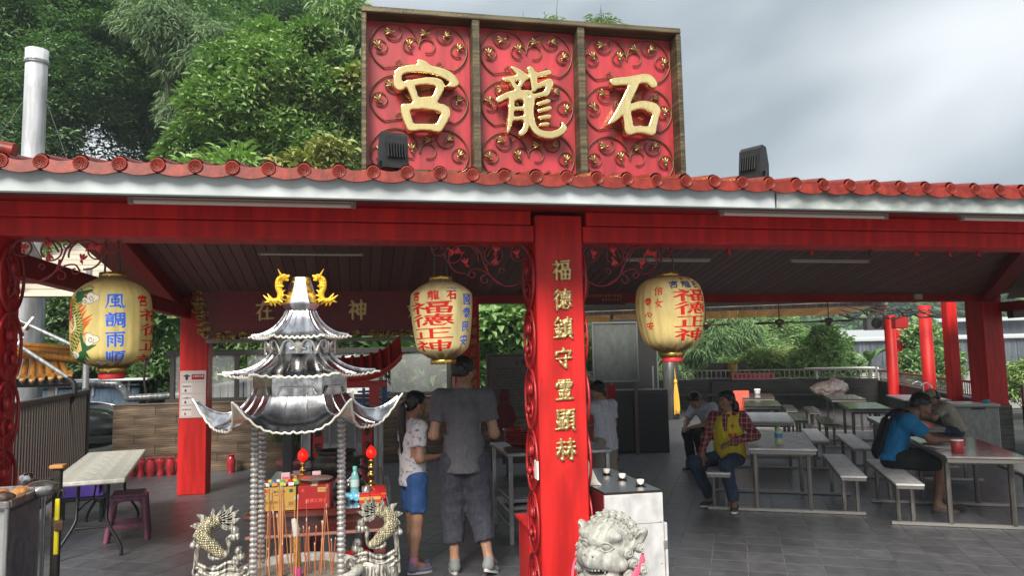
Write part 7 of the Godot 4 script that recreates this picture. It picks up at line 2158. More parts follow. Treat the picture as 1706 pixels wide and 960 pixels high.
# ================================================================ things in the middle
func build_counter_things():
	var steel := mat("counter_steel", Color(0.42, 0.42, 0.42), 0.32, 0.6, {"tex": "blotch_soft", "scale": 2.0})
	# small roofed shrine behind the altar
	var s := thing("small_shrine", "small red and blue roofed shrine with white posts and red couplets behind the altar", "shrine", Vector3(-0.18, 0, -8.3))
	var rp := mat("shrine_red", Color(0.50, 0.025, 0.02), 0.4)
	var bp := mat("shrine_blue", Color(0.03, 0.10, 0.30), 0.4)
	var wp := mat("shrine_white", Color(0.50, 0.49, 0.47), 0.6, 0.0, {"tex": "streak", "scale": 1.5})
	obj("base", bx(Vector3(0, 0.2, -0.2), Vector3(1.0, 0.4, 0.7), 0.01), wp, s)
	for e in [-1.0, 1.0]:
		obj("post", bx(Vector3(e * 0.375, 0.80, 0), Vector3(0.10, 0.86, 0.1), 0.006), wp, s)
		var bn := obj("couplet", bx(Vector3(e * 0.255, 0.80, 0.0), Vector3(0.11, 0.84, 0.03), 0.003), rp, s)
		for k in 5:
			obj("character", glyph_mesh(["fu", "de", "an", "tai", "shou"][(k + (2 if e > 0 else 0)) % 5], Vector2(0.075, 0.09), 0.0062, 0.004, 0.0055), mat("black_ink", Color(0.02, 0.018, 0.015), 0.5), bn, Vector3(e * 0.255, 1.11 - k * 0.15, 0.016))
		obj("bracket", bx(Vector3(e * 0.33, 1.36, 0.04), Vector3(0.105, 0.22, 0.12), 0.006), rp, s)
		obj("bracket_side", bx(Vector3(e * 0.44, 1.33, -0.02), Vector3(0.055, 0.34, 0.1), 0.004), bp, s)
		for k in 4:
			obj("blue_lattice", bx(Vector3(e * 0.22, 1.23 + k * 0.05, 0.02), Vector3(0.13, 0.022, 0.04), 0.004), bp, s)
		obj("blue_post", bx(Vector3(e * 0.22, 1.31, 0.03), Vector3(0.03, 0.22, 0.05), 0.004), bp, s)
	obj("back_panel", bx(Vector3(0, 0.8, -0.12), Vector3(0.66, 0.84, 0.03)), mat("shrine_dark", Color(0.02, 0.016, 0.014), 0.3), s)
	obj("glass", bx(Vector3(0, 0.82, 0.02), Vector3(0.40, 0.70, 0.004)), mat("clear_glass", Color(0.9, 0.95, 0.95), 0.05, 0.0, {"alpha": 0.12}), s)
	for k in 3:
		obj("glazing_bar", bx(Vector3(-0.13 + k * 0.13, 0.82, 0.026), Vector3(0.012, 0.70, 0.01), 0.002), wp, s)
	obj("lintel", bx(Vector3(0, 1.20, 0.03), Vector3(0.86, 0.045, 0.12), 0.005), rp, s)
	obj("beam", bx(Vector3(0, 1.46, 0.02), Vector3(0.92, 0.07, 0.14), 0.006), rp, s)
	var rf := nb()
	rf.set_smooth_group(0)
	for i in 20:
		var q := []
		for e in [[i, 0], [i, 1], [i + 1, 1], [i + 1, 0]]:
			var x: float = -0.62 + e[0] * 0.062
			var lift := pow(absf(x) / 0.62, 3.0) * 0.24
			q.append(Vector3(x, 1.53 + lift + 0.22 * e[1], 0.20 - 0.42 * e[1]))
		quad(rf, q[0], q[1], q[2], q[3])
		quad(rf, q[0] - Vector3(0, 0.05, 0), q[3] - Vector3(0, 0.05, 0), q[3], q[0])
	obj("roof", fin(rf), rp, s)
	var ev := []
	for i in 25:
		var x := -0.63 + i * 0.0525
		ev.append(Vector3(x, 1.53 + pow(absf(x) / 0.62, 3.0) * 0.24, 0.205))
	obj("eave_roll", tb(ev, 0.014, 6), mat("shrine_red_edge", Color(0.55, 0.05, 0.04), 0.35), s)
	for i in 11:
		var x := -0.5 + i * 0.1
		var l := pow(absf(x) / 0.62, 3.0) * 0.24
		obj("roof_tile", tb([Vector3(x, 1.54 + l, 0.19), Vector3(x, 1.76 + l, -0.2)], 0.02, 6), rp, s)
	# potted bamboo palm by the wall
	var pp := thing("potted_plant", "bushy green plant in a wide pink pot in front of the wood-tile wall", "potted plant", Vector3(-1.08, 0, -12.55))
	obj("pot", lt([Vector2(0, 0.0), Vector2(0.14, 0.0), Vector2(0.20, 0.10), Vector2(0.22, 0.16), Vector2(0.19, 0.15), Vector2(0, 0.13)], 20), mat("pink_pot", Color(0.45, 0.14, 0.16), 0.5), pp)
	for k in 6:
		obj("stem", tb(bend([Vector3(cos(k) * 0.06, 0.12, sin(k) * 0.06), Vector3(cos(k) * 0.1, 0.4, sin(k) * 0.08), Vector3(cos(k * 1.7) * 0.2, 0.72, sin(k) * 0.12)], 4), 0.013, 6), mat("stem_dark", Color(0.04, 0.035, 0.02), 0.8), pp)
	var pl := []
	for k in 110:
		var d := Vector3(rng.randfn() * 0.17, 0.74 + rng.randfn() * 0.09, rng.randfn() * 0.12)
		pl.append([Transform3D(Basis(Vector3.UP, rng.randf() * TAU).scaled(Vector3.ONE * 0.42), d), Color(0.06, 0.14, 0.025).lerp(Color(0.14, 0.27, 0.05), rng.randf())])
	scatter("foliage", pl, "bamboo", pp)
	var post := thing("grey_post", "slim grey post standing left of the small shrine", "post", Vector3(-0.82, 0, -9.2))
	obj("shaft", bx(Vector3(0, 0.75, 0), Vector3(0.11, 1.5, 0.11), 0.006), mat("post_grey_dark", Color(0.07, 0.07, 0.075), 0.5), post)
	obj("foot", bx(Vector3(0, 0.03, 0), Vector3(0.16, 0.06, 0.16), 0.006), mat("post_grey_dark", Color.WHITE), post)
	# steel table with stacked red dishes
	var st := thing("steel_work_table", "steel work table with an under-shelf reaching behind the middle pillar", "table", Vector3(1.84, 0, -7.4))
	obj("table_top", bx(Vector3(0, 0.815, 0), Vector3(1.02, 0.035, 0.95), 0.006), steel, st)
	obj("under_shelf", bx(Vector3(0, 0.27, 0), Vector3(0.94, 0.025, 0.88), 0.005), steel, st)
	for x in [-0.47, 0.47]:
		for z in [-0.44, 0.44]:
			obj("leg", bx(Vector3(x, 0.40, z), Vector3(0.038, 0.80, 0.038), 0.004), steel, st)
		obj("side_rail", bx(Vector3(x, 0.16, 0), Vector3(0.03, 0.03, 0.86), 0.003), steel, st)
	var lab := ["lowest", "second", "third", "fourth", "fifth", "top"]
	var rd := mat("red_dish", Color(0.45, 0.035, 0.02), 0.35, 0.0, {"tex": "blotch_soft", "scale": 4.0})
	for k in 6:
		var d := thing("red_dish", lab[k] + " red dish in the stack on the steel table left of the pillar", "dish", Vector3(1.68 - 0.004 * k, 0.833 + k * 0.023, -7.42), 0.0, "stacked red dishes")
		var r := 0.27 - 0.004 * k
		obj("bowl", lt([Vector2(0.0, 0.0), Vector2(r * 0.7, 0.0), Vector2(r, 0.05), Vector2(r + 0.008, 0.052), Vector2(r * 0.7, 0.012), Vector2(0.0, 0.012)], 36), rd, d)
		obj("rim", lt([Vector2(r, 0.046), Vector2(r + 0.012, 0.05), Vector2(r, 0.056), Vector2(r - 0.006, 0.052)], 36), rd, d)
	var gk := thing("kitchen_utensils", "bundle of pale spoons and tongs lying in the red dishes", "utensils", Vector3(1.62, 0.99, -7.3))
	for k in 5:
		obj("spoon", tb([Vector3(-0.08 + k * 0.03, 0.0, 0.05), Vector3(-0.04 + k * 0.035, 0.05 + 0.01 * k, -0.12)], 0.006, 5), steel, gk)
	var tl := ["upper steel tray on the under-shelf of the work table", "lower steel tray on the under-shelf of the work table"]
	for k in 2:
		var t := thing("steel_tray", tl[k], "tray", Vector3(1.62 + k * 0.03, 0.285 + (1 - k) * 0.07, -7.25), 0.0, "steel trays")
		obj("pan", bx(Vector3(0, 0.03, 0), Vector3(0.5, 0.05, 0.5), 0.02), steel, t)
		obj("lip", bx(Vector3(0, 0.058, 0), Vector3(0.54, 0.008, 0.54), 0.003), mat("mirror_steel", Color.WHITE), t)
	var bk := thing("brass_bowl", "brass-coloured bowl of odds and ends on the under-shelf", "bowl", Vector3(1.72, 0.42, -7.3))
	obj("bowl", lt([Vector2(0, 0), Vector2(0.08, 0.0), Vector2(0.13, 0.06), Vector2(0.12, 0.06), Vector2(0, 0.02)], 20), mat("lamp_brass", Color.WHITE), bk)
	obj("lid", lt([Vector2(0.125, 0.06), Vector2(0.07, 0.09), Vector2(0, 0.1)], 20), mat("dark_plastic", Color(0.03, 0.028, 0.03), 0.45), bk)
	var rb := thing("red_donation_box", "small red lacquered box at the left foot of the middle pillar", "box", Vector3(1.27, 0, -5.25))
	obj("box", bx(Vector3(0, 0.28, 0), Vector3(0.30, 0.56, 0.36), 0.01), red(), rb)
	obj("lid", bx(Vector3(0, 0.575, 0), Vector3(0.34, 0.03, 0.40), 0.008), red(), rb)
	obj("slot", bx(Vector3(0, 0.591, 0), Vector3(0.16, 0.004, 0.02)), mat("shrine_dark", Color.WHITE), rb)
	# information board behind the man, with rows of fine print
	var im := Image.create(512, 512, false, Image.FORMAT_RGBA8)
	im.fill(Color(0.40, 0.39, 0.35))
	var keys := GLYPHS.keys()
	var tr := RandomNumberGenerator.new()
	tr.seed = 9
	for c in 3:
		paint_glyph(im, ["shi", "long", "gong"][c], 210 + c * 62, 16, 46, 46, 2.6, Color(0.08, 0.09, 0.09))
	for r in 15:
		for c in 20:
			if tr.randf() < 0.9:
				paint_glyph(im, keys[tr.randi() % keys.size()], 22 + c * 23.5, 86 + r * 27, 19, 20, 0.9, Color(0.14, 0.14, 0.13))
	var ib := thing("information_board", "tall grey notice board with rows of fine print between the man and the pillar", "notice board", Vector3(2.42, 0.80, -11.45))
	obj("board", bx(Vector3(0, 0.47, 0), Vector3(0.98, 0.94, 0.03), 0.004), mat("board_grey", Color(0.16, 0.155, 0.14), 0.5), ib)
	var fp := nb()
	quad_uv(fp, [Vector3(-0.45, 0.04, 0.018), Vector3(-0.45, 0.90, 0.018), Vector3(0.45, 0.90, 0.018), Vector3(0.45, 0.04, 0.018)], [Vector2(0, 1), Vector2(0, 0), Vector2(1, 0), Vector2(1, 1)])
	obj("print", fin(fp), image_mat("board_print", im, 0.45), ib)
	for e in [[Vector3(0, 0.95, 0.01), Vector3(1.04, 0.04, 0.05)], [Vector3(0, -0.01, 0.01), Vector3(1.04, 0.04, 0.05)], [Vector3(-0.50, 0.47, 0.01), Vector3(0.04, 0.92, 0.05)], [Vector3(0.50, 0.47, 0.01), Vector3(0.04, 0.92, 0.05)]]:
		obj("frame", bx(e[0], e[1], 0.004), mat("board_frame", Color(0.10, 0.08, 0.06), 0.45), ib)
	for x in [-0.45, 0.45]:
		obj("leg", bx(Vector3(x, -0.41, 0), Vector3(0.05, 0.78, 0.05), 0.004), mat("board_frame", Color.WHITE), ib)
	var bnch := thing("dark_side_table", "dark side table below the information board", "table", Vector3(2.5, 0, -10.9))
	obj("table_top", bx(Vector3(0, 0.66, 0), Vector3(0.9, 0.03, 0.4), 0.005), mat("dark_wood", Color(0.05, 0.04, 0.035), 0.4), bnch)
	obj("back", bx(Vector3(0, 0.4, -0.18), Vector3(0.88, 0.5, 0.02), 0.004), mat("dark_wood", Color.WHITE), bnch)
	for x in [-0.42, 0.42]:
		obj("leg", bx(Vector3(x, 0.32, 0.15), Vector3(0.05, 0.64, 0.05), 0.004), mat("dark_wood", Color.WHITE), bnch)
	var rh := thing("red_figure", "dark red cloth-covered figure standing before the information board", "figure", Vector3(2.02, 0.68, -10.6))
	var rf2 := Field.new(Vector3(-0.2, -0.02, -0.15), Vector3(0.2, 0.62, 0.15), 0.014, 60.0)
	rf2.cap(Vector3(0, 0.10, 0), Vector3(0, 0.36, 0), 0.13, 0.085, Vector3(1, 1, 0.8))
	rf2.ell(Vector3(0, 0.49, 0), Vector3(0.075, 0.085, 0.07))
	rf2.cap(Vector3(-0.09, 0.32, 0.02), Vector3(-0.12, 0.17, 0.06), 0.035)
	rf2.cap(Vector3(0.09, 0.32, 0.02), Vector3(0.12, 0.17, 0.06), 0.035)
	rf2.cap(Vector3(-0.05, 0.57, 0), Vector3(0.05, 0.57, 0), 0.02)
	var rst := nb()
	rf2.mesh(rst)
	obj("robe", fin(rst), mat("dark_red_cloth", Color(0.13, 0.01, 0.014), 0.7, 0.0, {"rim": 0.3}), rh)
	for x in [-0.04, 0.05]:
		var bs := nb()
		ball(bs, Vector3(x, 0.03, 0.10), Vector3(0.022, 0.018, 0.03))
		obj("shoe", fin(bs), mat("white_plastic", Color.WHITE), rh)
	# dim kitchen corner right of the pillar
	var wb := thing("framed_grey_board", "large grey framed panel standing in the dim kitchen corner right of the pillar", "panel", Vector3(4.35, 0, -12.5), -0.15)
	obj("panel", bx(Vector3(0, 1.77, 0), Vector3(0.74, 0.98, 0.04), 0.005), mat("panel_grey", Color(0.10, 0.115, 0.11), 0.35, 0.0, {"tex": "blotch_soft", "scale": 1.5}), wb)
	for e in [[Vector3(0, 2.28, 0.01), Vector3(0.80, 0.03, 0.06)], [Vector3(0, 1.265, 0.01), Vector3(0.80, 0.03, 0.06)], [Vector3(-0.385, 1.77, 0.01), Vector3(0.03, 0.985, 0.06)], [Vector3(0.385, 1.77, 0.01), Vector3(0.03, 0.985, 0.06)]]:
		obj("frame", bx(e[0], e[1], 0.004), mat("panel_frame", Color(0.16, 0.165, 0.16), 0.35, 0.3), wb)
	for x in [-0.34, 0.34]:
		obj("stand", bx(Vector3(x, 0.63, 0), Vector3(0.05, 1.26, 0.05), 0.004), mat("board_frame", Color.WHITE), wb)
	var fr := thing("black_fridge", "black upright fridge behind the framed grey panel", "fridge", Vector3(5.15, 0, -13.9), -0.3)
	obj("cabinet", bx(Vector3(0.05, 1.2, 0), Vector3(0.85, 2.4, 0.8), 0.015), mat("fridge_black", Color(0.016, 0.016, 0.018), 0.35), fr)
	obj("door", bx(Vector3(0.05, 1.25, 0.415), Vector3(0.82, 2.2, 0.03), 0.01), mat("fridge_black", Color.WHITE), fr)
	obj("handle", bx(Vector3(0.38, 1.2, 0.45), Vector3(0.03, 0.6, 0.03), 0.006), mat("panel_frame", Color.WHITE), fr)
	obj("edge_strip", bx(Vector3(0.47, 1.2, 0.43), Vector3(0.02, 2.3, 0.02), 0.003), mat("panel_frame", Color.WHITE), fr)
	var lw := thing("dark_low_cupboard", "dark low cupboard under the framed panel", "cupboard", Vector3(4.75, 0, -12.95), -0.15)
	obj("body", bx(Vector3(0, 0.55, 0), Vector3(1.25, 1.1, 0.6), 0.01), mat("cupboard_dark", Color(0.03, 0.027, 0.026), 0.5), lw)
	for k in 2:
		obj("door", bx(Vector3(-0.3 + k * 0.6, 0.55, 0.31), Vector3(0.57, 1.0, 0.02), 0.005), mat("cupboard_dark", Color.WHITE), lw)
	var rp2 := thing("red_post", "dark red post in the shade behind the person in white", "post", Vector3(4.05, 0, -11.9))
	obj("shaft", bx(Vector3(0, 0.62, 0), Vector3(0.13, 1.24, 0.1), 0.006), dark_red(), rp2)
	obj("foot", bx(Vector3(0, 0.03, 0), Vector3(0.17, 0.06, 0.14), 0.006), dark_red(), rp2)
	var oc := thing("orange_cylinder", "orange gas cylinder beside the person in the white shirt", "gas cylinder", Vector3(3.42, 0, -10.9))
	obj("body", lt([Vector2(0, 0.0), Vector2(0.14, 0.0), Vector2(0.15, 0.05), Vector2(0.15, 0.75), Vector2(0.10, 0.86), Vector2(0.03, 0.9), Vector2(0.03, 0.98), Vector2(0, 0.98)], 20), mat("orange_paint", Color(0.42, 0.075, 0.02), 0.45), oc)
	obj("valve", bx(Vector3(0, 1.0, 0), Vector3(0.1, 0.04, 0.04), 0.006), steel, oc)
	var ks := thing("steel_kitchen_cabinet", "steel kitchen cabinet on legs with a row of doors in the dim corner", "cabinet", grid(-2.75, 16.55), grid_turn)
	var dks := mat("dim_steel", Color(0.20, 0.205, 0.21), 0.35, 0.7, {"tex": "streak", "scale": 1.0})
	obj("body", bx(Vector3(0.31, 0.55, -1.12), Vector3(0.62, 0.6, 2.25), 0.006), dks, ks)
	obj("worktop", bx(Vector3(0.31, 0.89, -1.12), Vector3(0.68, 0.04, 2.32), 0.006), steel, ks)
	for k in 4:
		var dr := obj("door", bx(Vector3(0.625, 0.57, -0.29 - k * 0.555), Vector3(0.015, 0.5, 0.52), 0.004), dks, ks)
		obj("handle", bx(Vector3(0.645, 0.68, -0.45 - k * 0.555), Vector3(0.02, 0.03, 0.1), 0.005), mat("mirror_steel", Color.WHITE), dr)
	for x in [0.03, 0.59]:
		for z in [-0.05, -1.1, -2.2]:
			obj("leg", bx(Vector3(x, 0.13, z), Vector3(0.05, 0.26, 0.05), 0.004), dks, ks)
	for k in 7:
		var b := thing("sauce_bottle", ["nearest", "second", "third", "fourth", "fifth", "sixth", "farthest"][k] + " dark bottle in the row on the steel kitchen cabinet", "bottle", grid(-2.4 + 0.12 * (k % 2), 16.75 + k * 0.27, 0.91), 0.0, "dark bottles on the kitchen cabinet")
		obj("body", lt([Vector2(0, 0), Vector2(0.055, 0.0), Vector2(0.058, 0.2), Vector2(0.02, 0.29), Vector2(0.02, 0.34), Vector2(0, 0.34)], 12), mat("bottle_dark_%d" % (k % 2), [Color(0.06, 0.012, 0.012), Color(0.16, 0.14, 0.13)][k % 2], 0.2), b)
		obj("cap", lt([Vector2(0.024, 0.33), Vector2(0.024, 0.37), Vector2(0, 0.37)], 10), dark_red(), b)
	var rk := thing("hanging_cloth_rack", "rack of dark red cloths standing on the steel kitchen cabinet", "rack", grid(-2.5, 17.7, 0.91), grid_turn)
	obj("bar", bx(Vector3(0, 0.55, 0), Vector3(0.06, 0.04, 1.9), 0.006), mat("panel_frame", Color.WHITE), rk)
	for k in 6:
		obj("cloth", bx(Vector3(0.01 * (k % 3), 0.27, -0.8 + k * 0.32), Vector3(0.03, 0.54, 0.22), 0.012), mat("rack_cloth_%d" % (k % 3), [Color(0.05, 0.012, 0.015), Color(0.09, 0.075, 0.07), Color(0.03, 0.02, 0.02)][k % 3], 0.8), rk)
	var cy := thing("grey_water_tank", "grey cylindrical tank standing behind the right lantern's tassel", "tank", Vector3(8.1, 0, -18.9))
	obj("drum", lt([Vector2(0.0, 0.0), Vector2(0.2, 0.0), Vector2(0.2, 1.62), Vector2(0.16, 1.68), Vector2(0, 1.7)], 24), mat("tank_grey", Color(0.14, 0.14, 0.14), 0.4, 0.5, {"tex": "streak", "scale": 1.0}), cy)
	obj("lid", lt([Vector2(0.21, 1.60), Vector2(0.21, 1.64), Vector2(0.0, 1.72)], 24), mat("tank_grey", Color.WHITE), cy)
	var sv := thing("dark_stove", "dark stove with tall splash panels and a brass pot by the far wall", "stove", Vector3(11.4, 0, -22.0), -0.25)
	obj("body", bx(Vector3(0, 0.42, 0), Vector3(1.25, 0.84, 0.6), 0.01), mat("stove_dark", Color(0.026, 0.024, 0.023), 0.45), sv)
	for k in 5:
		obj("splash_panel", bx(Vector3(-0.48 + k * 0.24, 1.12, -0.2 + 0.02 * (k % 2)), Vector3(0.235, 0.56, 0.02), 0.004), mat("stove_panel_%d" % (k % 2), [Color(0.035, 0.027, 0.022), Color(0.055, 0.04, 0.03)][k % 2], 0.4), sv)
	obj("brass_pot", lt([Vector2(0, 0.0), Vector2(0.15, 0.0), Vector2(0.15, 0.5), Vector2(0.13, 0.52), Vector2(0, 0.54)], 20), mat("pot_brass", Color(0.24, 0.17, 0.035), 0.4, 0.6), sv, Vector3(0.12, 0.86, 0.0))
	var rs := thing("red_plastic_chair", "orange-red plastic chair in the dark behind the person in the yellow vest", "chair", Vector3(8.75, 0, -16.3), -0.4)
	obj("backrest", bx(Vector3(0, 0.62, -0.17), Vector3(0.36, 0.42, 0.03), 0.012, Basis(Vector3.RIGHT, -0.15)), mat("orange_plastic", Color(0.50, 0.06, 0.025), 0.4), rs)
	obj("seat", bx(Vector3(0, 0.40, 0), Vector3(0.38, 0.035, 0.38), 0.012), mat("orange_plastic", Color.WHITE), rs)
	for x in [-0.16, 0.16]:
		for z in [-0.16, 0.16]:
			obj("leg", bx(Vector3(x, 0.2, z), Vector3(0.04, 0.4, 0.04), 0.006), mat("orange_plastic", Color.WHITE), rs)

# ================================================================ things on the left
func build_left_things():
	# folding table
	var t := thing("folding_table", "cream folding table with black tube legs beside the slatted fence", "folding table", Vector3(-2.53, 0, -8.38), 0.185)
	obj("table_top", bx(Vector3(0, 0.705, 0), Vector3(0.60, 0.04, 2.42), 0.014), mat("cream_plastic", Color(0.56, 0.56, 0.51), 0.45, 0.0, {"tex": "blotch_soft", "scale": 3.0}), t)
	var bt := mat("black_tube", Color(0.018, 0.018, 0.02), 0.4, 0.2)
	for e in [-1.0, 1.0]:
		for x in [-0.22, 0.22]:
			obj("leg", tb(bend([Vector3(x * 0.55, 0.685, e * 0.72), Vector3(x * 0.55, 0.42, e * 0.80), Vector3(x * 0.6, 0.30, e * 0.84), Vector3(x * 1.12, 0.09, e * 0.90), Vector3(x * 1.15, 0.0, e * 0.90)], 4), 0.015, 8), bt, t)
		obj("crossbar", tb([Vector3(-0.13, 0.26, e * 0.85), Vector3(0.13, 0.26, e * 0.85)], 0.011, 6), bt, t)
		obj("brace", tb(bend([Vector3(-0.12, 0.40, e * 0.80), Vector3(0.0, 0.50, e * 0.72), Vector3(0.12, 0.40, e * 0.80)], 2), 0.008, 6), bt, t)
		obj("brace", tb([Vector3(0.0, 0.50, e * 0.72), Vector3(0.0, 0.685, e * 0.45)], 0.008, 6), bt, t)
	# stool
	var s := thing("plastic_stool", "mauve plastic stool beside the folding table", "stool", Vector3(-2.26, 0, -8.28), 0.22)
	var pm := mat("mauve_plastic", Color(0.27, 0.095, 0.16), 0.42, 0.0, {"tex": "blotch_soft", "scale": 4.0})
	obj("seat", bx(Vector3(0, 0.435, 0), Vector3(0.30, 0.035, 0.30), 0.016), pm, s)
	obj("seat_rim", bx(Vector3(0, 0.405, 0), Vector3(0.315, 0.05, 0.315), 0.012), pm, s)
	for x in [-1.0, 1.0]:
		for z in [-1.0, 1.0]:
			var lg := nb()
			tube(lg, [Vector3(x * 0.135, 0.41, z * 0.135), Vector3(x * 0.155, 0.2, z * 0.155), Vector3(x * 0.18, 0.0, z * 0.18)], [0.036, 0.033, 0.028], 4)
			obj("leg", fin(lg), pm, s)
		obj("stretcher", bx(Vector3(x * 0.155, 0.14, 0), Vector3(0.02, 0.045, 0.30), 0.005), pm, s)
		obj("stretcher", bx(Vector3(0, 0.14, x * 0.155), Vector3(0.30, 0.045, 0.02), 0.005), pm, s)
		for sgn in [-1.0, 1.0]:
			obj("arch", tb(bend([Vector3(-0.125, 0.30, sgn * 0.145), Vector3(-0.10, 0.375, sgn * 0.142), Vector3(0, 0.392, sgn * 0.140), Vector3(0.10, 0.375, sgn * 0.142), Vector3(0.125, 0.30, sgn * 0.145)], 3), 0.014, 6), pm, s) if x < 0 else obj("arch", tb(bend([Vector3(sgn * 0.145, 0.30, -0.125), Vector3(sgn * 0.142, 0.375, -0.10), Vector3(sgn * 0.140, 0.392, 0), Vector3(sgn * 0.142, 0.375, 0.10), Vector3(sgn * 0.145, 0.30, 0.125)], 3), 0.014, 6), pm, s)
	# violet crate
	var c := thing("violet_crate", "violet plastic crate under the far end of the folding table", "crate", Vector3(-3.02, 0.28, -9.3), 0.2)
	var vm := mat("violet_plastic", Color(0.10, 0.05, 0.36), 0.4)
	obj("base", bx(Vector3(0, 0.012, 0), Vector3(0.44, 0.02, 0.34), 0.005), vm, c)
	for e in [-1.0, 1.0]:
		obj("side", bx(Vector3(0, 0.11, e * 0.165), Vector3(0.44, 0.2, 0.015), 0.004), vm, c)
		obj("end", bx(Vector3(e * 0.215, 0.11, 0), Vector3(0.015, 0.2, 0.33), 0.004), vm, c)
	obj("handle_hole", bx(Vector3(0, 0.15, 0.174), Vector3(0.10, 0.03, 0.004), 0.001), mat("shrine_dark", Color.WHITE), c)
	var cs := thing("dark_step_stool", "dark low stand holding the violet crate", "stand", Vector3(-3.02, 0, -9.3), 0.2)
	obj("top", bx(Vector3(0, 0.26, 0), Vector3(0.48, 0.03, 0.38), 0.006), bt, cs)
	for x in [-0.2, 0.2]:
		for z in [-0.15, 0.15]:
			obj("leg", bx(Vector3(x, 0.125, z), Vector3(0.03, 0.25, 0.03), 0.004), bt, cs)
	# red vases
	var rv := mat("red_glaze", Color(0.42, 0.022, 0.035), 0.25, 0.0, {"tex": "blotch_soft", "scale": 6.0, "clear": 0.7, "clear_rough": 0.1})
	var xs := [-3.58, -3.43, -3.29, -3.15, -3.01, -2.87, -2.73, -1.98]
	var nm := ["leftmost red glazed vase, half hidden by the folding table", "second red glazed vase from the left along the wall", "third red glazed vase from the left, waisted", "fourth red glazed vase from the left, barrel shaped", "fifth red glazed vase from the left, waisted", "sixth red glazed vase from the left, next to the rear pillar", "seventh red glazed vase from the left, behind the rear pillar", "lone red glazed vase right of the rear left pillar"]
	for k in 8:
		var v := thing("red_vase", nm[k], "vase", Vector3(xs[k], 0, -12.62), 0.0, "red vases along the wood-tile wall")
		if k % 2 == 0:
			obj("body", lt(round_off([Vector2(0.0, 0.0), Vector2(0.055, 0.0), Vector2(0.05, 0.04), Vector2(0.042, 0.10), Vector2(0.058, 0.17), Vector2(0.070, 0.22), Vector2(0.058, 0.26), Vector2(0.048, 0.275)], 3), 20), rv, v)
		else:
			obj("body", lt(round_off([Vector2(0.0, 0.0), Vector2(0.045, 0.0), Vector2(0.06, 0.06), Vector2(0.070, 0.14), Vector2(0.060, 0.21), Vector2(0.045, 0.25), Vector2(0.048, 0.27)], 3), 20), rv, v)
		obj("rim", lt([Vector2(0.046, 0.266), Vector2(0.064, 0.272), Vector2(0.064, 0.282), Vector2(0.045, 0.28), Vector2(0.038, 0.24)], 20), rv, v)
		obj("foot_ring", lt([Vector2(0.056, 0.0), Vector2(0.062, 0.006), Vector2(0.056, 0.016)], 20), rv, v)
	# notice sheet on the rear left pillar
	var im := Image.create(192, 352, false, Image.FORMAT_RGBA8)
	im.fill(Color(0.72, 0.68, 0.67))
	im.fill_rect(Rect2i(84, 24, 96, 42), Color(0.50, 0.08, 0.12))
	var keys := GLYPHS.keys()
	for k in 5:
		paint_glyph(im, keys[(k * 7 + 3) % keys.size()], 90 + k * 17, 32, 14, 14, 1.0, Color(0.85, 0.7, 0.65))
	paint_line(im, Vector2(48, 38), Vector2(48, 60), 14, 9, Color(0.18, 0.13, 0.12))
	paint_line(im, Vector2(28, 36), Vector2(68, 36), 5, 5, Color(0.25, 0.14, 0.12))
	for r in 3:
		im.fill_rect(Rect2i(10, 82 + r * 88, 172, 2), Color(0.55, 0.35, 0.38))
		im.fill_rect(Rect2i(14, 92 + r * 88, 74, 68), Color(0.78, 0.76, 0.76))
		for k in 6:
			paint_glyph(im, keys[(k * 5 + r * 3) % keys.size()], 18 + k * 11, 110 + r * 88, 10, 12, 0.8, Color(0.3, 0.25, 0.26))
		paint_line(im, Vector2(40, 142 + r * 88), Vector2(41, 150 + r * 88), 6, 8, [Color(0.25, 0.15, 0.15), Color(0.3, 0.2, 0.2), Color(0.65, 0.3, 0.15)][r])
	var ns := thing("notice_sheet", "pale notice sheet with a red heading stuck on the rear left pillar", "notice", Vector3(-2.165, 1.31, -10.665))
	obj("sheet", bx(Vector3.ZERO, Vector3(0.325, 0.62, 0.006), 0.001), mat("sheet_white", Color(0.46, 0.42, 0.41), 0.6), ns)
	var fp := nb()
	quad_uv(fp, [Vector3(-0.16, -0.305, 0.005), Vector3(-0.16, 0.305, 0.005), Vector3(0.16, 0.305, 0.005), Vector3(0.16, -0.305, 0.005)], [Vector2(0, 1), Vector2(0, 0), Vector2(1, 0), Vector2(1, 1)])
	obj("print", fin(fp), image_mat("sheet_print", im, 0.5), ns)
	# acrylic-fronted steel cabinet at the lower left corner
	var cab := thing("steel_food_cabinet", "steel cabinet with clear front panels and buns on top at the lower left corner", "cabinet", Vector3(-1.67, 0, -3.85), 0.05)
	var sc := mat("cabinet_steel", Color(0.55, 0.55, 0.56), 0.25, 0.9, {"tex": "streak", "scale": 2.0})
	obj("inner_box", bx(Vector3(0, 0.6, 0.0), Vector3(0.36, 1.0, 0.40), 0.01), mat("cabinet_inside", Color(0.16, 0.165, 0.19), 0.3, 0.3, {"tex": "blotch", "scale": 2.0}), cab)
	obj("side_red", bx(Vector3(-0.10, 0.62, 0.203), Vector3(0.11, 0.98, 0.004)), mat("cabinet_red", Color(0.16, 0.01, 0.012), 0.35), cab)
	obj("front_pane", bx(Vector3(0, 0.6, 0.225), Vector3(0.38, 1.02, 0.005)), mat("clear_glass", Color(0.9, 0.95, 0.95), 0.05, 0.0, {"alpha": 0.12}), cab)
	obj("front_pane", bx(Vector3(0.01, 0.42, 0.235), Vector3(0.38, 0.72, 0.005)), mat("clear_glass", Color(0.9, 0.95, 0.95), 0.05, 0.0, {"alpha": 0.12}), cab)
	for x in [-0.19, 0.19]:
		for z in [-0.21, 0.235]:
			obj("post", bx(Vector3(x, 0.575, z), Vector3(0.016, 1.15, 0.016), 0.003), sc, cab)
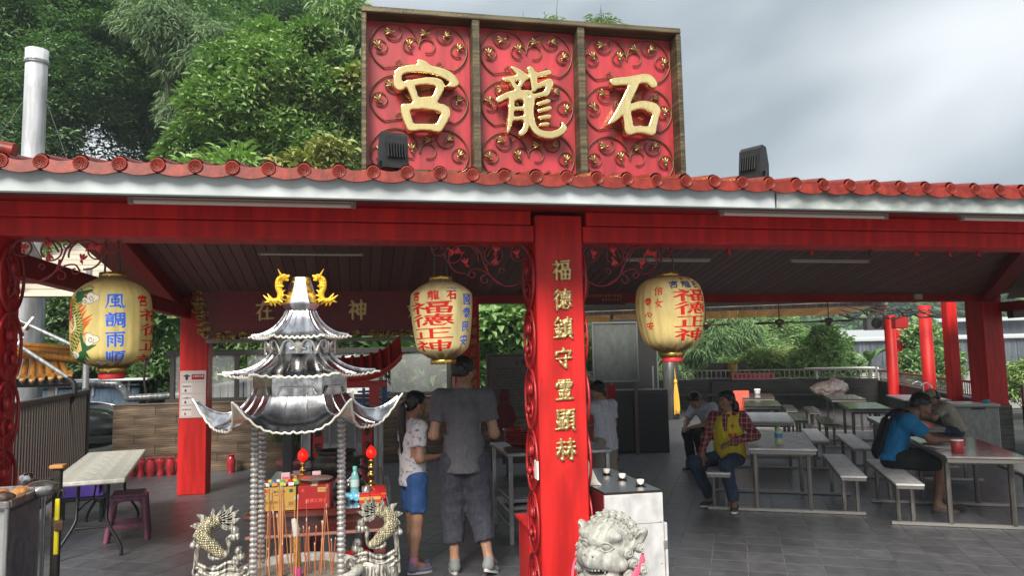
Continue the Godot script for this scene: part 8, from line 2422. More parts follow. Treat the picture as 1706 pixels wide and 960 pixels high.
	obj("pane_strip", bx(Vector3(0.205, 0.40, 0.24), Vector3(0.022, 0.8, 0.006), 0.002), mat("acrylic", Color(0.6, 0.62, 0.65), 0.2), cab)
	obj("pane_clip", bx(Vector3(0.195, 0.66, 0.246), Vector3(0.03, 0.055, 0.01), 0.003), mat("acrylic", Color.WHITE), cab)
	for z in [-0.215, 0.24]:
		obj("top_rim", bx(Vector3(0, 1.135, z), Vector3(0.40, 0.03, 0.02), 0.004), sc, cab)
	for x in [-0.195, 0.195]:
		obj("top_rim", bx(Vector3(x, 1.135, 0.01), Vector3(0.02, 0.03, 0.44), 0.004), sc, cab)
	obj("tray", bx(Vector3(0, 1.112, 0.0), Vector3(0.37, 0.012, 0.42), 0.003), sc, cab)
	for k in 5:
		var q := thing("bun", ["orange-brown bun at the front left of the cabinet tray", "orange-brown bun behind the front left one", "orange-brown bun in the middle of the cabinet tray", "flat orange-brown bun at the left edge of the tray", "small dark bun between the others on the tray"][k], "bun", [Vector3(-1.620, 1.12, -3.70), Vector3(-1.600, 1.12, -3.86), Vector3(-1.520, 1.12, -3.88), Vector3(-1.680, 1.12, -3.80), Vector3(-1.540, 1.12, -3.76)][k], k * 0.8, "buns on the cabinet")
		var bf := Field.new(Vector3(-0.07, -0.01, -0.06), Vector3(0.07, 0.08, 0.06), 0.009, 120.0)
		bf.ell(Vector3(0, 0.025, 0), Vector3(0.045, 0.028, 0.036))
		var bst := nb()
		var bn := FastNoiseLite.new()
		bn.frequency = 22.0
		bn.seed = k
		bf.mesh(bst, Transform3D.IDENTITY, bn, 0.012)
		obj("crust", fin(bst), mat("bun_crust_%d" % (k / 4), [Color(0.50, 0.22, 0.06), Color(0.06, 0.025, 0.015)][k / 4], 0.55, 0.0, {"tex": "blotch", "scale": 14.0}), q)
		obj("paper", lt([Vector2(0, 0.0), Vector2(0.05, 0.0), Vector2(0.052, 0.004), Vector2(0, 0.004)], 12), mat("sheet_white", Color.WHITE), q)
	var bx2 := thing("steel_bowl", "shiny steel bowl on the cabinet tray", "bowl", Vector3(-1.460, 1.118, -3.95))
	obj("bowl", lt([Vector2(0, 0), Vector2(0.05, 0.0), Vector2(0.075, 0.05), Vector2(0.07, 0.05), Vector2(0, 0.01)], 20), sc, bx2)
	obj("lid", lt([Vector2(0.07, 0.05), Vector2(0.03, 0.065), Vector2(0, 0.066)], 20), sc, bx2)
	# dark rack with a yellow rod beside the cabinet
	var rk := thing("dark_rack", "dark metal rack between the cabinet and the folding table, with a yellow rod clipped on", "rack", Vector3(-1.72, 0, -4.5))
	var dm := mat("rack_dark", Color(0.045, 0.04, 0.037), 0.45, 0.3, {"tex": "blotch", "scale": 4.0})
	obj("post", bx(Vector3(0.0, 0.56, 0), Vector3(0.06, 1.12, 0.05), 0.005), dm, rk)
	obj("post", bx(Vector3(0.1, 0.58, -0.1), Vector3(0.04, 1.16, 0.04), 0.005), dm, rk)
	obj("arm", bx(Vector3(0.05, 1.08, 0.05), Vector3(0.05, 0.05, 0.4), 0.005), dm, rk)
	obj("arm", bx(Vector3(0.08, 0.88, -0.15), Vector3(0.04, 0.05, 0.5), 0.005, Basis(Vector3.UP, 0.4)), mat("rack_brown", Color(0.09, 0.05, 0.03), 0.5), rk)
	obj("top_block", bx(Vector3(0.10, 1.17, -0.1), Vector3(0.07, 0.02, 0.07), 0.004), mat("tan_block", Color(0.45, 0.22, 0.07), 0.5), rk)
	obj("jar", lt([Vector2(0, 0), Vector2(0.035, 0), Vector2(0.035, 0.05), Vector2(0.02, 0.06), Vector2(0, 0.062)], 14), mat("mirror_steel", Color.WHITE), rk, Vector3(0.02, 1.105, 0.1))
	obj("yellow_rod", bx(Vector3(0.145, 0.87, 0.02), Vector3(0.022, 0.29, 0.014), 0.004), mat("yellow_plastic", Color(0.72, 0.60, 0.02), 0.4), rk)
	obj("hook", tb(bend([Vector3(0.145, 1.01, 0.02), Vector3(0.15, 1.04, 0.02), Vector3(0.165, 1.06, 0.02), Vector3(0.175, 1.03, 0.02)], 3), 0.005, 5), dm, rk)

# ================================================================ things on the right
func build_right_things():
	# stainless box with three little lamp dishes, lion in front
	var b := thing("steel_cabinet_box", "brushed steel cabinet with a dark top at the right foot of the middle pillar", "cabinet", Vector3(1.64, 0, -4.95))
	var sm := mat("brushed_steel", Color(0.70, 0.70, 0.71), 0.40, 0.3, {"tex": "blotch_soft", "scale": 1.6})
	obj("front_panel", bx(Vector3(0, 0.435, 0.49), Vector3(0.375, 0.87, 0.02), 0.003), sm, b)
	obj("right_panel", bx(Vector3(0.178, 0.435, 0), Vector3(0.02, 0.87, 0.96), 0.003), sm, b)
	obj("left_panel", bx(Vector3(-0.178, 0.435, 0), Vector3(0.02, 0.87, 0.96), 0.003), mat("cabinet_wine", Color(0.10, 0.012, 0.014), 0.3), b)
	obj("back_panel", bx(Vector3(0, 0.435, -0.49), Vector3(0.375, 0.87, 0.02), 0.003), sm, b)
	obj("top", bx(Vector3(0, 0.875, 0), Vector3(0.37, 0.02, 0.98), 0.003), mat("black_top", Color(0.018, 0.014, 0.013), 0.15, 0.0, {"clear": 0.6}), b)
	obj("flange", bx(Vector3(0.198, 0.345, 0.495), Vector3(0.016, 0.69, 0.03), 0.003), sm, b)
	obj("latch", bx(Vector3(0.19, 0.56, 0.512), Vector3(0.024, 0.05, 0.01), 0.003), mat("counter_steel", Color.WHITE), b)
	obj("door_seam", bx(Vector3(0, 0.692, 0.501), Vector3(0.37, 0.003, 0.002)), mat("post_grey", Color(0.2, 0.2, 0.2), 0.6), b)
	for k in 3:
		var rv := nb()
		ball(rv, Vector3(0.165, 0.70 - k * 0.25, 0.502), Vector3(0.005, 0.005, 0.004), 8, 5)
		obj("rivet", fin(rv), mat("mirror_steel", Color.WHITE), b)
	var lab := ["nearest white oil-lamp dish on the dark cabinet top", "middle white oil-lamp dish on the dark cabinet top", "farthest white oil-lamp dish on the dark cabinet top"]
	for k in 3:
		var d := thing("lamp_dish", lab[k], "dish", [Vector3(1.765, 0.886, -4.66), Vector3(1.735, 0.886, -4.92), Vector3(1.705, 0.886, -5.16)][k], 0.0, "white lamp dishes")
		var wm := mat("dish_white", Color(0.66, 0.62, 0.56), 0.35)
		obj("saucer", lt([Vector2(0, 0), Vector2(0.02, 0.0), Vector2(0.036, 0.008), Vector2(0.035, 0.011), Vector2(0, 0.006)], 22), mat("mirror_steel", Color.WHITE), d)
		obj("cup", lt([Vector2(0, 0.006), Vector2(0.02, 0.006), Vector2(0.024, 0.034), Vector2(0.021, 0.034), Vector2(0.017, 0.012), Vector2(0, 0.012)], 22), wm, d)
		obj("wax", lt([Vector2(0.021, 0.028), Vector2(0, 0.029)], 16), mat("wax", Color(0.7, 0.62, 0.45), 0.4), d)
	var pf := thing("folded_paper", "folded sheet of white paper leaning between pillar and steel cabinet", "paper", Vector3(1.465, 0.886, -4.82))
	var ps := nb()
	tri(ps, Vector3(-0.03, 0, 0.06), Vector3(-0.01, 0.17, 0.02), Vector3(0.055, 0.02, 0.03))
	tri(ps, Vector3(-0.01, 0.17, 0.02), Vector3(0.01, 0.0, -0.08), Vector3(0.055, 0.02, 0.03))
	tri(ps, Vector3(-0.03, 0, 0.06), Vector3(0.055, 0.02, 0.03), Vector3(0.06, 0.002, 0.10))
	obj("sheet", fin(ps), mat("paper", Color(0.62, 0.58, 0.53), 0.6), pf)
	build_lion()
	var sc := thing("paper_scrap", "small torn white paper scrap on the floor right of the steel cabinet", "paper scrap", Vector3(2.35, 0.004, -6.05), 0.5)
	var sp := nb()
	prism(sp, PackedVector2Array([Vector2(-0.05, -0.012), Vector2(0.0, -0.02), Vector2(0.055, 0.0), Vector2(0.01, 0.02), Vector2(-0.03, 0.012)]), 0.003, Transform3D(Basis(Vector3.RIGHT, -PI / 2), Vector3.ZERO))
	obj("scrap", fin(sp), mat("page_white", Color(0.7, 0.68, 0.66), 0.6), sc)
	obj("curled_edge", tb([Vector3(-0.045, 0.005, 0.01), Vector3(0.045, 0.006, 0.004)], 0.004, 5), mat("page_white", Color.WHITE), sc)
	# bits on the dining tables
	drink_bottle(grid(0.38, 8.78, 0.712), "half-full pale green drink bottle with blue label on the nearest table", mat("green_drink", Color(0.45, 0.55, 0.28), 0.15), mat("green_cap", Color(0.06, 0.35, 0.08), 0.4), mat("blue_label", Color(0.04, 0.22, 0.5), 0.35), 1.3)
	var rl := ["small red round box with white lid on the front right table", "red round box on the table behind the man in blue"]
	for k in 2:
		var r := thing("red_round_box", rl[k], "box", [grid(1.99, 8.30, 0.712), grid(2.1, 11.6, 0.712)][k], 0.0, "red round boxes")
		obj("box", lt([Vector2(0, 0), Vector2(0.052, 0.0), Vector2(0.055, 0.125), Vector2(0, 0.125)], 24), mat("box_red", Color(0.32, 0.03, 0.035), 0.45), r)
		obj("lid", lt([Vector2(0.056, 0.12), Vector2(0.057, 0.13), Vector2(0.0, 0.132)], 24), mat("lid_white", Color(0.75, 0.72, 0.70), 0.4), r)
	var bk := thing("open_booklet", "open white booklet in front of the man in blue", "booklet", grid(1.98, 8.75, 0.712), grid_turn + 0.3)
	for e in [-1.0, 1.0]:
		obj("page", bx(Vector3(e * 0.075, 0.006, 0), Vector3(0.15, 0.006, 0.21), 0.002, Basis(Vector3.BACK, e * 0.06)), mat("page_white", Color(0.7, 0.68, 0.66), 0.6), bk)
	var gl := thing("drinking_glass", "small clear glass on the front right table", "glass", grid(2.07, 8.62, 0.712))
	obj("cup", lt([Vector2(0, 0.0), Vector2(0.026, 0.0), Vector2(0.032, 0.09), Vector2(0.030, 0.09), Vector2(0.025, 0.006), Vector2(0, 0.006)], 18), mat("clear_glass", Color(0.9, 0.95, 0.95), 0.05, 0.0, {"alpha": 0.12}), gl)
	obj("drink", lt([Vector2(0, 0.008), Vector2(0.024, 0.008), Vector2(0.028, 0.05), Vector2(0, 0.05)], 18), mat("tea", Color(0.4, 0.2, 0.05), 0.1), gl)
	var cp := thing("white_cup", "white cup on the farthest table of the left column", "cup", grid(0.4, 19.2, 0.712))
	obj("cup", lt([Vector2(0, 0.0), Vector2(0.06, 0.0), Vector2(0.075, 0.13), Vector2(0.07, 0.13), Vector2(0.055, 0.02), Vector2(0, 0.02)], 18), mat("dish_white", Color.WHITE), cp)
	obj("band", lt([Vector2(0.069, 0.07), Vector2(0.0715, 0.09)], 18), mat("blue_label", Color.WHITE), cp)
	# bag of plastic on the ledge
	var bg := thing("plastic_bag_pile", "bulging translucent white plastic bag with reddish contents on the far ledge", "bag", Vector3(12.85, 0.50, -19.0), -0.4)
	var f := Field.new(Vector3(-0.65, -0.05, -0.4), Vector3(0.65, 0.6, 0.4), 0.035, 30.0)
	f.ell(Vector3(-0.12, 0.16, 0), Vector3(0.36, 0.18, 0.25))
	f.ell(Vector3(0.18, 0.2, 0), Vector3(0.32, 0.22, 0.25))
	f.cap(Vector3(0.08, 0.32, 0), Vector3(0.1, 0.46, 0), 0.06, 0.03)
	var wn := FastNoiseLite.new()
	wn.frequency = 6.0
	var st := nb()
	f.mesh(st, Transform3D.IDENTITY, wn, 0.09)
	obj("bag", fin(st), mat("white_bag", Color(0.62, 0.52, 0.48), 0.35, 0.0, {"tex": "blotch", "scale": 4.0, "back": Color(0.4, 0.35, 0.3)}), bg)
	obj("knot", tb(bend([Vector3(0.09, 0.44, 0), Vector3(0.13, 0.52, 0.02), Vector3(0.18, 0.5, 0.02)], 3), 0.03, 6), mat("white_bag", Color.WHITE), bg)
	# pale chest and sink counter by the right pillar
	var ch := thing("pale_chest_freezer", "pale grey chest freezer beside the big right-hand red pillar", "freezer", Vector3(10.0, 0, -10.9), grid_turn)
	obj("body", bx(Vector3(0, 0.38, 0), Vector3(0.60, 0.76, 0.7), 0.015), mat("freezer_grey", Color(0.42, 0.42, 0.39), 0.45, 0.0, {"tex": "blotch_soft", "scale": 2.0}), ch)
	obj("lid", bx(Vector3(0, 0.79, 0), Vector3(0.64, 0.05, 0.74), 0.012), mat("freezer_lid", Color(0.5, 0.5, 0.48), 0.4), ch)
	obj("handle", bx(Vector3(0, 0.74, 0.37), Vector3(0.2, 0.025, 0.03), 0.006), mat("dark_plastic", Color(0.03, 0.028, 0.03), 0.45), ch)
	var tq := thing("teal_sponge", "small teal cloth on the freezer lid", "cloth", Vector3(10.1, 0.815, -10.7))
	var tqs := nb()
	ball(tqs, Vector3(0, 0.02, 0), Vector3(0.07, 0.03, 0.05), 10, 6)
	ball(tqs, Vector3(0.03, 0.035, 0.01), Vector3(0.035, 0.03, 0.03), 8, 5)
	obj("cloth", fin(tqs), mat("teal_cloth", Color(0.03, 0.3, 0.33), 0.8), tq)
	var sk := thing("sink_counter", "dark counter with a swan-neck tap behind the man in blue", "counter", Vector3(10.2, 0, -12.4), grid_turn)
	obj("cabinet", bx(Vector3(0, 0.4, 0), Vector3(0.7, 0.8, 1.6), 0.01), mat("cupboard_dark", Color.WHITE), sk)
	obj("worktop", bx(Vector3(0, 0.815, 0), Vector3(0.76, 0.03, 1.66), 0.006), mat("counter_steel", Color.WHITE), sk)
	for k in 2:
		obj("tap", tb(bend([Vector3(0.2, 0.83, 0.3 - k * 0.7), Vector3(0.2, 1.02, 0.3 - k * 0.7), Vector3(0.12, 1.1, 0.3 - k * 0.7), Vector3(0.02, 1.05, 0.3 - k * 0.7)], 4), 0.016, 6), mat("chrome", Color(0.7, 0.7, 0.7), 0.2, 1.0), sk)

func build_lion():
	var o := thing("stone_lion", "grey carved stone guardian lion with curled mane and pink ribbon", "statue", Vector3(1.26, -0.012, -3.82), -0.85)
	var stone := mat("lion_stone", Color(0.47, 0.48, 0.44), 0.75, 0.0, {"tex": "blotch", "scale": 5.0, "bump": 0.12})
	var f := Field.new(Vector3(-0.28, 0.36, -0.26), Vector3(0.28, 0.95, 0.27), 0.0088, 85.0)
	f.ell(Vector3(0, 0.755, -0.01), Vector3(0.135, 0.115, 0.125))
	f.ell(Vector3(0, 0.815, 0.03), Vector3(0.115, 0.065, 0.09))
	f.ell(Vector3(0, 0.705, 0.10), Vector3(0.10, 0.042, 0.075))
	f.cap(Vector3(-0.085, 0.680, 0.10), Vector3(0.0, 0.705, 0.185), 0.022, 0.020)
	f.cap(Vector3(0.085, 0.680, 0.10), Vector3(0.0, 0.705, 0.185), 0.022, 0.020)
	f.ell(Vector3(0, 0.622, 0.085), Vector3(0.085, 0.024, 0.075))
	f.cap(Vector3(-0.08, 0.625, 0.08), Vector3(0, 0.618, 0.165), 0.014)
	f.cap(Vector3(0.08, 0.625, 0.08), Vector3(0, 0.618, 0.165), 0.014)
	f.ell(Vector3(0, 0.742, 0.175), Vector3(0.042, 0.024, 0.028))
	for s in [-1.0, 1.0]:
		f.ell(Vector3(s * 0.036, 0.736, 0.168), Vector3(0.022, 0.018, 0.02))
		f.cap(Vector3(s * 0.022, 0.803, 0.125), Vector3(s * 0.105, 0.822, 0.085), 0.022, 0.018)
		f.ell(Vector3(s * 0.082, 0.725, 0.105), Vector3(0.034, 0.03, 0.03))
		f.ell(Vector3(s * 0.112, 0.685, 0.07), Vector3(0.034, 0.032, 0.034))
		f.ell(Vector3(s * 0.165, 0.80, -0.04), Vector3(0.022, 0.062, 0.05), Basis(Vector3.BACK, -s * 0.5))
		f.cap(Vector3(s * 0.10, 0.55, 0.02), Vector3(s * 0.12, 0.38, 0.12), 0.065, 0.055)
		f.ell(Vector3(s * 0.14, 0.44, -0.10), Vector3(0.08, 0.12, 0.10))
	f.ell(Vector3(0, 0.52, -0.03), Vector3(0.145, 0.17, 0.135))
	f.ell(Vector3(0, 0.655, 0.135), Vector3(0.066, 0.020, 0.07), Basis.IDENTITY, -1.0)
	for s in [-1.0, 1.0]:
		f.ell(Vector3(s * 0.024, 0.733, 0.196), Vector3(0.009, 0.007, 0.012), Basis.IDENTITY, -1.0)
		f.ell(Vector3(s * 0.178, 0.80, -0.005), Vector3(0.018, 0.042, 0.02), Basis(Vector3.BACK, -s * 0.5), -1.0)
	var nz := FastNoiseLite.new()
	nz.frequency = 14.0
	var st := nb()
	f.mesh(st, Transform3D.IDENTITY, nz, 0.004)
	obj("body", fin(st), stone, o)
	# curls of the mane
	var curls := nb()
	var spots := []
	for ring in [[0.135, 0.015, 9, 0.845], [0.15, -0.06, 8, 0.80]]:
		pass
	for k in 11:
		var a := -1.5 + k * 0.3
		spots.append([Vector3(sin(a) * 0.115, 0.80 + cos(a) * 0.075, 0.03 - absf(a) * 0.02), Vector3(sin(a) * 0.6, cos(a) * 0.7, 0.5), 0.024])
	for k in 9:
		var a := -1.3 + k * 0.325
		spots.append([Vector3(sin(a) * 0.13, 0.80 + cos(a) * 0.095, -0.055), Vector3(sin(a), cos(a), 0.1), 0.028])
	for s in [-1.0, 1.0]:
		for e in [[0.135, 0.74, 0.045, 0.03], [0.15, 0.69, 0.02, 0.034], [0.14, 0.63, 0.045, 0.034], [0.10, 0.59, 0.095, 0.032], [0.16, 0.755, -0.03, 0.03], [0.17, 0.65, -0.03, 0.034], [0.15, 0.575, 0.02, 0.034], [0.05, 0.565, 0.125, 0.03], [0.115, 0.535, 0.075, 0.032]]:
			spots.append([Vector3(s * e[0], e[1], e[2]), Vector3(s * e[0] * 5.0, (e[1] - 0.68) * 3.0, 0.55), e[3]])
	for q in spots:
		var n: Vector3 = q[1].normalized()
		var ax := n.cross(Vector3.UP).normalized()
		var ay := ax.cross(n)
		ball(curls, q[0], Vector3.ONE * q[2] * 0.92, 10, 7)
		var pts := []
		for i in 22:
			var t := i / 21.0
			var r: float = q[2] * (0.95 - 0.85 * t)
			pts.append(q[0] + ax * cos(t * 11.0) * r + ay * sin(t * 11.0) * r + n * q[2] * (0.45 + 0.6 * t))
		tube(curls, pts, 0.0042, 5)
	stuff("mane_curls", fin(curls), stone, o)
	# beard strands, teeth, eyes
	var br := nb()
	for k in 9:
		var x := -0.064 + k * 0.016
		tube(br, bend([Vector3(x, 0.612, 0.135 - x * x * 9.0), Vector3(x * 1.15, 0.57, 0.13 - x * x * 8.0), Vector3(x * 1.1, 0.52, 0.115)], 4), [0.009, 0.009, 0.007, 0.003], 6)
	stuff("beard", fin(br), stone, o)
	for k in 8:
		var x := -0.049 + k * 0.014
		obj("tooth", bx(Vector3(x, 0.668, 0.178 - x * x * 14.0), Vector3(0.011, 0.014, 0.008), 0.003), stone, o)
	for s in [-1.0, 1.0]:
		obj("fang", tb([Vector3(s * 0.058, 0.676, 0.135), Vector3(s * 0.057, 0.645, 0.14)], [0.009, 0.003], 6), stone, o)
		var e := nb()
		ball(e, Vector3(s * 0.058, 0.776, 0.118), Vector3(0.027, 0.022, 0.018), 14, 9)
		var eo := obj("eye", fin(e), stone, o)
		obj("eyelid", tb(bend([Vector3(s * 0.026, 0.772, 0.13), Vector3(s * 0.045, 0.795, 0.137), Vector3(s * 0.075, 0.795, 0.128), Vector3(s * 0.093, 0.775, 0.108)], 4), 0.006, 6), stone, eo)
		obj("eyelid", tb(bend([Vector3(s * 0.026, 0.772, 0.13), Vector3(s * 0.045, 0.757, 0.137), Vector3(s * 0.075, 0.757, 0.126), Vector3(s * 0.093, 0.775, 0.108)], 4), 0.005, 6), stone, eo)
		obj("pupil", lt([Vector2(0.0, 0.004), Vector2(0.009, 0.002), Vector2(0.0105, -0.003)], 12), stone, eo, Vector3(s * 0.056, 0.776, 0.134)).rotation.x = PI / 2
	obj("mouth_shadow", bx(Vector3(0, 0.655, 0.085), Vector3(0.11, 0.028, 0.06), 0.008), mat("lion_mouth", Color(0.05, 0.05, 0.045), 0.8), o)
	# ribbon
	var rb := nb()
	rb.set_smooth_group(0)
	var path := bend([Vector3(0.175, 0.705, -0.06), Vector3(0.18, 0.64, 0.05), Vector3(0.135, 0.555, 0.14), Vector3(0.05, 0.49, 0.175), Vector3(-0.05, 0.49, 0.175), Vector3(-0.135, 0.55, 0.14), Vector3(-0.18, 0.64, 0.05), Vector3(-0.175, 0.70, -0.06)], 5)
	for i in path.size() - 1:
		var up := Vector3(0, 0.022, 0.006)
		quad(rb, path[i] - up, path[i] + up, path[i + 1] + up, path[i + 1] - up)
		quad(rb, path[i] + up, path[i] + up * 0.8 - Vector3(path[i].x, 0, path[i].z) * 0.06, path[i + 1] + up * 0.8 - Vector3(path[i + 1].x, 0, path[i + 1].z) * 0.06, path[i + 1] + up)
	obj("ribbon", fin(rb), mat("pink_ribbon", Color(0.72, 0.09, 0.17), 0.45, 0.0, {"rim": 0.5}), o)
	obj("pedestal", bx(Vector3(0, 0.18, -0.02), Vector3(0.42, 0.36, 0.44), 0.015), stone, o)

# ================================================================ people
# every figure is described by joints in its own frame: facing +z, its left hand towards +x
func head_part(st: SurfaceTool, xf: Transform3D, k: float):
	var f := Field.new(Vector3(-0.11, -0.16, -0.13) * k, Vector3(0.11, 0.15, 0.15) * k, 0.0068 * k, 150.0 / k)
	f.ell(Vector3(0, 0.035, -0.012) * k, Vector3(0.074, 0.084, 0.092) * k)
	f.ell(Vector3(0, -0.025, 0.022) * k, Vector3(0.060, 0.080, 0.066) * k)
	f.cap(Vector3(-0.028, -0.085, 0.045) * k, Vector3(0.028, -0.085, 0.045) * k, 0.024 * k)
	f.cap(Vector3(0, 0.005, 0.084) * k, Vector3(0, -0.030, 0.100) * k, 0.008 * k, 0.012 * k)
	f.ell(Vector3(0, -0.033, 0.094) * k, Vector3(0.018, 0.010, 0.013) * k)
	f.cap(Vector3(-0.04, 0.022, 0.070) * k, Vector3(0.04, 0.022, 0.070) * k, 0.011 * k)
	f.cap(Vector3(-0.018, -0.062, 0.078) * k, Vector3(0.018, -0.062, 0.078) * k, 0.0085 * k)
	f.cap(Vector3(-0.015, -0.073, 0.076) * k, Vector3(0.015, -0.073, 0.076) * k, 0.008 * k)
	for s in [-1.0, 1.0]:
		f.ell(Vector3(s * 0.042, -0.025, 0.060) * k, Vector3(0.022, 0.022, 0.018) * k)
		f.ell(Vector3(s * 0.077, -0.005, -0.008) * k, Vector3(0.010, 0.031, 0.019) * k, Basis(Vector3.UP, s * 0.35))
	f.mesh(st, xf)

func hand_part(st: SurfaceTool, wrist: Vector3, dir: Vector3, back: Vector3, curl: float, side: float, k: float):
	var z := dir.normalized()
	var y := (back - z * back.dot(z)).normalized()
	var x := y.cross(z)
	var xf := Transform3D(Basis(x, y, z), wrist)
	var f := Field.new(Vector3(-0.075, -0.085, -0.03) * k, Vector3(0.075, 0.035, 0.215) * k, 0.0048 * k, 210.0 / k)
	f.cap(Vector3(0, 0, -0.02) * k, Vector3(0, 0, 0.02) * k, 0.024 * k, 0.026 * k, Vector3(1, 1, 1))
	f.ell(Vector3(0, 0, 0.055) * k, Vector3(0.040, 0.014, 0.048) * k)
	f.ell(Vector3(side * 0.018, -0.005, 0.035) * k, Vector3(0.022, 0.016, 0.03) * k)
	var ln := [0.072, 0.082, 0.076, 0.06]
	for i in 4:
		var bxp: float = side * (0.030 - i * 0.0195)
		var a: Vector3 = Vector3(bxp, 0.002, 0.088 - 0.004 * absf(i - 1.3))
		var c: float = curl * (0.85 + 0.12 * i)
		var p1: Vector3 = a + Vector3(-side * 0.004 * (i - 1.5) * -1.0, -sin(c * 0.5), cos(c * 0.5)) * ln[i] * 0.48
		var p2: Vector3 = p1 + Vector3(0, -sin(c * 1.3), cos(c * 1.3)) * ln[i] * 0.30
		var p3: Vector3 = p2 + Vector3(0, -sin(c * 1.9), cos(c * 1.9)) * ln[i] * 0.24
		f.cap(a * k, p1 * k, 0.0092 * k, 0.0086 * k)
		f.cap(p1 * k, p2 * k, 0.0086 * k, 0.0080 * k)
		f.cap(p2 * k, p3 * k, 0.0080 * k, 0.0070 * k)
	f.cap(Vector3(side * 0.030, -0.004, 0.030) * k, Vector3(side * 0.056, -0.014 - 0.01 * curl, 0.062) * k, 0.0125 * k, 0.0105 * k)
	f.cap(Vector3(side * 0.056, -0.014 - 0.01 * curl, 0.062) * k, Vector3(side * (0.060 - 0.02 * curl), -0.022 - 0.018 * curl, 0.095) * k, 0.0103 * k, 0.0085 * k)
	f.mesh(st, xf)

func head_frame(j: Dictionary) -> Transform3D:
	return Transform3D(Basis(Vector3.UP, j.get("yaw", 0.0)) * Basis(Vector3.RIGHT, j.get("pitch", 0.0)) * Basis(Vector3.BACK, j.get("tilt", 0.0)), j.head)

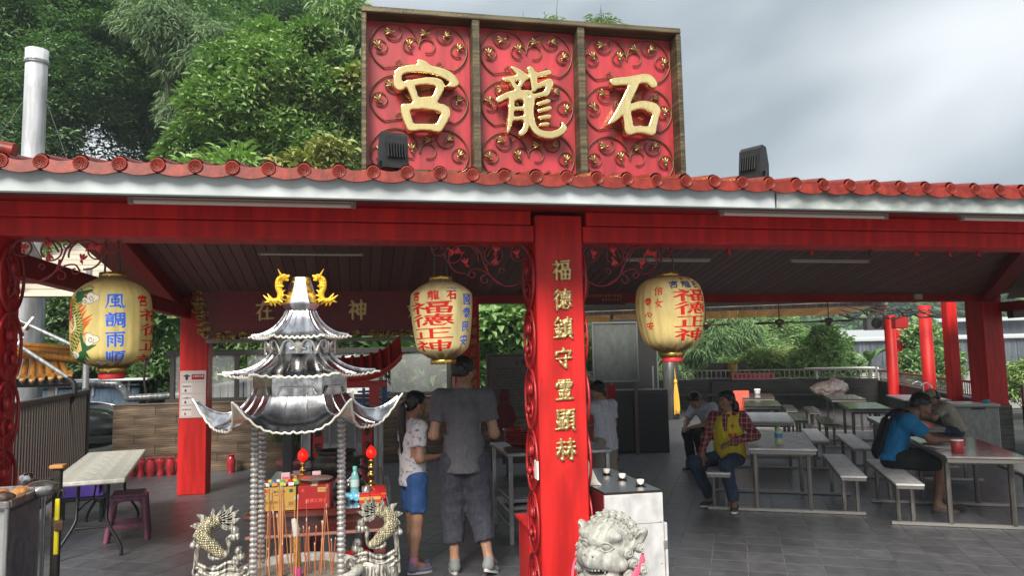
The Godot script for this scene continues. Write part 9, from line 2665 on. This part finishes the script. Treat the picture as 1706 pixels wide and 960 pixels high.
func person(label: String, at: Vector3, turn: float, j: Dictionary, k: float, o: Dictionary) -> Node3D:
	var p := thing("person", label, "person", at, turn)
	var skin := mat("skin_" + o.get("skin_name", "light"), o.get("skin", Color(0.42, 0.235, 0.155)), 0.5, 0.0, {"tex": "blotch_soft", "scale": 9.0})
	var lo := Vector3(9, 9, 9)
	var hi := -lo
	for key in j:
		if j[key] is Vector3:
			lo = lo.min(j[key])
			hi = hi.max(j[key])
	lo -= Vector3.ONE * 0.2
	hi += Vector3.ONE * 0.2
	lo.y = -0.03
	# the body, one skin
	var f := Field.new(lo, hi, 0.0165, 75.0)
	f.cap(j.hip, j.chest, 0.115 * k, 0.125 * k, Vector3(1.15, 1, 0.75))
	f.cap(j.chest, j.neck, 0.10 * k, 0.055 * k)
	f.cap(j.neck, j.head - Vector3(0, 0.05 * k, 0), 0.052 * k, 0.050 * k)
	for s in ["l", "r"]:
		f.cap(j.neck - Vector3(0, 0.06 * k, 0), j["sh" + s], 0.06 * k, 0.056 * k)
		f.cap(j["sh" + s], j["el" + s], 0.050 * k, 0.039 * k)
		f.cap(j["el" + s], j["wr" + s], 0.040 * k, 0.026 * k)
		f.cap(j["hp" + s], j["kn" + s], 0.082 * k, 0.056 * k)
		var kn: Vector3 = j["kn" + s]
		var an: Vector3 = j["an" + s]
		f.cap(kn, kn.lerp(an, 0.35), 0.054 * k, 0.056 * k)
		f.cap(kn.lerp(an, 0.35), an, 0.054 * k, 0.034 * k)
		f.cap(an, an + (j["to" + s] - an) * 0.55, 0.036 * k, 0.03 * k)
	var st := nb()
	f.mesh(st)
	head_part(st, head_frame(j), k)
	for s in ["l", "r"]:
		var d: Vector3 = j.get("hd" + s, (j["wr" + s] - j["el" + s]).normalized())
		hand_part(st, j["wr" + s], d, j.get("hb" + s, Vector3.UP), o.get("curl", 0.6), 1.0 if s == "r" else -1.0, k)
	obj("body", fin(st), skin, p)
	# eyes
	var hf := head_frame(j)
	for s in [-1.0, 1.0]:
		var e := nb()
		ball(e, hf * (Vector3(s * 0.030, 0.004, 0.0755) * k), Vector3(0.0125, 0.0065, 0.007) * k, 10, 6, hf.basis)
		var eo := obj("eye", fin(e), mat("eye_white", Color(0.6, 0.58, 0.55), 0.3), p)
		var e2 := nb()
		ball(e2, hf * (Vector3(s * 0.030, 0.004, 0.0805) * k), Vector3(0.006, 0.006, 0.0035) * k, 8, 5, hf.basis)
		obj("iris", fin(e2), mat("eye_dark", Color(0.015, 0.01, 0.008), 0.2), eo)
		obj("eyebrow", tb([hf * (Vector3(s * 0.014, 0.026, 0.084) * k), hf * (Vector3(s * 0.032, 0.031, 0.079) * k), hf * (Vector3(s * 0.048, 0.025, 0.066) * k)], [0.003 * k, 0.004 * k, 0.002 * k], 5), mat("hair_black", Color(0.012, 0.010, 0.010), 0.45, 0.0, {"tex": "streak", "scale": 8.0, "rim": 0.25}), p)
	obj("mouth", tb([hf * (Vector3(-0.020, -0.067, 0.0835) * k), hf * (Vector3(0, -0.066, 0.0875) * k), hf * (Vector3(0.020, -0.067, 0.0835) * k)], [0.002 * k, 0.0035 * k, 0.002 * k], 5), mat("lip", Color(0.28, 0.10, 0.08), 0.5), p)
	# hair
	var hr := Field.new(Vector3(-0.13, -0.14, -0.16) * k, Vector3(0.13, 0.17, 0.13) * k, 0.0085 * k, 130.0 / k)
	hr.ell(Vector3(0, 0.045, -0.020) * k, Vector3(0.085, 0.088, 0.100) * k)
	hr.ell(Vector3(0, 0.0, -0.055) * k, Vector3(0.074, 0.085, 0.060) * k)
	hr.cap(Vector3(-0.045, 0.088, 0.035) * k, Vector3(0.045, 0.088, 0.035) * k, 0.025 * k)
	for s in [-1.0, 1.0]:
		hr.ell(Vector3(s * 0.074, 0.025, 0.01) * k, Vector3(0.014, 0.045, 0.045) * k)
	hr.cut(Vector3(0, 0.045, 0.052) * k, Vector3(0, -0.75, 0.66), 0.16 * k)
	if o.get("hair", "") == "short":
		hr.cut(Vector3(0, -0.045, 0) * k, Vector3(0, -1, 0.1), 0.2 * k)
	var hn := FastNoiseLite.new()
	hn.frequency = 26.0
	var hst := nb()
	hr.mesh(hst, hf, hn, 0.010 * k)
	var hair := mat("hair_black", Color(0.012, 0.010, 0.010), 0.45)
	var ho := obj("hair", fin(hst), hair, p)
	if o.get("hair", "") == "ponytail":
		var pt := []
		for q in [Vector3(0, 0.02, -0.10), Vector3(0, -0.02, -0.145), Vector3(0.005, -0.16, -0.16), Vector3(0.0, -0.32, -0.145), Vector3(0.01, -0.46, -0.13), Vector3(0.0, -0.58, -0.12)]:
			pt.append(hf.origin + Basis(Vector3.UP, j.get("yaw", 0.0)) * (q * k))
		obj("ponytail", tb(bend(pt, 5), [0.02 * k, 0.034 * k, 0.042 * k, 0.040 * k, 0.034 * k, 0.008 * k], 10), hair, ho)
		obj("hair_tie", tb([pt[0] + (pt[1] - pt[0]) * 0.55, pt[0] + (pt[1] - pt[0]) * 0.85], 0.032 * k, 10), mat("white_plastic", Color.WHITE), ho)
	elif o.get("hair", "") == "bun":
		var pt := []
		for q in [Vector3(0, -0.01, -0.09), Vector3(0, -0.05, -0.13), Vector3(0.0, -0.11, -0.135), Vector3(0.0, -0.16, -0.12)]:
			pt.append(hf * (q * k))
		obj("ponytail", tb(bend(pt, 4), [0.03 * k, 0.045 * k, 0.045 * k, 0.02 * k], 10), hair, ho)
	# shirt
	var cl := FastNoiseLite.new()
	cl.frequency = 9.0
	cl.fractal_octaves = 3
	var t := Field.new(lo, hi, 0.0155, 70.0)
	var hem: Vector3 = o.get("hem", j.hip)
	t.cap(hem, j.hip.lerp(j.chest, 0.4), (o.get("hem_r", 0.15) + 0.008) * k, 0.140 * k, Vector3(1.10, 1, 0.90))
	t.cap(j.hip.lerp(j.chest, 0.4), j.chest, 0.138 * k, 0.140 * k, Vector3(1.15, 1, 0.80))
	t.cap(j.chest, j.neck - Vector3(0, 0.035 * k, 0), 0.118 * k, 0.058 * k)
	for s in ["l", "r"]:
		var sh: Vector3 = j["sh" + s]
		var el: Vector3 = j["el" + s]
		var wr: Vector3 = j["wr" + s]
		t.cap(j.neck - Vector3(0, 0.065 * k, 0), sh, 0.066 * k, 0.066 * k)
		t.cap(j.chest, sh - Vector3(0, 0.04 * k, 0), 0.10 * k, 0.06 * k)
		var cut: float = o.get("sleeve", 0.6)
		if cut <= 1.0:
			t.cap(sh, sh.lerp(el, cut + 0.05), 0.066 * k, 0.066 * k)
			t.cut(sh.lerp(el, cut), (el - sh).normalized(), 0.085 * k)
		else:
			t.cap(sh, el, 0.064 * k, 0.056 * k)
			t.cap(el, el.lerp(wr, 0.97), 0.055 * k, 0.042 * k)
	t.cut(hem, o.get("hem_n", Vector3(0, -1, 0)), 0.30 * k)
	var tst := nb()
	t.mesh(tst, Transform3D.IDENTITY, cl, 0.016 * k)
	obj("shirt", fin(tst), o.shirt, p)
	# trousers or shorts
	var q := Field.new(lo, hi, 0.0155, 70.0)
	q.cap(j.hip + Vector3(0, 0.05 * k, 0), j.hip, 0.105 * k, 0.11 * k, Vector3(1.1, 1, 0.82))
	var leg: float = o.get("leg", 1.9)
	for s in ["l", "r"]:
		var hp: Vector3 = j["hp" + s]
		var kn: Vector3 = j["kn" + s]
		var an: Vector3 = j["an" + s]
		var w: float = o.get("leg_w", 1.0)
		q.cap(j.hip - Vector3(0, 0.03 * k, 0), hp, 0.095 * k, 0.088 * k)
		if leg <= 1.0:
			q.cap(hp, hp.lerp(kn, leg + 0.06), 0.090 * k * w, 0.086 * k * w)
			q.cut(hp.lerp(kn, leg), (kn - hp).normalized(), 0.12 * k)
		else:
			q.cap(hp, kn, 0.088 * k * w, 0.076 * k * w)
			q.cap(kn, kn.lerp(an, leg - 0.95), 0.077 * k * w, 0.066 * k * w)
			q.cut(kn.lerp(an, leg - 1.0), (an - kn).normalized(), 0.11 * k)
	var qst := nb()
	q.mesh(qst, Transform3D.IDENTITY, cl, 0.014 * k)
	obj("shorts" if leg < 1.8 else "trousers", fin(qst), o.pants, p)
	# shoes
	for s in ["l", "r"]:
		var an: Vector3 = j["an" + s]
		var to: Vector3 = j["to" + s]
		var d := (to - an)
		d.y = 0
		d = d.normalized()
		var up := Vector3.UP
		if o.has("heel" + s):
			up = (Vector3.UP + d * o["heel" + s]).normalized()
			d = (d - up * d.dot(up)).normalized()
		var xf := Transform3D(Basis(up.cross(d), up, d), an)
		var sf := Field.new(Vector3(-0.08, -0.10, -0.10) * k, Vector3(0.08, 0.08, 0.24) * k, 0.0085 * k, 120.0 / k)
		sf.ell(Vector3(0, -0.04, 0.0) * k, Vector3(0.042, 0.045, 0.06) * k)
		sf.ell(Vector3(0, -0.052, 0.10) * k, Vector3(0.048, 0.034, 0.095) * k)
		sf.cap(Vector3(0, -0.03, -0.01) * k, Vector3(0, 0.02, -0.012) * k, 0.042 * k, 0.040 * k)
		sf.cut(Vector3(0, -0.072, 0) * k, Vector3(0, -1, 0), 0.3 * k)
		sf.cut(Vector3(0, 0.028, 0) * k, Vector3(0, 1, 0), 0.1 * k)
		var sst := nb()
		sf.mesh(sst, xf)
		var so := obj("shoe", fin(sst), o.shoe, p)
		var poly := PackedVector2Array()
		for i in 20:
			var a := TAU * i / 20.0
			poly.append(Vector2(sin(a) * (0.044 + 0.008 * cos(a)), -cos(a) * 0.125 - 0.065) * k)
		obj("sole", pz(poly, 0.022 * k, xf * Transform3D(Basis(Vector3.RIGHT, -PI / 2) , Vector3(0, -0.074, 0) * k)), o.get("sole", mat("sole_white", Color(0.6, 0.6, 0.6), 0.6)), so)
		if o.has("sock"):
			obj("sock", tb([an + Vector3(0, 0.0, 0), an.lerp(j["kn" + s], 0.16)], [0.042 * k, 0.043 * k], 12), o.sock, so)
	return p

func build_people():
	var cloth := func(key: String, c: Color, tex := "blotch_soft") -> StandardMaterial3D:
		return mat(key, c, 0.85, 0.0, {"tex": tex, "scale": 5.0, "rim": 0.25, "bump": 0.05})
	# man in grey, seen from behind
	var man := {"hip": Vector3(0, 0.93, 0), "chest": Vector3(0, 1.26, -0.01), "neck": Vector3(0, 1.48, 0.0), "head": Vector3(0.0, 1.605, 0.045), "yaw": -0.5, "pitch": 0.22,
		"shl": Vector3(0.185, 1.405, -0.01), "shr": Vector3(-0.185, 1.405, -0.01), "ell": Vector3(0.245, 1.105, -0.05), "elr": Vector3(-0.245, 1.105, -0.04), "wrl": Vector3(0.16, 1.04, 0.19), "wrr": Vector3(-0.17, 1.06, 0.20),
		"hpl": Vector3(0.092, 0.88, 0), "hpr": Vector3(-0.092, 0.88, 0), "knl": Vector3(0.095, 0.48, 0.06), "knr": Vector3(-0.12, 0.49, 0.03), "anl": Vector3(0.085, 0.085, 0.02), "anr": Vector3(-0.185, 0.115, -0.10), "tol": Vector3(0.10, 0.04, 0.22), "tor": Vector3(-0.27, 0.04, 0.08)}
	person("man in a grey T-shirt and dark baggy shorts standing with his back to us", Vector3(0.83, 0, -6.16), PI - 0.12, man, 1.0,
		{"hair": "short", "shirt": cloth.call("grey_tee", Color(0.125, 0.127, 0.145)), "pants": cloth.call("slate_shorts", Color(0.058, 0.062, 0.088), "blotch"), "sleeve": 0.66, "hem": Vector3(0, 0.80, 0.0), "hem_r": 0.155, "leg": 1.62, "leg_w": 1.25, "shoe": mat("grey_shoe", Color(0.22, 0.24, 0.25), 0.7), "heelr": 0.35})
	# girl with ponytail
	var girl := {"hip": Vector3(0, 0.78, 0), "chest": Vector3(0, 1.05, 0.0), "neck": Vector3(0, 1.235, 0.0), "head": Vector3(0.0, 1.345, 0.03), "yaw": 0.1, "pitch": 0.10,
		"shl": Vector3(0.145, 1.165, 0), "shr": Vector3(-0.145, 1.165, 0), "ell": Vector3(0.185, 0.93, -0.02), "elr": Vector3(-0.185, 0.92, -0.02), "wrl": Vector3(0.09, 0.90, 0.17), "wrr": Vector3(-0.10, 0.915, 0.185),
		"hpl": Vector3(0.075, 0.74, 0), "hpr": Vector3(-0.075, 0.74, 0), "knl": Vector3(0.075, 0.42, 0.02), "knr": Vector3(-0.075, 0.42, 0.0), "anl": Vector3(0.085, 0.075, 0.03), "anr": Vector3(-0.085, 0.075, -0.04), "tol": Vector3(0.11, 0.03, 0.2), "tor": Vector3(-0.10, 0.03, 0.13)}
	var gt := Image.create(256, 256, false, Image.FORMAT_RGBA8)
	gt.fill(Color(0.80, 0.81, 0.82))
	var gr := RandomNumberGenerator.new()
	gr.seed = 12
	for k in 34:
		var c := Vector2(gr.randf_range(10, 246), gr.randf_range(10, 246))
		for e in 5:
			var a := gr.randf() * TAU
			paint_line(gt, c, c + Vector2(cos(a), sin(a)) * 11.0, 3.6, 1.0, [Color(0.16, 0.27, 0.48), Color(0.25, 0.38, 0.5), Color(0.12, 0.18, 0.35)][k % 3])
	var gm := image_mat("blue_print_tee", gt, 0.85)
	gm.uv1_triplanar = true
	gm.uv1_scale = Vector3(3.2, 3.2, 3.2)
	person("girl with a long ponytail in a white blue-print T-shirt and blue shorts", Vector3(0.43, 0, -6.33), PI / 2 + 0.32, girl, 0.845,
		{"hair": "ponytail", "shirt": gm, "pants": cloth.call("blue_shorts", Color(0.03, 0.10, 0.30)), "sleeve": 0.62, "hem": Vector3(0, 0.69, 0.0), "hem_r": 0.142, "leg": 0.80, "leg_w": 1.12, "shoe": mat("lilac_shoe", Color(0.16, 0.15, 0.26), 0.6), "sock": mat("pink_sock", Color(0.55, 0.18, 0.4), 0.8)})
	# person in white at the counter
	var wh := {"hip": Vector3(0, 0.78, 0), "chest": Vector3(0, 1.04, 0.02), "neck": Vector3(0, 1.215, 0.05), "head": Vector3(0.0, 1.315, 0.10), "yaw": 0.1, "pitch": 0.45,
		"shl": Vector3(0.15, 1.15, 0.03), "shr": Vector3(-0.15, 1.15, 0.03), "ell": Vector3(0.22, 1.04, 0.22), "elr": Vector3(-0.19, 0.92, 0.04), "wrl": Vector3(0.15, 1.27, 0.20), "wrr": Vector3(-0.10, 0.90, 0.24), "hbl": Vector3(0, 0, -1), "hdl": Vector3(-0.25, 0.9, 0.1),
		"hpl": Vector3(0.08, 0.74, 0), "hpr": Vector3(-0.08, 0.74, 0), "knl": Vector3(0.08, 0.42, 0.02), "knr": Vector3(-0.08, 0.42, 0.02), "anl": Vector3(0.09, 0.08, 0), "anr": Vector3(-0.09, 0.08, 0), "tol": Vector3(0.11, 0.03, 0.18), "tor": Vector3(-0.11, 0.03, 0.18)}
	var pw := person("person in loose white T-shirt and beige trousers, right of the middle pillar, one hand raised", Vector3(2.73, 0, -8.25), PI + 0.55, wh, 0.87,
		{"hair": "short", "shirt": cloth.call("white_tee", Color(0.56, 0.58, 0.66)), "pants": cloth.call("beige_trousers", Color(0.28, 0.25, 0.20)), "sleeve": 0.7, "hem": Vector3(0, 0.66, 0.0), "hem_r": 0.16, "leg": 1.85, "leg_w": 1.15, "shoe": mat("grey_shoe", Color(0.22, 0.24, 0.25), 0.7)})
	obj("wristband", tb([wh.wrl - Vector3(0, 0.035, 0), wh.wrl - Vector3(0, 0.01, 0)], 0.029, 10), mat("dark_plastic", Color(0.03, 0.028, 0.03), 0.45), pw)
	# seated in a yellow vest
	var la := {"hip": Vector3(0, 0.56, 0), "chest": Vector3(0, 0.86, 0.03), "neck": Vector3(0, 1.055, 0.04), "head": Vector3(0.0, 1.175, 0.065), "yaw": -0.55, "pitch": 0.05,
		"shl": Vector3(0.165, 0.99, 0.02), "shr": Vector3(-0.165, 0.99, 0.02), "ell": Vector3(0.30, 0.80, 0.04), "elr": Vector3(-0.235, 0.77, 0.10), "wrl": Vector3(0.10, 0.735, 0.20), "wrr": Vector3(-0.235, 0.60, 0.27), "hdr": Vector3(0.1, -0.8, 0.4), "hbr": Vector3(0, 0.3, 1),
		"hpl": Vector3(0.09, 0.54, 0.05), "hpr": Vector3(-0.09, 0.54, 0.05), "knl": Vector3(0.09, 0.52, 0.43), "knr": Vector3(-0.32, 0.50, 0.33), "anl": Vector3(0.12, 0.085, 0.28), "anr": Vector3(-0.20, 0.085, 0.12), "tol": Vector3(0.17, 0.03, 0.46), "tor": Vector3(-0.26, 0.03, 0.28)}
	var pt := Image.create(128, 128, false, Image.FORMAT_RGBA8)
	pt.fill(Color(0.45, 0.13, 0.16))
	for k in 4:
		pt.fill_rect(Rect2i(k * 32, 0, 7, 128), Color(0.62, 0.5, 0.5))
	for k in 4:
		for x in 128:
			for y in range(k * 32, k * 32 + 7):
				pt.set_pixel(x, y, pt.get_pixel(x, y).lerp(Color(0.68, 0.58, 0.58), 0.6))
			for y in range(k * 32 + 15, k * 32 + 19):
				pt.set_pixel(x, y, pt.get_pixel(x, y).lerp(Color(0.2, 0.05, 0.1), 0.5))
	var pm := image_mat("plaid_shirt", pt, 0.85)
	pm.uv1_triplanar = true
	pm.uv1_scale = Vector3(4.5, 4.5, 4.5)
	var pl := person("person in yellow vest, plaid shirt and jeans sitting on the nearest left bench", Vector3(4.12, 0, -8.0), -0.82, la, 0.93,
		{"hair": "bun", "skin_name": "tan", "skin": Color(0.26, 0.135, 0.085), "shirt": pm, "pants": cloth.call("jeans", Color(0.035, 0.055, 0.11), "blotch"), "sleeve": 2.0, "hem": Vector3(0, 0.56, 0.0), "hem_r": 0.15, "leg": 1.94, "leg_w": 1.02, "shoe": mat("dark_shoe", Color(0.04, 0.04, 0.045), 0.6)})
	var v := Field.new(Vector3(-0.35, 0.4, -0.3), Vector3(0.35, 1.15, 0.4), 0.0145, 75.0)
	v.cap(Vector3(0, 0.56, 0.02), Vector3(0, 0.86, 0.03), 0.160, 0.150, Vector3(1.16, 1, 0.86))
	v.cap(Vector3(0, 0.86, 0.03), Vector3(0, 1.03, 0.04), 0.125, 0.062)
	for s in [-1.0, 1.0]:
		v.cap(Vector3(0, 0.98, 0.03), Vector3(s * 0.135, 0.985, 0.02), 0.07, 0.07)
		v.cut(Vector3(s * 0.165, 0.97, 0.02), Vector3(s, 0.1, 0), 0.14)
	v.cut(Vector3(0, 0.50, 0), Vector3(0, -1, 0), 0.4)
	v.ell(Vector3(-0.01, 0.985, 0.16), Vector3(0.032, 0.15, 0.09), Basis(Vector3.BACK, 0.1), -1.0)
	var cn := FastNoiseLite.new()
	cn.frequency = 8.0
	var vs := nb()
	v.mesh(vs, Transform3D.IDENTITY, cn, 0.012)
	var vest := obj("vest", fin(vs), cloth.call("yellow_vest", Color(0.62, 0.50, 0.03)), pl)
	var tm := mat("red_print", Color(0.45, 0.03, 0.02), 0.7)
	var spots := [["zhong", 0.085, 0.90, 0.14], ["long", 0.06, 0.80, 0.155], ["gong", 0.115, 0.80, 0.14], ["de", 0.055, 0.71, 0.16], ["shi", 0.115, 0.71, 0.145]]
	for e in spots:
		obj("character", glyph_mesh(e[0], Vector2(0.045, 0.055), 0.0034, 0.003, 0.0032), tm if e[0] != "shi" else mat("black_ink", Color(0.02, 0.018, 0.015), 0.5), vest, Vector3(e[1], e[2], e[3]), 0.35)
	# bending forward in white behind
	var wb := {"hip": Vector3(0, 0.56, 0), "chest": Vector3(0, 0.83, 0.12), "neck": Vector3(0, 0.985, 0.26), "head": Vector3(0.0, 1.03, 0.38), "yaw": 0.0, "pitch": 0.75,
		"shl": Vector3(0.175, 0.93, 0.20), "shr": Vector3(-0.175, 0.93, 0.20), "ell": Vector3(0.2, 0.70, 0.36), "elr": Vector3(-0.2, 0.70, 0.36), "wrl": Vector3(0.08, 0.66, 0.54), "wrr": Vector3(-0.06, 0.66, 0.54),
		"hpl": Vector3(0.09, 0.54, 0.05), "hpr": Vector3(-0.09, 0.54, 0.05), "knl": Vector3(0.10, 0.54, 0.45), "knr": Vector3(-0.10, 0.56, 0.46), "anl": Vector3(0.10, 0.085, 0.36), "anr": Vector3(-0.1, 0.085, 0.38), "tol": Vector3(0.13, 0.03, 0.55), "tor": Vector3(-0.12, 0.03, 0.56)}
	person("person in a white T-shirt and black trousers bent forward, behind the yellow vest", Vector3(5.18, 0, -10.55), -1.18, wb, 0.98,
		{"hair": "short", "shirt": cloth.call("white_tee", Color.WHITE), "pants": cloth.call("black_trousers", Color(0.012, 0.012, 0.015)), "sleeve": 0.75, "hem": Vector3(0, 0.54, 0.0), "hem_r": 0.145, "leg": 1.92, "shoe": mat("dark_shoe", Color.WHITE)})
	# man in blue at the right table
	var bl := {"hip": Vector3(0, 0.56, -0.02), "chest": Vector3(0, 0.85, 0.07), "neck": Vector3(0, 1.03, 0.20), "head": Vector3(0.0, 1.115, 0.305), "yaw": 0.0, "pitch": 0.5,
		"shl": Vector3(0.19, 0.975, 0.13), "shr": Vector3(-0.19, 0.975, 0.13), "ell": Vector3(0.22, 0.78, 0.36), "elr": Vector3(-0.23, 0.77, 0.34), "wrl": Vector3(0.07, 0.755, 0.57), "wrr": Vector3(-0.09, 0.755, 0.56),
		"hpl": Vector3(0.10, 0.55, 0.05), "hpr": Vector3(-0.10, 0.55, 0.05), "knl": Vector3(0.12, 0.54, 0.46), "knr": Vector3(-0.15, 0.53, 0.44), "anl": Vector3(0.10, 0.085, 0.50), "anr": Vector3(-0.17, 0.085, 0.36), "tol": Vector3(0.13, 0.03, 0.70), "tor": Vector3(-0.19, 0.03, 0.56)}
	person("man in a bright blue T-shirt and black shorts leaning over the front right table", Vector3(5.68, 0, -7.32), 1.08, bl, 1.04,
		{"hair": "short", "skin_name": "tan", "skin": Color(0.26, 0.135, 0.085), "shirt": cloth.call("blue_tee", Color(0.010, 0.20, 0.46)), "pants": cloth.call("black_trousers", Color.WHITE), "sleeve": 0.72, "hem": Vector3(0, 0.54, -0.02), "hem_r": 0.165, "leg": 0.97, "leg_w": 1.12, "shoe": mat("brown_shoe", Color(0.07, 0.05, 0.05), 0.6), "sole": mat("sole_dark", Color(0.05, 0.05, 0.05), 0.6), "curl": 0.9})
	var bp := thing("dark_back_shape", "flat dark shape on the back of the man in blue, modelled as a backpack", "backpack", Vector3(5.68, 0, -7.32), 1.08)  # dark shape at his back, built as a thin pack with straps
	var bf := Field.new(Vector3(-0.3, 0.45, -0.4), Vector3(0.3, 1.15, 0.25), 0.016, 60.0)
	bf.cap(Vector3(0, 0.62, -0.16), Vector3(0, 0.92, -0.055), 0.085, 0.075, Vector3(1.5, 1, 0.62))
	var bst := nb()
	bf.mesh(bst)
	obj("pack", fin(bst), mat("black_fabric", Color(0.010, 0.011, 0.016), 0.8), bp)
	for s in [-1.0, 1.0]:
		obj("strap", tb(bend([Vector3(s * 0.13, 0.62, -0.15), Vector3(s * 0.13, 0.95, -0.04), Vector3(s * 0.125, 1.065, 0.11), Vector3(s * 0.14, 0.98, 0.22)], 4), 0.016, 6), mat("black_fabric", Color.WHITE), bp)
	# someone in a tan cap at the table behind
	var cp := {"hip": Vector3(0, 0.55, 0), "chest": Vector3(0, 0.80, 0.10), "neck": Vector3(0, 0.93, 0.2), "head": Vector3(0.0, 1.0, 0.28), "yaw": 0.0, "pitch": 0.6,
		"shl": Vector3(0.165, 0.89, 0.15), "shr": Vector3(-0.165, 0.89, 0.15), "ell": Vector3(0.22, 0.74, 0.33), "elr": Vector3(-0.22, 0.74, 0.33), "wrl": Vector3(0.08, 0.75, 0.5), "wrr": Vector3(-0.08, 0.75, 0.5),
		"hpl": Vector3(0.09, 0.54, 0.05), "hpr": Vector3(-0.09, 0.54, 0.05), "knl": Vector3(0.11, 0.52, 0.42), "knr": Vector3(-0.11, 0.52, 0.42), "anl": Vector3(0.1, 0.085, 0.42), "anr": Vector3(-0.1, 0.085, 0.42), "tol": Vector3(0.12, 0.03, 0.6), "tor": Vector3(-0.12, 0.03, 0.6)}
	var pc := person("person in a tan cap mostly hidden behind the man in blue", Vector3(8.42, 0, -9.48), 1.08 + PI, cp, 0.95,
		{"hair": "short", "shirt": cloth.call("cream_shirt", Color(0.42, 0.38, 0.30)), "pants": cloth.call("jeans", Color.WHITE), "sleeve": 0.7, "hem": Vector3(0, 0.54, 0), "leg": 1.9, "shoe": mat("dark_shoe", Color.WHITE)})
	var hf := head_frame(cp)
	var cap := nb()
	lathe(cap, [Vector2(0.098, 0.03), Vector2(0.099, 0.07), Vector2(0.085, 0.115), Vector2(0.05, 0.14), Vector2(0.0, 0.146)], 20, hf.origin, hf.basis)
	ball(cap, hf * Vector3(0, 0.04, 0.10), Vector3(0.075, 0.010, 0.07), 14, 6, hf.basis)
	obj("cap", fin(cap), cloth.call("tan_cap", Color(0.42, 0.34, 0.22)), pc)
	# someone far off beyond the wall
	var far := {"hip": Vector3(0, 0.93, 0), "chest": Vector3(0, 1.26, 0), "neck": Vector3(0, 1.47, 0.0), "head": Vector3(0.0, 1.60, 0.03),
		"shl": Vector3(0.18, 1.40, 0), "shr": Vector3(-0.18, 1.40, 0), "ell": Vector3(0.24, 1.12, 0), "elr": Vector3(-0.24, 1.12, 0), "wrl": Vector3(0.2, 0.95, 0.15), "wrr": Vector3(-0.22, 0.92, 0.08),
		"hpl": Vector3(0.09, 0.88, 0), "hpr": Vector3(-0.09, 0.88, 0), "knl": Vector3(0.1, 0.48, 0.03), "knr": Vector3(-0.1, 0.48, 0.0), "anl": Vector3(0.1, 0.08, 0), "anr": Vector3(-0.1, 0.08, 0), "tol": Vector3(0.12, 0.03, 0.2), "tor": Vector3(-0.12, 0.03, 0.2)}
	person("distant person in dark clothes and white shoes on the path beyond the wood-tile wall", Vector3(1.75, 0.0, -30.0), 0.6, far, 1.0,
		{"hair": "short", "shirt": cloth.call("dark_jacket", Color(0.02, 0.022, 0.025)), "pants": cloth.call("black_trousers", Color.WHITE), "sleeve": 2.0, "leg": 1.9, "shoe": mat("white_shoe", Color(0.6, 0.6, 0.6), 0.6)})
